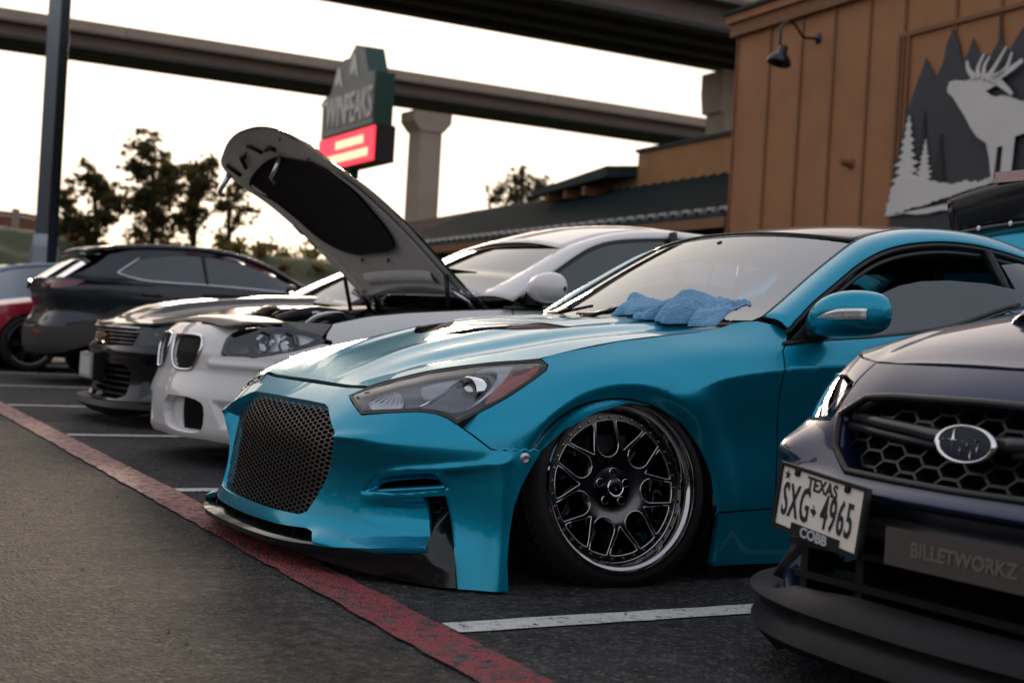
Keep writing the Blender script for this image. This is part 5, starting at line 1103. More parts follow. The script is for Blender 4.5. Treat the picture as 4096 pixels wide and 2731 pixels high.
# --- wheels
wl_ = show_wheel(coupe, (.030, -.900, .297), 1, R(-8.5), R(-3))
show_wheel(coupe, (.030, .900, .297), -1, R(-8.5), R(-3))
for k, ch in enumerate('AODHAN'):
    a = 1.75 - k * .36; text(ch, .0085, MT['steel'], wl_, Matrix.Translation((.018 * math.cos(a), .0455, .018 * math.sin(a))) @ Matrix.Rotation(PI / 2, 4, 'X') @ Matrix.Rotation(a - PI / 2, 4, 'Z'), 'cap_lettering', .0004)
text('h', .017, MT['steel'], wl_, Matrix.Translation((.0, .0455, -.006)) @ Matrix.Rotation(PI / 2, 4, 'X'), 'cap_emblem', .0004, bold=.0004)
for sg in (1, -1): wheel_generic(coupe, (2.82, -.86 * sg, .31), .31, .245, .25, sg, 7, MT['chrome'], MT['dchrome'], .05)

# ================================================================ parked cars behind
WHITE = principled('white car paint', (.66, .63, .61), .35, coat=1.0, coat_rough=.02); BLACKP = flake_paint('black car paint', (.010, .011, .014), .3, .3, .05); GREY = flake_paint('dark grey car paint', (.030, .034, .042), .7, .34, .08); NAVY = flake_paint('midnight blue paint', (.010, .018, .055), .6, .3, .06)
under_white = principled('hood underside', (.80, .76, .72), .45, noise=.08, nscale=6); felt = principled('hood felt liner', (.018, .014, .012), .95, noise=.4, nscale=9, bump=.4, bscale=40)
def on(sk, extra=0.0): return lambda s, z: sk(s, z, extra)
def arch_pts(sk, xc, zc, r, n=14): return [(float(sk.sx(xc - r * math.cos(t))), zc + r * math.sin(t)) for t in np.linspace(0, PI, n)]
def both(fnp, *a, **k):
    """near patch plus its mirror on the far side"""
    return fnp(*a, mirror=True, **k)
def span(name, edge, crown, mat, parent, n=15, flip=True, thick=.004, pw=2.2, fwd=0.0):
    """sheet spanning from the left edge curve (y<0) to its mirror, crowned in the middle; fwd pushes the middle forward"""
    G = []
    for (x, y, z), c in zip(edge, crown if hasattr(crown, '__len__') else [crown] * len(edge)):
        G.append([(x - fwd * (1 - abs(t) ** pw), -y * t, z + c * (1 - abs(t) ** pw)) for t in np.linspace(-1, 1, n)])
    return grid(name, G, mat, parent, flip=flip, thick=thick)
sk = SK['bmw']; bmw = empty('sedan', (1.75, 7.35, 0), R(2.5)); tag(bmw, 'white sedan with its hood propped wide open', 'car')
S = lambda x: float(sk.sx(x))
kid = round_poly([(.035, .632), (.06, .648), (.30, .650), (.365, .632), (.368, .56), (.32, .485), (.27, .470), (.14, .470), (.075, .492), (.04, .55)], 2)
mouth = round_poly([(.09, .338), (.30, .344), (.437, .328), (.470, .29), (.462, .19), (.415, .166), (.277, .162), (.15, .175), (.10, .21)], 1)
hl_b = [(.522, .555), (.53, .639), (.569, .681), (.70, .702), (.845, .711), (1.003, .692), (1.062, .660), (1.05, .642), (.93, .602), (.821, .576), (.719, .556), (.68, .560)]
fas = [(0, .14), (.25, .135), (.45, .14), (.62, .13), (.85, .12), (1.05, .115), (1.09, .13)] + [(1.10, .30), (1.10, .62), (1.075, .665)] + hl_b[6:1:-1] + [(.53, .69), (.36, .70), (.18, .705), (0, .707)]
fas = [(0, .14), (.25, .135), (.45, .14), (.62, .13), (.85, .12), (1.06, .12), (1.09, .40), (1.09, .64)] + [(1.05, .640), (.93, .600), (.821, .573), (.719, .553), (.68, .557), (.518, .552), (.526, .640), (.562, .690)] + [(.36, .700), (.18, .705), (0, .707)]
fasc = fas + [(-a, b) for a, b in fas[-2:0:-1]]
def bx(s, z):
    a = np.abs(s); p = np.stack([a, z], -1)
    e = .022 * sstep((sdf(p, [(.48, .52), (.56, .335), (1.0, .335), (1.2, .50)]) + .01) / .05) * 0
    e = e - .012 * np.exp(-((z - .51 - .0 * a) / .018) ** 2) * sstep((a - .42) / .05) * (1 - sstep((a - .75) / .2))
    e = e + .03 * sstep((sdf(p, [(.50, .335), (.56, .20), (1.2, .20), (1.2, .30), (.8, .345)])) / .04)
    return sk(s, z, e)
bf = patch('front_bumper', bx, fasc, WHITE, bmw, holes=[kid, kid * [-1, 1], mouth, mouth * [-1, 1]], step=.016, thick=.02, hole_thick=.05)
patch('bumper_backing', on(sk, .09), [(-.6, .15), (.6, .15), (.6, .66), (-.6, .66)], MT['dark'], bmw, step=.06, thick=0)
for sg in (1, -1):
    kk = empty('kidney_grille', (0, 0, 0)); kk.parent = bmw
    ring = np.vstack([kid, kid[:1]]); MB().tube([tuple(sk(np.array([sg * a]), np.array([b]), -.003)[0]) for a, b in ring], .008, 8, cap=False).build('surround', MT['chrome'] if sg else None, kk, smooth=True)
    for a in np.linspace(.055, .355, 13):
        zz = [z for z in np.linspace(.47, .65, 30) if pip(np.array([[a, z]]), kid)[0]]
        if len(zz) > 2: MB().tube([tuple(sk(np.array([sg * a]), np.array([z]), .02)[0]) for z in (zz[0], (zz[0] + zz[-1]) / 2, zz[-1])], .0065, 6).build('slat', MT['black'], kk)
    mi = mouth.copy(); hexmesh('intake_mesh', lambda s, z, d: sk(sg * s, z, .045 + d), [(.235, .345), (.45, .345), (.48, .18), (.235, .18)], .03, .012, .0012, .006, MT['black'], bmw)
    patch('intake_wall', lambda s, z: sk(sg * s, z, .05), [(.05, .16), (.24, .16), (.24, .345), (.05, .345)], WHITE, bmw, step=.04, thick=0, flip=sg < 0)
    # headlight
    hl = empty('headlight', (0, 0, 0)); hl.parent = bmw
    def hp(name, ex, poly, mat, th=.004, rnd=1, step=.025):
        o = patch(name, on(sk, ex), round_poly(poly, rnd) if rnd else poly, mat, hl, step=step, thick=th)
        if sg < 0:
            for v in o.data.vertices: v.co.y *= -1
            o.data.flip_normals()
    hp('lens', -.002, hl_b, MT['clear'], 0); hp('housing', .06, hl_b, MT['black'], 0)
    c = np.mean(hl_b, 0); hp('gasket', .006, hl_b, MT['black_trim'], .02) if False else None
    big = [tuple(c + (np.array(p) - c) * 1.03) for p in hl_b]
    o = patch('lens_rim', on(sk, .002), round_poly(big, 1), MT['black_trim'], hl, holes=[round_poly([tuple(c + (np.array(p) - c) * .94) for p in hl_b], 1)], step=.03, thick=.03)
    if sg < 0:
        for v in o.data.vertices: v.co.y *= -1
        o.data.flip_normals()
    hp('reflector', .045, [(.69, .575), (.70, .67), (.98, .68), (1.03, .655), (.82, .59)], MT['hl_mid'], .01)
    hp('side_marker', .03, [(.54, .57), (.54, .62), (.66, .605), (.67, .570)], principled('smoked lens', (.05, .035, .03), .2, coat=1), .004)
    for s_ in (.75, .88):
        p = sk(np.array([sg * s_]), np.array([.632]), .035)[0]; m_ = MB().lathe([(.05, .02), (.052, -.02), (.044, -.02), (.038, .0), (.015, .004), (0, .0)], 24, 'z'); place(m_, Matrix.Translation(p) @ Vector((-.85, -.5 * sg, .05)).to_track_quat('-Z', 'Y').to_matrix().to_4x4()); m_.build('lamp_ring', MT['chrome'], hl, sharp=40)
# fender, door, sills
f_t = [(1.075, .690), (1.105, .740), (1.25, .775), (1.318, .790), (1.5, .815), (1.8, .845), (2.0, .862), (2.08, .868)]
f_b = [(1.10, .66), (1.10, .42)] + arch_pts(sk, .90, .315, .345)[2:-1] + [(S(1.26), .22), (2.07, .22), (2.07, .60)]
both(patch, 'fender', on(sk), [(1.07, .668)] + f_b + [(2.08, .86)] + f_t[::-1], WHITE, bmw, step=.02, thick=.015)
both(patch, 'door', on(sk), [(2.08, .225), (3.2, .225), (3.25, .5), (3.25, .90), (2.6, .885), (2.09, .868)], WHITE, bmw, step=.03, thick=.012)
both(patch, 'rear_side', on(sk), [(3.26, .225)] + arch_pts(sk, 3.87, .315, .35) + [(S(4.7), .25), (S(4.85), .5), (S(4.8), .9), (4.3, .92), (3.26, .90)], WHITE, bmw, step=.04, thick=.012)
both(patch, 'sill', on(sk, .01), [(S(1.26), .12), (S(3.5), .12), (S(3.5), .215), (S(1.26), .215)], WHITE, bmw, step=.06, thick=.02)
for xx in (.90, 3.87):
    for sg in (1, -1): wheel_generic(bmw, (xx, -.79 * sg, .33), .335, .25, .255, sg, 5, MT['steel'], MT['dchrome'])
mbb = MB().box((.3, -.78, .12), (4.6, .78, .16)); mbb.build('underbody', MT['dark'], bmw)
# greenhouse
zA = lambda pts: [tuple(p) for p in pts]
Aw = [(1.377, -0.72, 0.926), (1.57, -0.69, 1.019), (1.768, -0.66, 1.129), (1.937, -0.635, 1.223), (2.061, -0.615, 1.272), (2.26, -0.6, 1.332), (2.56, -0.6, 1.372), (2.902, -0.6, 1.372)]
Bw = [(1.52, -0.86, 0.909), (1.682, -0.82, 1.013), (1.877, -0.77, 1.136), (2.054, -0.735, 1.236), (2.213, -0.715, 1.285), (2.408, -0.7, 1.312), (2.58, -0.7, 1.327), (2.74, -0.7, 1.333)]
Aw = Aw + [(3.6, -.58, 1.34), (4.05, -.58, 1.12)]; Bw = Bw + [(3.35, -.70, 1.31), (3.9, -.74, 1.05)]
a_, b_ = samp(Aw, 50), samp(Bw, 50)
grid('roof_rail', [a_ * (1 - t) + b_ * t + np.array([0, -.015 * math.sin(PI * t), .012 * math.sin(PI * t)]) for t in np.linspace(0, 1, 7)], WHITE, bmw, mirror=True, thick=.005)
iw = int(np.argmin(np.abs(a_[:, 0] - 1.95)))
span('windshield', [a_[int(k)] for k in np.linspace(0, iw, 14)], [.0 + .02 * math.sin(PI * f) for f in np.linspace(0, 1, 14)], MT['glass'], bmw, thick=0, fwd=.12)
span('roof', [a_[int(k)] for k in np.linspace(iw, 40, 16)], .055, WHITE, bmw)
span('rear_window', [a_[int(k)] for k in np.linspace(40, 49, 6)], .05, MT['tint'], bmw, thick=0)
zb = lambda x: .875 + .03 * (x - 1.5)
def wing(x, z):
    zt = np.interp(x, b_[:, 0], b_[:, 2]); wt = np.interp(x, b_[:, 0], -b_[:, 1]); f = np.clip((z - zb(x)) / (zt - zb(x) + 1e-6), -.3, 1.2); return np.stack([x, -(.872 + (wt - .872) * f), z], -1)
wpoly = [(x, float(np.interp(x, b_[:, 0], b_[:, 2])) - .012) for x in np.linspace(1.52, 3.5, 20)] + [(3.5, float(zb(3.5))), (1.48, float(zb(1.48)))]
patch('side_glass', wing, wpoly, MT['tint'], bmw, step=.06, thick=0, mirror=True)
for sg in (1, -1):
    MB().tube([(p[0] + .01, p[1] * sg + sg * .004, p[2] - .012) for p in b_[1:46]], .013, 6).build('window_frame', MT['black_trim'], bmw, smooth=True)
    MB().tube([(x, -.872 * sg, zb(x)) for x in np.linspace(1.46, 3.6, 16)], .010, 6).build('belt_moulding', MT['black_trim'], bmw, smooth=True)
    MB().tube([(2.62, -.87 * sg, .9), (2.6, -.72 * sg, 1.36)], .025, 6).build('door_pillar', MT['black_trim'], bmw)
    G = []
    for (y, cx, cz, hx, hz) in ((.90, 1.62, .975, .04, .04), (.95, 1.63, .985, .075, .075), (1.02, 1.64, .99, .085, .085), (1.08, 1.66, .99, .075, .075), (1.110, 1.67, .985, .045, .052), (1.122, 1.672, .985, .012, .014)):
        r_ = [(cx + hx * math.cos(t) * (1.2 if math.cos(t) < 0 else .6), -sg * y, cz + hz * math.sin(t)) for t in np.linspace(0, 2 * PI, 17)]; G.append(r_)
    mm = grid('door_mirror', G, WHITE, bmw, flip=sg < 0, sub=1); MB().box((1.60, -.95 if sg > 0 else .84, .90), (1.70, -.84 if sg > 0 else .95, .95)).build('mirror_arm', MT['black'], mm)
MB().box((1.3, -.7, .55), (3.9, .7, .58)).build('cabin_floor', MT['interior'], bmw); span('dashboard', [(1.42, -.70, .90), (1.6, -.72, .92), (1.85, -.72, .90), (1.88, -.72, .7)], .02, MT['dash'], bmw)
for sg in (-1, 1):
    G = [[(x0, sg * .38 - hw, z), (x0, sg * .38 + hw, z), (x1, sg * .38 + hw, z), (x1, sg * .38 - hw, z), (x0, sg * .38 - hw, z)] for z, hw, x0, x1 in ((.6, .25, 2.0, 2.5), (.8, .25, 2.35, 2.55), (1.0, .23, 2.45, 2.6), (1.08, .13, 2.5, 2.6), (1.22, .13, 2.52, 2.6))]
    grid('seat', G, MT['seat'], bmw, sub=2)
tag(mk('windshield_sticker', [(1.50, -.60, .95), (1.53, -.50, .95), (1.56, -.50, .985), (1.53, -.60, .985)], [(0, 1, 2, 3)], MT['white_plastic'], bmw, False))
# engine bay
bay = MB().box((.32, -.66, .50), (1.42, .66, .52)); bay.build('engine_bay_floor', MT['dark'], bmw)
for sg in (1, -1):
    edge = [tuple(sk(np.array([s]), np.array([z]))[0]) for s, z in f_t]; G = [[(p[0], p[1] * sg, p[2] + .004) for p in edge], [(p[0] + .01, (p[1] + .10) * sg, p[2] - .03) for p in edge], [(p[0] + .02, (p[1] + .14) * sg, p[2] - .2) for p in edge]]
    grid('bay_gutter', G, MT['black'], bmw, flip=sg > 0, thick=.004)
span('radiator_cover', [(.10, -.52, .700), (.22, -.60, .722), (.40, -.62, .730)], [.02, .03, .03], principled('radiator shroud', (.16, .13, .11), .5), bmw)
mb = MB().box((.55, -.30, .55), (1.20, .30, .735)); eng = mb.build('engine_cover', MT['black'], bmw)
for sg in (-1, 1):
    MB().lathe([(0, .06), (.06, .055), (.085, .03), (.09, 0), (.09, -.1)], 24, 'z', (1.15, sg * .52, .765)).build('strut_tower', principled('strut tower white', (.55, .53, .5), .4, coat=.5), bmw, sharp=40)
    MB().tube(smooth_line([(.50, sg * .18, .74), (.62, sg * .34, .79), (.80, sg * .46, .77), (.9, sg * .40, .70)], 5), .035, 10).build('intake_pipe', MT['black'], bmw, smooth=True)
    MB().tube(smooth_line([(.55, sg * .42, .72), (.60, sg * .50, .78), (.72, sg * .50, .80), (.76, sg * .44, .74)], 5), .012, 8).build('coolant_hose', MT['steel'], bmw, smooth=True)
for k in range(16): MB().tube(smooth_line([(random.uniform(.45, 1.25), random.uniform(-.55, .55), .66), (random.uniform(.45, 1.25), random.uniform(-.55, .55), random.uniform(.72, .82)), (random.uniform(.45, 1.25), random.uniform(-.55, .55), .68)], 5), random.uniform(.005, .014), 6).build('engine_hose', random.choice([MT['black'], MT['dchrome'], MT['steel']]), bmw, smooth=True)
MB().box((.45, -.60, .60), (.70, -.38, .74)).build('fluid_tank', principled('tank grey', (.3, .29, .28), .5), bmw); MB().box((1.25, -.60, .74), (1.45, .60, .80)).build('cowl_cover', MT['black'], bmw)
# open hood: built closed over (u along, v across), then swung up about the rear hinge
oh = empty('hood', (0, 0, 0)); oh.parent = bmw
U_ = np.linspace(0, 1, 26); V_ = np.linspace(-1, 1, 31)
grid('hood_skin', [[open_hood(np.array(u), np.array(v)) for v in V_] for u in U_], WHITE, oh, flip=False)
grid('hood_inner_frame', [[open_hood(np.array(.01 + .975 * u), np.array(v * .985), .012 + .022 * min(1, (1 - abs(v)) * 7, (1 - u) * 9 + .2)) for v in V_] for u in U_], under_white, oh, flip=True)
ft = round_poly([(0.739, 0.819), (0.766, 0.545), (0.786, 0.097), (0.746, -0.171), (0.719, -0.545), (0.632, -0.753), (0.492, -0.605), (0.401, -0.559), (0.324, -0.472), (0.264, -0.304), (0.258, 0.07), (0.258, 0.445), (0.328, 0.666), (0.401, 0.746), (0.485, 0.753), (0.552, 0.773), (0.609, 0.786), (0.692, 0.853)], 2)
patch('felt_liner', lambda u, v: open_hood(u, v, .040), ft, felt, oh, step=.04, thick=.012, flip=True)
for q in ([(0.465, 0.893), (0.415, 0.906)], [(0.381, 0.9), (0.331, 0.9)]):
    (u0, v0), (u1, v1) = q; du, dv = u1 - u0, v1 - v0
    patch('frame_slot', lambda u, v: open_hood(u, v, .0365), [(u0, v0), (u1, v1), (u1 + .012, v1 + .03), (u0 + .012, v0 + .03)], MT['dark'], oh, step=.02, thick=.002, flip=True)
for q in ([(0.823, 0.191), (0.873, 0.244), (0.886, 0.278)], [(0.786, 0.786), (0.843, 0.799), (0.883, 0.806)], [(0.819, -0.07), (0.839, -0.017), (0.829, 0.09)], [(0.846, 0.492), (0.853, 0.552), (0.799, 0.639)]):
    MB().tube([tuple(open_hood(np.array(u), np.array(v), .05)) for u, v in q], .012, 6).build('latch_cable', MT['black'], oh, smooth=True)
for u, v in [(0.766, 0.03), (0.836, 0.886)]:
    p = open_hood(np.array(u), np.array(v), .045); MB().tube([tuple(p), (p[0] - .02, p[1], p[2] - .04), (p[0] - .05, p[1] + .01, p[2] - .11), (p[0] - .02, p[1] + .01, p[2] - .13)], [.02, .016, .012, .012], 6).build('latch_hook', MT['steel'], oh, smooth=True)
for k, (u, v) in enumerate([(0.227, 0.411), (0.211, -0.03), (0.742, -0.425), (0.883, -0.411), (0.856, 0.458)]):
    p = open_hood(np.array(u), np.array(v), .042); MB().lathe([(0, -.004), (.012, -.003), (.014, 0)], 10, 'x', tuple(p)).build('frame_plug', MT['black'], oh)
G_ = [[open_hood(np.array(u), np.array(v), .036 + .02 * math.sin(PI * f)) for v in np.linspace(-.62, .62, 15)] for f, u in zip(np.linspace(0, 1, 5), np.linspace(.075, .15, 5))]; grid('cross_rib', G_, under_white, oh, flip=True)
for sg in (-1, 1):
    G_ = [[open_hood(np.array(u), np.array(sg * v), .036 + .014 * math.sin(PI * f)) for u in np.linspace(.06, .72, 16)] for f, v in zip(np.linspace(0, 1, 5), np.linspace(.80, .90, 5))]; grid('side_rib', G_, under_white, oh, flip=sg < 0)
    p = open_hood(np.array(.15), np.array(sg * .93), .03); MB().tube([tuple(p), (1.26, sg * .66, .83)], [.012, .012], 8).build('gas_strut', MT['black'], oh, smooth=True)
    mb = MB(); q = open_hood(np.array(.05), np.array(sg * .9), .03); mb.tube([tuple(q), (1.42, sg * .67, .93), (1.46, sg * .68, .84)], [.03, .022, .03], 6, sx=.4); mb.tube([(q[0] - .05, q[1], q[2] + .0), (1.36, sg * .67, .90), (1.40, sg * .68, .83)], [.02, .015, .02], 6, sx=.5); mb.build('hood_hinge', MT['steel'], oh, smooth=True)


# ---------------------------------------------------------------- black muscle car
sk = SK['cam']; cam_c = empty('muscle_car', (1.90, 10.0, 0), R(2.5)); tag(cam_c, 'black muscle car with stacked grille and a front plate', 'car')
S = lambda x: float(sk.sx(x))
ug = [(0, .645), (.55, .640), (.60, .62), (.56, .53), (0, .52)]; lg = [(0, .40), (.46, .40), (.52, .36), (.50, .20), (.40, .17), (0, .165)]
duct = [(.66, .42), (.78, .43), (.86, .40), (.85, .25), (.76, .21), (.70, .22)]
def sym(h): return [(-a, b) for a, b in h[::-1] if a > 0] + h
fh = [(0, .155), (.45, .16), (.70, .17), (.95, .17), (1.05, .25), (1.06, .60), (.98, .690), (.80, .690), (.55, .672), (0, .665)]
def cx(s, z):
    a = np.abs(s); e = -.02 * np.exp(-((z - .485) / .028) ** 2) * (1 - sstep((a - .75) / .15)); p = np.stack([a, z], -1); e = e + .03 * sstep(sdf(p, [(.62, .45), (.90, .47), (.92, .20), (.64, .17)]) / .05); return sk(s, z, e)
hlc = [(.60, .63), (.64, .655), (.88, .660), (.93, .62), (.86, .55), (.62, .535)]
fb = patch('front_bumper', cx, sym(fh), BLACKP, cam_c, holes=[sym(ug)[:-1] if False else np.array(sym(ug)), np.array(sym(lg)), np.array(hlc), np.array(hlc) * [-1, 1]], step=.022, thick=.02, hole_thick=.05)
patch('grille_backing', on(sk, .10), [(-.95, .15), (.95, .15), (.95, .66), (-.95, .66)], MT['dark'], cam_c, step=.08, thick=0)
for z in (.545, .57, .595, .62): MB().tube([tuple(sk(np.array([s]), np.array([z]), .025)[0]) for s in np.linspace(-.57, .57, 21)], .007, 6).build('grille_bar', MT['dchrome'] if z < .6 else MT['steel'], cam_c, smooth=True)
for z in (.20, .24, .28, .32, .36): MB().tube([tuple(sk(np.array([s]), np.array([z]), .03)[0]) for s in np.linspace(-.5, .5, 17)], .006, 6).build('lower_bar', MT['black'], cam_c, smooth=True)
MB().tube([tuple(sk(np.array([s]), np.array([.648]), -.004)[0]) for s in np.linspace(-.6, .6, 21)], .006, 6).build('grille_trim', MT['chrome'], cam_c, smooth=True)
bow = [(-.10, .012), (-.035, .012), (-.03, .03), (.03, .03), (.035, .012), (.10, .012), (.085, -.012), (.03, -.012), (.025, -.03), (-.035, -.03), (-.04, -.012), (-.115, -.012)]
patch('badge', on(sk, -.006), [(a, .582 + b) for a, b in bow], MT['brass'], cam_c, step=.05, thick=.012)
for sg in (1, -1):
    hl = empty('headlight', (0, 0, 0)); hl.parent = cam_c
    o = patch('lens', on(sk, -.001), np.array(hlc) * [sg, 1], MT['clear'], hl, step=.04, thick=0, flip=sg < 0)
    o = patch('housing', on(sk, .06), np.array(hlc) * [sg, 1], MT['black'], hl, step=.04, thick=0, flip=sg < 0)
    for s_ in (.70, .83):
        p = sk(np.array([sg * s_]), np.array([.605]), .04)[0]; m_ = MB().lathe([(.045, .02), (.047, -.01), (.04, -.01), (.03, .01), (0, .0)], 20, 'z'); place(m_, Matrix.Translation(p) @ Vector((-.85, -.5 * sg, .05)).to_track_quat('-Z', 'Y').to_matrix().to_4x4()); m_.build('lamp_ring', MT['dchrome'], hl, sharp=40)
    MB().tube([tuple(sk(np.array([sg * s_]), np.array([z]), -.002)[0]) for s_, z in ((.93, .655), (.945, .62), (.92, .575))], .006, 6).build('marker_trim', MT['amber'], hl, smooth=True)
sp = [(0, .155), (.5, .16), (.9, .165), (1.0, .18), (1.0, .14), (.9, .125), (.5, .12), (0, .12)]
patch('front_splitter', lambda s, z: sk(s, z, -.075 + .05 * sstep((np.abs(s) - .75) / .2)), sym(sp), MT['black'], cam_c, step=.05, thick=.14)
pl = empty('licence_plate', (0, 0, 0)); pl.parent = cam_c
MB().box((-.075, -.02, .285), (-.06, .31, .455)).build('plate_frame', principled('plate frame grey', (.4, .39, .38), .4, metal=.3), pl)
MB().box((-.078, .0, .305), (-.0752, .29, .435)).build('plate', principled('plate white', (.50, .48, .46), .5, noise=.3, nscale=30), pl); MB().box((-.06, -.03, .27), (.02, .32, .46)).build('plate_mount', MT['black'], pl)
fo = [(1.06, .25), (1.06, .60), (.985, .692), (1.2, .74), (1.6, .80), (2.06, .845), (2.06, .22)] + [q for q in arch_pts(sk, .92, .335, .365)[::-1]]
both(patch, 'fender', on(sk), fo, BLACKP, cam_c, step=.03, thick=.012)
both(patch, 'body_side', on(sk), [(2.07, .22), (S(3.4), .22)] + arch_pts(sk, 3.75, .335, .37) + [(S(4.6), .3), (S(4.7), .8), (3.5, .92), (2.07, .85)], BLACKP, cam_c, step=.04, thick=.012)
ed = [tuple(sk(np.array([s]), np.array([z]))[0]) for s, z in ((.985, .693), (1.2, .741), (1.6, .801), (2.06, .847))]
def chood(x, y):
    w = np.abs(y); we = np.interp(x, [.03, .12, .3, .6, 1.0, 1.6], [.60, .70, .79, .845, .86, .86]); ze = np.interp(x, [.03, .2, .4, .7, 1.1, 1.6], [.668, .690, .72, .765, .81, .85]); t = np.clip(w / we, 0, 1.1)
    z = ze + np.interp(x, [.03, .2, .5, 1.0, 1.6], [.0, .045, .07, .07, .055]) * (1 - t ** 2.2); rise = .045 * sstep((x - .12) / .25) * (1 - sstep((w - .30) / .10)); return np.stack([x, y, z + rise], -1)
hedge = [(.035, -.0), (.045, -.3), (.07, -.5), (.14, -.69), (.3, -.785), (.6, -.84), (1.0, -.855), (1.55, -.855), (1.5, -.4), (1.45, 0)]
patch('hood', chood, hedge + [(x, -y) for x, y in hedge[-2:0:-1]], BLACKP, cam_c, step=.03, thick=.02)
MB().box((.75, -.22, .885), (1.05, .22, .912)).build('hood_insert', MT['black'], cam_c)
aw = smooth_line([(1.50, -.80, .87), (1.85, -.70, 1.06), (2.15, -.62, 1.19), (2.5, -.58, 1.235), (3.0, -.58, 1.22), (3.5, -.6, 1.10), (4.0, -.65, .96)], 8)
span('windshield', aw[:17:2], .03, MT['glass'], cam_c, thick=0, fwd=.15); span('roof', aw[16:34:2], .04, BLACKP, cam_c); span('rear_window', aw[32::2], .03, MT['tint'], cam_c, thick=0)
for sg in (1, -1):
    MB().tube([(p[0], p[1] * sg, p[2]) for p in aw], .035, 8, sx=1.0).build('roof_rail', BLACKP, cam_c, smooth=True)
    lo_ = [(p[0], -.86 * sg, .86 + .02 * (p[0] - 1.5)) for p in aw[3:44:4]]; up_ = [(p[0] + .02, p[1] * sg, p[2] - .02) for p in aw[3:44:4]]
    grid('side_glass', [lo_, up_], MT['tint'], cam_c, flip=sg > 0)
    G = [[(cx_ + hx * math.cos(t), -sg * y, cz + hz * math.sin(t)) for t in np.linspace(0, 2 * PI, 15)] for (y, cx_, cz, hx, hz) in ((.88, 1.72, .92, .03, .03), (.94, 1.73, .935, .07, .06), (1.02, 1.75, .94, .075, .065), (1.065, 1.77, .94, .045, .048), (1.078, 1.77, .94, .012, .012))]
    grid('door_mirror', G, BLACKP, cam_c, flip=sg < 0, sub=1)
    for xx in (.92, 3.75): wheel_generic(cam_c, (xx, -.81 * sg, .34), .345, .26, .26, sg, 5, MT['dchrome'], MT['black'])
MB().box((.25, -.75, .16), (4.5, .75, .2)).build('underbody', MT['dark'], cam_c); MB().box((1.5, -.7, .6), (3.6, .7, .63)).build('cabin_floor', MT['interior'], cam_c)
# ---------------------------------------------------------------- dark grey crossover, tail towards the lane
sk = SK['suv']; suv = empty('crossover', (2.20, 15.5, 0), R(2.5)); tag(suv, 'dark grey crossover backed in beside the black muscle car', 'car')
S = lambda x: float(sk.sx(x)); tyre_clad = principled('grey black cladding', (.030, .026, .024), .6)
zt_roof = curve([.30, .45, .94, 1.39, 1.86, 2.25, 2.66, 3.0], [1.345, 1.385, 1.455, 1.475, 1.455, 1.365, 1.185, 1.0])
lamp = round_poly([(0.347, 1.032), (0.48, 0.97), (0.621, 0.953), (0.888, 1.003), (1.029, 1.041), (0.895, 1.061), (0.629, 1.053)], 1)
AX = .86
tail_o = [(0, .58), (.45, .58), (.78, .575), (.82, .62)] + [(S(AX - .46 * math.cos(t)), .37 + .46 * math.sin(t)) for t in np.linspace(.72, PI - .1, 16)] + [(S(1.36), .35), (S(2.9), .35), (S(2.95), .6), (S(2.95), 1.03), (S(2.3), 1.07), (S(1.71), 1.09), (S(1.04), 1.09), (S(.84), 1.11), (S(.685), 1.155), (S(.90), 1.305), (S(.75), 1.31), (S(.66), 1.29), (S(.52), 1.22), (S(.38), 1.15), (S(.24), 1.085), (.3, 1.07), (0, 1.07)]
def sx_(s, z):
    a = np.abs(s); e = -.02 * np.exp(-((z - 1.07) / .03) ** 2) * (1 - sstep((a - .4) / .2)); return sk(s, z, e)
patch('body_side', sx_, tail_o + [(-a, b) for a, b in tail_o[-2:0:-1]], GREY, suv, holes=[lamp, lamp * [-1, 1]], step=.03, thick=.02)
cl = [(0, .29), (.40, .29), (.62, .30), (.80, .33)] + [(S(AX - .385 * math.cos(t)), .37 + .385 * math.sin(t)) for t in np.linspace(.15, PI - .1, 16)] + [(S(1.30), .26), (S(2.9), .26), (S(2.9), .345), (S(1.36), .34)] + [(S(AX - .465 * math.cos(t)), .37 + .465 * math.sin(t)) for t in np.linspace(PI - .1, .72, 16)] + [(.80, .60), (.78, .568), (.45, .573), (0, .573)]
patch('bumper_cladding', on(sk, -.008), cl + [(-a, b) for a, b in cl[-2:0:-1]], tyre_clad, suv, step=.03, thick=.03)
for sg in (1, -1):
    tlm = empty('tail_lamp', (0, 0, 0)); tlm.parent = suv
    patch('lens', on(sk, -.004), lamp * [sg, 1], principled('tail lens red', (.12, .008, .010), .12, coat=1), tlm, step=.03, thick=.03, flip=sg < 0)
    p = sk(np.array([sg * (float(lamp[:, 0].min()) + .12)]), np.array([1.0]), -.012)[0]; m_ = MB().lathe([(.028, .0), (.03, -.008), (.02, -.012), (0, -.01)], 20, 'z'); place(m_, Matrix.Translation(p) @ Vector((-.9, -.4 * sg, .05)).to_track_quat('-Z', 'Y').to_matrix().to_4x4()); m_.build('lamp_roundel', principled('lamp roundel', (.35, .05, .06), .2, coat=1), tlm, smooth=True)
    patch('bumper_reflector', on(sk, -.012), np.array([(.28, .535), (.47, .53), (.47, .505), (.30, .51)]) * [sg, 1], principled('red reflector', (.45, .05, .02), .25, coat=1), suv, step=.05, thick=.006, flip=sg < 0)
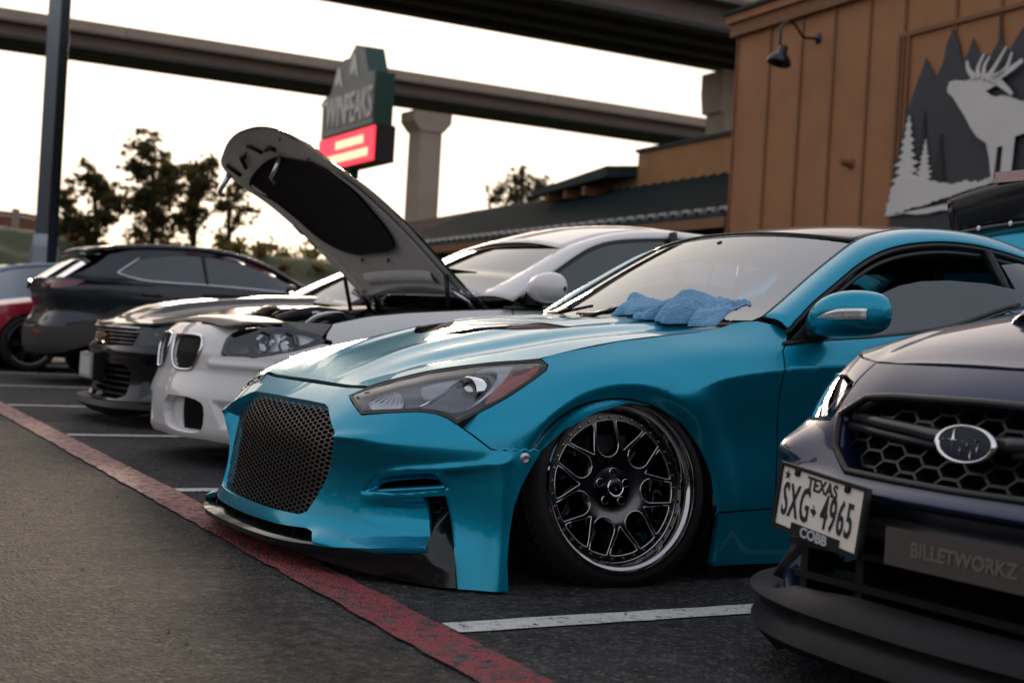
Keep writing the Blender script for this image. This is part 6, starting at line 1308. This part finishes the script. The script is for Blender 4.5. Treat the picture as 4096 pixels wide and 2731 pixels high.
# roof, hatch glass, side glass
Re = [(x, -(.68 - .04 * max(0, (x - 1.9))), float(zt_roof(np.array([x]))[0]) - .025) for x in np.linspace(.56, 2.90, 26)]
span('roof', Re[:17], .05, GREY, suv); span('windshield', Re[16:], .05, MT['tint'], suv, thick=0)
grid('roof_spoiler', [[(x, y, z - .02 * (y / .6) ** 2) for y in np.linspace(-.64, .64, 11)] for x, z in ((.40, 1.345), (.45, 1.378), (.70, 1.425))], GREY, suv, thick=.04)
grid('hatch_glass', [[(x + .12 * (y / .6) ** 2, y * f, z) for y in np.linspace(-.62, .62, 11)] for x, z, f in ((.05, 1.075, 1), (.24, 1.21, .96), (.44, 1.34, .92))], MT['tint'], suv, flip=False)
wz = lambda x: np.interp(x, [.69, .84, 1.04, 1.71, 2.3, 2.8], [1.15, 1.108, 1.09, 1.09, 1.075, 1.05])
def sgf(x, z):
    zt = zt_roof(x) - .03; f = np.clip((z - wz(x)) / (zt - wz(x) + 1e-6), -.1, 1.1); return np.stack([x, -(.862 + (-.18) * f), z], -1)
gp = [(.695, 1.16), (.89, 1.305)] + [(x, float(zt_roof(np.array([x]))[0]) - .085) for x in np.linspace(1.15, 2.55, 16)] + [(2.70, 1.055), (2.3, 1.078), (1.71, 1.092), (1.04, 1.092), (.84, 1.112)]
patch('side_glass', sgf, gp, MT['tint'], suv, step=.05, thick=0, mirror=True)
patch('rear_pillar', lambda x, z: sgf(x, z) + np.array([0, -.006, 0]), [(.14, 1.08), (.32, 1.15), (.46, 1.23), (.60, 1.34), (.94, 1.43), (1.39, 1.455), (1.39, 1.40), (.94, 1.33), (.88, 1.30), (.69, 1.157), (.84, 1.105), (1.04, 1.088), (1.04, 1.05), (.5, 1.05)], GREY, suv, step=.05, thick=.01, mirror=True)
for sg in (1, -1):
    tr = smooth_line([(.91, 1.325), (.70, 1.18), (.672, 1.155), (.70, 1.138), (.84, 1.108), (1.04, 1.088), (1.71, 1.088), (2.3, 1.073), (2.75, 1.05)], 5)
    MB().tube([tuple((sgf(np.array([x]), np.array([z]))[0] + [0, -.010, 0]) * [1, sg, 1]) for x, z in tr], .012, 8).build('window_chrome', MT['steel'], suv, smooth=True)
    MB().tube([tuple((sgf(np.array([x]), np.array([z]))[0] + [0, -.004, 0]) * [1, sg, 1]) for x, z in ((1.60, 1.09), (1.58, 1.38))], .03, 6, sx=.5).build('door_pillar', MT['black_trim'], suv)
    MB().tube([(p[0], p[1] * sg * 1.0, p[2] + .012) for p in Re[1:]], .03, 8).build('roof_rail', GREY, suv, smooth=True)
    MB().tube([tuple(sk(np.array([sg * S(.92 + d)]), np.array([.955]), -.022 if 0 < d < .18 else 0.0)[0]) for d in (0, .03, .09, .15, .18)], .013, 8).build('door_handle', GREY, suv, smooth=True)
    for xx in (AX, 3.45): wheel_generic(suv, (xx, -.77 * sg, .345), .345, .235, .215, sg, 5, MT['dchrome'], MT['steel'])
    G = [[(cx_ + hx * math.cos(t), -sg * y, cz + hz * math.sin(t)) for t in np.linspace(0, 2 * PI, 15)] for (y, cx_, cz, hx, hz) in ((.88, 2.50, 1.08, .03, .03), (.94, 2.48, 1.10, .06, .055), (1.02, 2.47, 1.10, .065, .06), (1.065, 2.46, 1.10, .045, .048), (1.078, 2.46, 1.10, .012, .012))]
    grid('door_mirror', G, GREY, suv, flip=sg < 0, sub=1)
hd_ = smooth_line([(2.90, -.80, 1.03), (3.5, -.80, .95), (4.0, -.72, .80), (4.3, -.55, .70)], 5); span('hood', hd_, .06, GREY, suv)
patch('front_side', on(sk), [(S(2.96), .34), (S(3.6), .34), (S(4.2), .3), (S(4.3), .72), (S(3.5), .94), (S(2.96), 1.03)], GREY, suv, step=.06, thick=.012, mirror=True)
MB().box((.1, -.7, .27), (4.2, .7, .31)).build('underbody', MT['dark'], suv); MB().box((.5, -.68, .8), (2.8, .68, .82)).build('cabin_floor', MT['interior'], suv)
for x_ in (1.1, 2.1):
    for sg in (-1, 1): grid('seat', [[(x_, sg * .36 - hw, z), (x_, sg * .36 + hw, z), (x_ + .14, sg * .36 + hw, z), (x_ + .14, sg * .36 - hw, z), (x_, sg * .36 - hw, z)] for z, hw in ((.7, .24), (.95, .22), (1.0, .12), (1.15, .11))], MT['seat'], suv, sub=1)
text('AXON 30', .05, MT['steel'], suv, Matrix.Translation((0, 0, 0)), 'badge') if False else None
# ---------------------------------------------------------------- far cars
def far_car(name, label, O, col, rz, L=4.5, hw=.9, H=1.4, group=None, nose=True):
    e = empty(name, O, R(rz)); tag(e, label, 'car', group)
    tp = curve([0, .15, .5, 1.0, 1.35, 1.9, 2.4, 3.2, 3.9, 4.3, 4.5], [.52, .66, .76, .84, .90, H - .12, H, H - .02, H - .30, .98, .80])
    bl = curve([0, .15, .5, 1.2, 2.0, 3.5, 4.3, 4.5], [.50, .64, .74, .86, .90, .94, .92, .78]); pw = curve([0, .08, .25, .6, 1.2, 3.2, 4.1, 4.4, 4.5], [.55, .68, .80, .875, hw, hw, .86, .76, .62])
    def side(x, z): f = np.clip((z - .55) / .5, 0, 1); return np.stack([x, -(pw(x) - .05 * f ** 2 - .03 * np.clip((.45 - z) / .3, 0, 1)), z], -1)
    out = [(.0, .50), (.02, .25), (.35, .20)] + [(.92 - .36 * math.cos(t), .33 + .36 * math.sin(t)) for t in np.linspace(.3, PI - .3, 12)] + [(1.4, .2), (3.1, .2)] + [(3.7 - .36 * math.cos(t), .33 + .36 * math.sin(t)) for t in np.linspace(.3, PI - .3, 12)] + [(4.3, .24), (4.5, .4), (4.5, .76)] + [(x, float(bl(np.array([x]))[0])) for x in (4.3, 3.8, 3.2, 2.6, 2.0, 1.5, 1.1, .7, .4, .15)]
    patch('body_side', side, out, col, e, step=.05, thick=.015, mirror=True)
    ed = [(x, -float(pw(np.array([x]))[0]) + .045, float(bl(np.array([x]))[0])) for x in (.02, .08, .2, .4, .7, 1.0, 1.35)]; span('hood', ed, .05, col, e)
    gh = [(x, -.74 + .14 * sstep(np.array((x - 1.3) / .9)).item() - .02, float(tp(np.array([x]))[0])) for x in np.linspace(1.35, 4.2, 24)]
    span('windshield', gh[:8], .03, MT['glass'], e, thick=0, fwd=.12); span('roof', gh[7:18], .04, col, e); span('rear_window', gh[17:], .04, MT['tint'], e, thick=0)
    span('nose', [(.0, -.56, .22), (.0, -.56, .35), (.0, -.56, .50), (.02, -.58, .53)], 0, col, e, fwd=.10); span('tail', [(4.5, -.62, .25), (4.5, -.62, .5), (4.5, -.62, .8), (4.35, -.7, .93), (4.1, -.7, .95)], 0, col, e, fwd=-.06, flip=False)
    for sg in (1, -1):
        MB().tube([(p[0], p[1] * sg, p[2]) for p in gh], .035, 8).build('roof_rail', col, e, smooth=True)
        grid('side_glass', [[(p[0], -.85 * sg, float(bl(np.array([p[0]]))[0])) for p in gh[2:21]], [(p[0], p[1] * sg * 1.03, p[2] - .02) for p in gh[2:21]]], MT['tint'], e, flip=sg > 0)
        for xx in (.92, 3.7): wheel_generic(e, (xx, -.79 * sg, .33), .335, .25, .24, sg, 6, MT['dchrome'], MT['black'])
    MB().box((.1, -.7, .18), (4.4, .7, .22)).build('underbody', MT['dark'], e); MB().box((1.3, -.7, .6), (4, .7, .63)).build('cabin_floor', MT['interior'], e)
    return e
far_car('hatchback', 'crimson red car with black wheels behind the grey crossover', (1.56, 18.55, 0), principled('crimson car paint', (.30, .006, .030), .3, metal=.3, coat=1), 2.5, H=1.3)
far_car('saloon', 'pale blue car with dark windows beyond the red car', (.55, 21.5, 0), principled('pale blue car paint', (.16, .22, .30), .3, metal=.4, coat=1), 2.5, H=1.36)
far_car('compact', 'small red car far off below the raised white hood', (7.0, 26.5, 0), principled('bright red car paint', (.45, .02, .03), .3, coat=1), 60, H=1.35)

# ================================================================ dark blue sedan in the foreground
sk = SK['wrx']; wrx = empty('sports_sedan', (2.06, 2.10, 0), R(2.5)); tag(wrx, 'midnight blue sports sedan with hood scoop and honeycomb grille', 'car')
S = lambda x: float(sk.sx(x))
gh_ = [(0, .645), (.27, .641), (.36, .634), (.435, .592), (.40, .52), (.32, .474), (.16, .470), (0, .468)]
grl_o = np.array(sym(gh_))
lowm = [(0, .385), (.52, .385), (.60, .36), (.60, .22), (.52, .17), (0, .165)]
wf = [(0, .15), (.5, .155), (.72, .17), (.86, .2), (.95, .3), (.95, .50), (.78, .555), (.62, .575), (.46, .585), (.455, .60), (.47, .66), (.36, .685), (.2, .69), (0, .692)]
wf = [(0, .15), (.5, .155), (.72, .16), (.98, .16), (1.0, .3), (1.0, .56), (.80, .572), (.62, .565), (.475, .575), (.462, .60), (.458, .66), (.462, .711), (.36, .711), (.2, .712), (0, .712)]
def wx(s, z):
    a = np.abs(s); e = -.035 * np.exp(-((z - .435) / .022) ** 2) * (1 - sstep((a - .5) / .15)); e = e - .05 * np.exp(-((z - .50) / .05) ** 2) * np.exp(-((a - .64) / .12) ** 2); return sk(s, z, e)
patch('front_bumper', wx, sym(wf), NAVY, wrx, holes=[grl_o, np.array(sym(lowm))], step=.014, thick=.02, hole_thick=.06)
patch('grille_backing', on(sk, .14), [(-.8, .12), (.8, .12), (.8, .66), (-.8, .66)], MT['dark'], wrx, step=.08, thick=0)
gl_m = principled('grille satin black', (.009, .009, .010), .4, coat=.15, spec=.35)
hexmesh('grille_honeycomb', lambda s, z, d: sk(s, z, .04 + d), grl_o * [1, 1], .125, .036, .0028, .03, gl_m, wrx)
rg_ = np.vstack([grl_o, grl_o[:1]])
MB().tube([tuple(sk(np.array([a]), np.array([b]), -.002)[0]) for a, b in resample(rg_, .03, False)], .0095, 8, cap=False).build('grille_frame', gl_m, wrx, smooth=True)
MB().tube([tuple(sk(np.array([a]), np.array([.645 + (.0 if abs(a) < .3 else -.045 * (abs(a) - .3) / .1)]), .015)[0]) for a in np.linspace(-.40, .40, 21)], .012, 8).build('grille_upper_bar', gl_m, wrx, smooth=True)
for sg in (1, -1):
    MB().tube([tuple(sk(np.array([sg * a]), np.array([z]), .018)[0]) for a, z in ((.40, .590), (.30, .584), (.20, .578), (.10, .570), (.06, .566))], [.010, .013, .013, .016, .02], 8, sx=1.0).build('grille_wing', principled('wing bar satin', (.06, .06, .065), .25, metal=.5), wrx, smooth=True)
    MB().tube([tuple(sk(np.array([sg * a]), np.array([z]), .020)[0]) for a, z in ((.405, .570), (.30, .562), (.20, .555), (.10, .548))], .010, 8).build('grille_wing', gl_m, wrx, smooth=True)
# emblem
em = empty('emblem', (0, 0, 0)); em.parent = wrx
pe = sk(np.array([0.0]), np.array([.562]), -.012)[0]; Me = Matrix.Translation(pe) @ Matrix(((0, 0, -1, 0), (-1, 0, 0, 0), (0, 1, 0, 0), (0, 0, 0, 1))) @ Matrix.Rotation(R(-8), 4, 'X')
def disc(name, a, b, z0, dz, mat, n=48, ring=None):
    m_ = MB(); P = [(a * math.cos(t), b * math.sin(t)) for t in np.linspace(0, 2 * PI, n, endpoint=False)]
    if ring is None: m_.add([(x, y, z0) for x, y in P] + [(0, 0, z0 + dz)], [(i, (i + 1) % n, n) for i in range(n)])
    else:
        P2 = [(x * ring, y * ring) for x, y in P]; m_.add([(x, y, z0 - .008) for x, y in P] + [(x * .985, y * .985, z0 + dz) for x, y in P] + [(x, y, z0 + dz * .3) for x, y in P2], [(i, (i + 1) % n, n + (i + 1) % n, n + i) for i in range(n)] + [(n + i, n + (i + 1) % n, 2 * n + (i + 1) % n, 2 * n + i) for i in range(n)])
    place(m_, Me); return m_.build(name, mat, em, smooth=True)
disc('emblem_field', .068, .033, .002, .002, principled('emblem blue', (.008, .012, .03), .25, spec=.3)); disc('emblem_ring', .075, .038, .0, .008, MT['chrome'], ring=.88)
def star(cx_, cy_, r, name='emblem_star'):
    P = []
    for k in range(8): t = PI / 2 * (k / 2); q = r if k % 2 == 0 else r * .16; q = q * (1.35 if k in (0, 4) else 1); P.append((cx_ + q * math.cos(t), cy_ + q * math.sin(t)))
    m_ = MB().add([(x, y, .0045) for x, y in P] + [(cx_, cy_, .008)], [(i, (i + 1) % 8, 8) for i in range(8)]); place(m_, Me); m_.build(name, MT['chrome'], em)
star(-.030, .006, .024)
for a, b in ((.028, .010), (.008, -.001), (.036, -.006), (-.008, -.016), (.020, -.019)): star(a, b, .010)
# lip and lower grille
wl_o = [(0, .165), (.5, .17), (.85, .18), (.98, .215), (.99, .17), (.85, .125), (.5, .10), (0, .095)]
patch('front_lip', lambda s, z: sk(s, z, -.070 + .02 * sstep((np.abs(s) - .75) / .2) + .022 * np.sin(np.clip((z - .10) / .07, 0, 1) * PI)), sym(wl_o), principled('satin black lip', (.007, .007, .008), .45, spec=.2), wrx, step=.03, thick=.09)
for z, x0 in ((.225, .05), (.30, .03)): MB().box((x0, -.52, z - .012), (x0 + .10, .52, z + .004)).build('lower_bar', MT['black'], wrx)
for y in (-.5, -.32, .32, .5): MB().box((.06, y - .012, .17), (.14, y + .012, .38)).build('lower_fin', MT['black'], wrx)
patch('lip_side_pod', on(sk, -.02), [(-.64, .19), (-.74, .20), (-.76, .38), (-.66, .40), (-.60, .30)], MT['black'], wrx, step=.04, thick=.05) 
MB().tube([tuple(sk(np.array([a]), np.array([.365]), -.01)[0]) for a in np.linspace(-.62, .62, 25)], .03, 8, sx=.7).build('crash_bar', principled('bar black', (.02, .02, .02), .4), wrx, smooth=True)
# name board on the bumper beam
nb = empty('name_board', (0, 0, 0)); nb.parent = wrx
Mb = Matrix.Translation((-.055, -.08, .345)) @ Matrix(((0, 0, -1, 0), (-1, 0, 0, 0), (0, 1, 0, 0), (0, 0, 0, 1)))
mq_ = MB().box((-.21, -.038, -.008), (.30, .038, .0)); place(mq_, Mb); mq_.build('board', principled('etched grey board', (.10, .085, .08), .4, metal=.4), nb)
text('BILLETWORKZ', .040, principled('etched letters', (.17, .145, .13), .45, metal=.3), nb, Mb @ Matrix.Translation((-.005, 0, .001)), 'board_lettering', .001, sx=1.0, bold=.001)
# licence plate in its frame
lp = empty('licence_plate', (0, 0, 0)); lp.parent = wrx
PF = frames_plate = [(-0.026, 0.5, 0.479), (-0.06, 0.18, 0.452), (-0.071, 0.18, 0.304), (-0.034, 0.5, 0.329)]
pc = np.mean(PF, 0); wv = (np.array(PF[1]) + np.array(PF[2]) - np.array(PF[0]) - np.array(PF[3])) / 2; hv_ = (np.array(PF[0]) + np.array(PF[1]) - np.array(PF[2]) - np.array(PF[3])) / 2
ux = Vector(wv).normalized(); uy = Vector(hv_); uy = (uy - ux * uy.dot(ux)).normalized(); uz = ux.cross(uy)
Mp = Matrix(((ux.x, uy.x, uz.x, pc[0]), (ux.y, uy.y, uz.y, pc[1]), (ux.z, uy.z, uz.z, pc[2]), (0, 0, 0, 1)))
pw_, ph_ = float(np.linalg.norm(wv)) / 2, float(np.linalg.norm(hv_)) / 2
o_ = round_poly([(-pw_, -ph_), (pw_, -ph_), (pw_, ph_), (-pw_, ph_)], 0); inn_ = [(-pw_ * .93, -ph_ * .86), (-pw_ * .52, -ph_ * .86), (-pw_ * .52, -ph_ * .66), (pw_ * .56, -ph_ * .66), (pw_ * .56, -ph_ * .86), (pw_ * .93, -ph_ * .86), (pw_ * .93, ph_ * .90), (pw_ * .62, ph_ * .90), (pw_ * .62, ph_ * .74), (pw_ * .52, ph_ * .74), (pw_ * .52, ph_ * .90), (-pw_ * .52, ph_ * .90), (-pw_ * .52, ph_ * .74), (-pw_ * .62, ph_ * .74), (-pw_ * .62, ph_ * .90), (-pw_ * .93, ph_ * .90)]
pm = lambda off: (lambda u, v: np.stack([pc[0] + u * ux.x + v * uy.x + off * uz.x, pc[1] + u * ux.y + v * uy.y + off * uz.y, pc[2] + u * ux.z + v * uy.z + off * uz.z], -1))
patch('plate_frame', pm(.006), o_, MT['black'], lp, holes=[inn_], step=.03, thick=.012)
patch('plate', pm(.001), o_ * .97, principled('plate cream', (.78, .70, .62), .45, noise=.06, nscale=20), lp, step=.05, thick=.004)
ink = principled('plate ink', (.012, .014, .022), .5); Z_ = lambda x, y: Mp @ Matrix.Translation((x * pw_, y * ph_, .0025))
text('TEXAS', .040, ink, lp, Z_(.02, .60), 'plate_lettering', .0006, sx=.95, bold=.0008)
text('SXG', .105, ink, lp, Z_(-.52, -.10), 'plate_number', .0008, sx=.50, bold=.001, space=1.12); text('4965', .105, ink, lp, Z_(.42, -.10), 'plate_number', .0008, sx=.50, bold=.001, space=1.12)
tx = [(-.4, .1), (-.1, .1), (-.1, .5), (.05, .5), (.05, .15), (.4, .1), (.5, -.1), (.3, -.3), (.1, -.55), (-.05, -.3), (-.25, -.25), (-.5, .0)]
m_ = MB().add([(x * .022, y * .026, 0) for x, y in tx], [tuple(range(len(tx)))[::-1]]); place(m_, Z_(-.10, -.12)); m_.build('state_outline', ink, lp)
m_ = MB(); P = [((.013 if k % 2 == 0 else .005) * math.sin(PI * k / 5), (.013 if k % 2 == 0 else .005) * math.cos(PI * k / 5)) for k in range(10)]; m_.add([(x, y, 0) for x, y in P], [tuple(range(10))[::-1]]); place(m_, Z_(-.80, .66)); m_.build('star_mark', ink, lp)
text('COBB', .030, principled('frame letters grey', (.45, .45, .46), .4), lp, Mp @ Matrix.Translation((.02 * pw_, -ph_ * .84, .0065)), 'frame_lettering', .0006, sx=1.25, bold=.001)
for a in (-.57, .57): MB().lathe([(0, 0), (.006, .0005), (.007, .003)], 12, 'x', tuple(np.array(pc) + a * pw_ * np.array(ux) + .78 * ph_ * np.array(uy) + .008 * np.array(uz))).build('plate_screw', MT['black'], lp)
MB().tube([tuple(np.array(pc) - .01 * np.array(uz)), (.12, float(pc[1]) - .02, float(pc[2]))], .016, 8).build('plate_bracket', MT['black'], lp)
# headlights, hood with scoop, fenders, cabin
hlw = [(.47, .585), (.62, .575), (.80, .582), (.98, .60), (1.05, .66), (.90, .675), (.70, .675), (.56, .672), (.475, .655)]
for sg in (1, -1):
    hl = empty('headlight', (0, 0, 0)); hl.parent = wrx
    patch('lens', on(sk, -.004), round_poly(np.array(hlw), 1) * [sg, 1], pane('smoked lens', (.7, .74, .76), ior=1.3), hl, step=.03, thick=0, flip=sg < 0); patch('housing', on(sk, .05), np.array(hlw) * [sg, 1], MT['hl_dark'], hl, step=.03, thick=0, flip=sg < 0)
    patch('chrome_strip', on(sk, .02), round_poly(np.array([(.50, .60), (.75, .592), (.95, .61), (.95, .622), (.75, .61), (.50, .622)]), 1) * [sg, 1], MT['chrome'], hl, step=.04, thick=.006, flip=sg < 0)
    p = sk(np.array([sg * .70]), np.array([.64]), .03)[0]; m_ = MB().lathe([(.04, .02), (.042, -.01), (.034, -.01), (.026, .01), (0, .0)], 20, 'z'); place(m_, Matrix.Translation(p) @ Vector((-.85, -.5 * sg, .05)).to_track_quat('-Z', 'Y').to_matrix().to_4x4()); m_.build('lamp_ring', MT['chrome'], hl, sharp=40)
_hs = [.36, .47, .60, .75, .90, 1.05, 1.25, 1.5, 1.8, 2.1]; _hz = [.714, .716, .724, .736, .750, .765, .786, .815, .850, .885]
_he = [sk(np.array([a]), np.array([z]))[0] for a, z in zip(_hs, _hz)]
wz_e = curve([p[0] for p in _he], _hz); ww_e = curve([p[0] for p in _he], [-p[1] for p in _he]); wz_c = curve([.12, .16, .24, .38, .6, .9, 1.2, 1.5], [.708, .728, .772, .826, .872, .908, .932, .945])
def whood(x, y):
    w = np.abs(y); t = np.clip(w / ww_e(x), 0, 1.15); z = wz_e(x) + (wz_c(x) - wz_e(x)) * (1 - t ** 2.3)
    z = z - .010 * np.exp(-((w - (.42 + .12 * x)) / .035) ** 2) * sstep((x - .1) / .3); return np.stack([x, y, z], -1)
hh_ = [(float(sk(np.array([0.0]), np.array([.716]))[0][0]), 0.0), tuple(sk(np.array([.2]), np.array([.716]))[0][:2])] + [tuple(p[:2]) for p in _he] + [(1.42, -.6), (1.36, -.3), (1.34, 0)]
patch('hood', whood, hh_ + [(x, -y) for x, y in hh_[-2:0:-1]], NAVY, wrx, step=.02, thick=.02)
sc = []
wh = lambda x, y: float(whood(np.array([x]), np.array([y]))[0][2])
for x, hz, hw_ in ((.37, -.03, .225), (.335, .012, .235), (.325, .040, .24), (.35, .052, .24), (.45, .060, .25), (.65, .055, .25), (.85, .026, .24), (.98, -.01, .22)):
    sc.append([(x + .05 * abs(t) ** 2.5, t * hw_, wh(x, t * hw_) + hz * (1 - abs(t) ** 6) - .006 * abs(t) ** 6) for t in np.linspace(-1, 1, 21)])
scp = grid('hood_scoop', sc, NAVY, wrx, flip=True, sub=1)
patch('scoop_mouth', lambda y, v: np.stack([.318 + .05 * np.abs(y / .24) ** 2.5, y, whood(.32 + 0 * y, y)[..., 2] + .012 + .022 * v], -1), round_poly([(-.17, 0), (.17, 0), (.17, .8), (.12, 1), (-.12, 1), (-.17, .8)], 1), MT['dark'], scp, step=.1, thick=0, flip=True)
both(patch, 'fender', on(sk), [(.468, .664), (.56, .679), (.70, .682), (.90, .682), (1.06, .664), (1.02, .60), (1.01, .40)] + arch_pts(sk, .87, .31, .345)[2:-1] + [(S(1.22), .2), (2.1, .2), (2.1, .878)] + [(a, z - .004) for a, z in zip(_hs[::-1], _hz[::-1])][:-1], NAVY, wrx, step=.02, thick=.012)
both(patch, 'body_side', on(sk), [(2.11, .2), (S(3.2), .2)] + arch_pts(sk, 3.52, .31, .35) + [(S(4.2), .25), (S(4.3), .85), (3.6, .93), (2.11, .87)], NAVY, wrx, step=.05, thick=.012)
aw = smooth_line([(1.36, -.74, .90), (1.7, -.68, 1.10), (2.05, -.60, 1.28), (2.4, -.57, 1.345), (3.0, -.57, 1.34), (3.5, -.58, 1.2), (3.9, -.62, 1.0)], 8)
span('windshield', aw[:17:2], .035, MT['glass'], wrx, thick=0, fwd=.14); span('roof', aw[16:34:2], .045, NAVY, wrx); span('rear_window', aw[32::2], .04, MT['tint'], wrx, thick=0)
for sg in (1, -1):
    MB().tube([(p[0], p[1] * sg, p[2]) for p in aw], .04, 8).build('roof_rail', NAVY, wrx, smooth=True)
    grid('side_glass', [[(p[0], -.85 * sg, .89 + .02 * (p[0] - 1.4)) for p in aw[3:44:4]], [(p[0] + .02, p[1] * sg, p[2] - .02) for p in aw[3:44:4]]], MT['tint'], wrx, flip=sg > 0)
    for xx in (.87, 3.52): wheel_generic(wrx, (xx, -.78 * sg, .32), .325, .24, .24, sg, 5, MT['dchrome'], MT['black'])
    G = [[(cx_ + hx * math.cos(t), -sg * y, cz + hz * math.sin(t)) for t in np.linspace(0, 2 * PI, 15)] for (y, cx_, cz, hx, hz) in ((.88, 1.60, .96, .03, .03), (.94, 1.61, .975, .07, .06), (1.02, 1.63, .98, .075, .065), (1.065, 1.65, .98, .045, .048), (1.078, 1.65, .98, .012, .012))]
    grid('door_mirror', G, NAVY, wrx, flip=sg < 0, sub=1)
MB().box((.2, -.72, .15), (4.2, .72, .19)).build('underbody', MT['dark'], wrx); MB().box((1.4, -.7, .6), (3.6, .7, .63)).build('cabin_floor', MT['interior'], wrx)

# ================================================================ unseen tree belts, added to darken the cars' reflections
rng = np.random.default_rng(21); cs = []; rs = []
for i in range(560):
    t = i / 560 * 150 - 60
    x, y = (-42 + rng.uniform(-2, 2), t * 1.3) if i % 4 else (t * .6 - 10, -30 + rng.uniform(-2, 2))
    cs.append((x, y, rng.uniform(.5, 6.0))); rs.append(rng.uniform(1.4, 2.4))
for i in range(260):
    x = rng.uniform(-60, 1.5); y = 50 - .35 * x + rng.uniform(-3, 6); cs.append((x, y, 3 + rng.uniform(0, 7.5))); rs.append(rng.uniform(1.2, 2.2))
V, F = leaves(rng, cs, rs, 85000, .5); tag(mk('unseen_tree_belt', V, F, leaf_m, None, False), 'unseen belt of dark trees added to darken the car reflections', 'trees', kind='stuff')

# ================================================================ blue towel lying on the hood against the windshield
tw_m = principled('blue terry cloth', (.15, .46, .78), .95, noise=.3, nscale=60, bump=.9, bscale=420, sheen=.6)
TWP = [(.515, -.200, .828, .07, .04), (.518, -.216, .862, .11, .04), (.525, -.25, .884, .14, .04), (.54, -.31, .873, .17, .04), (.56, -.38, .860, .19, .05), (.575, -.44, .882, .21, .06), (.595, -.51, .906, .23, .05), (.61, -.56, .893, .22, .05), (.622, -.605, .871, .20, .05), (.63, -.645, .858, .17, .04), (.632, -.672, .846, .12, .03)]
tw = []
nu, nv = 64, 30
prof = smooth_line(np.array(TWP), 8)       # ridge line along the towel: (x, y, z, spread)
dT = np.concatenate([[0], np.cumsum(np.linalg.norm(np.diff(prof[:, :3], axis=0), axis=1))]); tt = np.linspace(0, dT[-1], nu)
RP = np.stack([np.interp(tt, dT, prof[:, k]) for k in range(5)], 1); rT = np.random.default_rng(4)
ph = rT.uniform(0, 6.28, 8)
def fold(i, f):
    r1 = 1 - 2 * abs(math.sin(i * .105 + f * 1.7 + ph[0])); r2 = 1 - 2 * abs(math.sin(i * .19 - f * 2.6 + ph[1])); return .012 * r1 + .008 * r2 + .005 * math.sin(i * .5 + f * 6 + ph[2])
for i in range(nu):
    x, y, zr, fr, bk = RP[i]; row = []
    for j in range(nv + 1):
        f = j / nv * 2 - 1; off = (fr * (1 + .16 * math.sin(i * .42 + 1) + .08 * math.sin(i * .93)) if f < 0 else bk) * f
        px = x + off * .9 ; py = y - (-off) * .0 + off * .0
        zb_ = float(coupe_hood(np.array([px]), np.array([py]))[0]) if px < .56 else .822 + (px - .57) * .62
        hgt = max(0.0, zr - zb_); e_ = 1 - abs(f) ** 2.2; z = zb_ + .006 + hgt * max(0, e_) ** .6 + (fold(i, f) * min(1, e_ * 2 + .15))
        row.append((px + .006 * math.sin(i * .7 + f * 4), py + .012 * math.sin(f * 5 + i * .35), max(z, zb_ + .004)))
    tw.append(row)
tw = np.array(tw); tow = grid('towel', tw, tw_m, None, sub=2, thick=.006)
tex = bpy.data.textures.new('terry', 'CLOUDS'); tex.noise_scale = .007; tex.noise_depth = 2; md = tow.modifiers.new('pile', 'DISPLACE'); md.texture = tex; md.strength = .010; md.mid_level = .5; md.texture_coords = 'LOCAL'
tow.location = (2.164, 4.525, 0); tow.rotation_euler = (0, 0, R(2.5)); tag(tow, 'crumpled light blue terry towel lying at the windshield base of the teal coupe', 'towel')

# ================================================================ people far behind the cars
def person(label, base, h, rz, shirt, hair):
    e = empty('person', base, rz); tag(e, label, 'person', None); s = h / 1.75
    V = [(0, 0, .95), (0, 0, 1.15), (0, 0, 1.38), (0, 0, 1.48), (0, .0, 1.56), (0, .01, 1.66), (-.18, 0, 1.40), (-.24, .02, 1.15), (-.22, -.06, .92), (.18, 0, 1.40), (.24, .02, 1.15), (.20, -.08, .95), (-.09, 0, .90), (-.10, .0, .50), (-.10, .03, .08), (-.10, -.10, .04), (.09, 0, .90), (.11, .0, .50), (.12, .03, .08), (.12, -.10, .04)]
    E = [(0, 1), (1, 2), (2, 3), (3, 4), (4, 5), (2, 6), (6, 7), (7, 8), (2, 9), (9, 10), (10, 11), (0, 12), (12, 13), (13, 14), (14, 15), (0, 16), (16, 17), (17, 18), (18, 19)]
    rad = [.15, .135, .15, .06, .085, .09, .075, .05, .04, .075, .05, .04, .10, .07, .05, .04, .10, .07, .05, .04]
    me = bpy.data.meshes.new('body'); me.from_pydata([(x * s, y * s, z * s) for x, y, z in V], E, []); o = bpy.data.objects.new('body', me); COL.objects.link(o); o.parent = e; me.materials.append(shirt)
    md = o.modifiers.new('skin', 'SKIN'); sv = me.skin_vertices[0].data
    for i, r in enumerate(rad): sv[i].radius = (r * s, r * s * .8); sv[i].use_root = (i == 0)
    o.modifiers.new('sub', 'SUBSURF').levels = 2; o.modifiers['sub'].render_levels = 2
    for p in me.polygons: p.use_smooth = True
    m_ = MB().lathe([(0, .13), (.07, .11), (.108, .05), (.112, -.02), (.10, -.10), (.06, -.13)], 20, 'z', (0, .03 * s, 1.66 * s)); m_.build('hair', hair, e, smooth=True)
    return e
hair_m = principled('brown hair', (.06, .035, .02), .6, noise=.4, nscale=30); hair_d = principled('dark hair', (.015, .012, .01), .5)
pa = [(7.575, 23.062, 1.521), (8.243, 24.405, 1.584), (8.168, 26.123, 1.599)]
person('person in dark jacket with brown hair standing beyond the crossover', (pa[0][0], pa[0][1], 0), 1.30, R(20), principled('dark jacket', (.02, .022, .025), .8), hair_m)
person('person in tan top with dark hair beside the raised hood', (pa[1][0], pa[1][1], 0), 1.38, R(-10), principled('tan top', (.22, .14, .09), .8), hair_d)
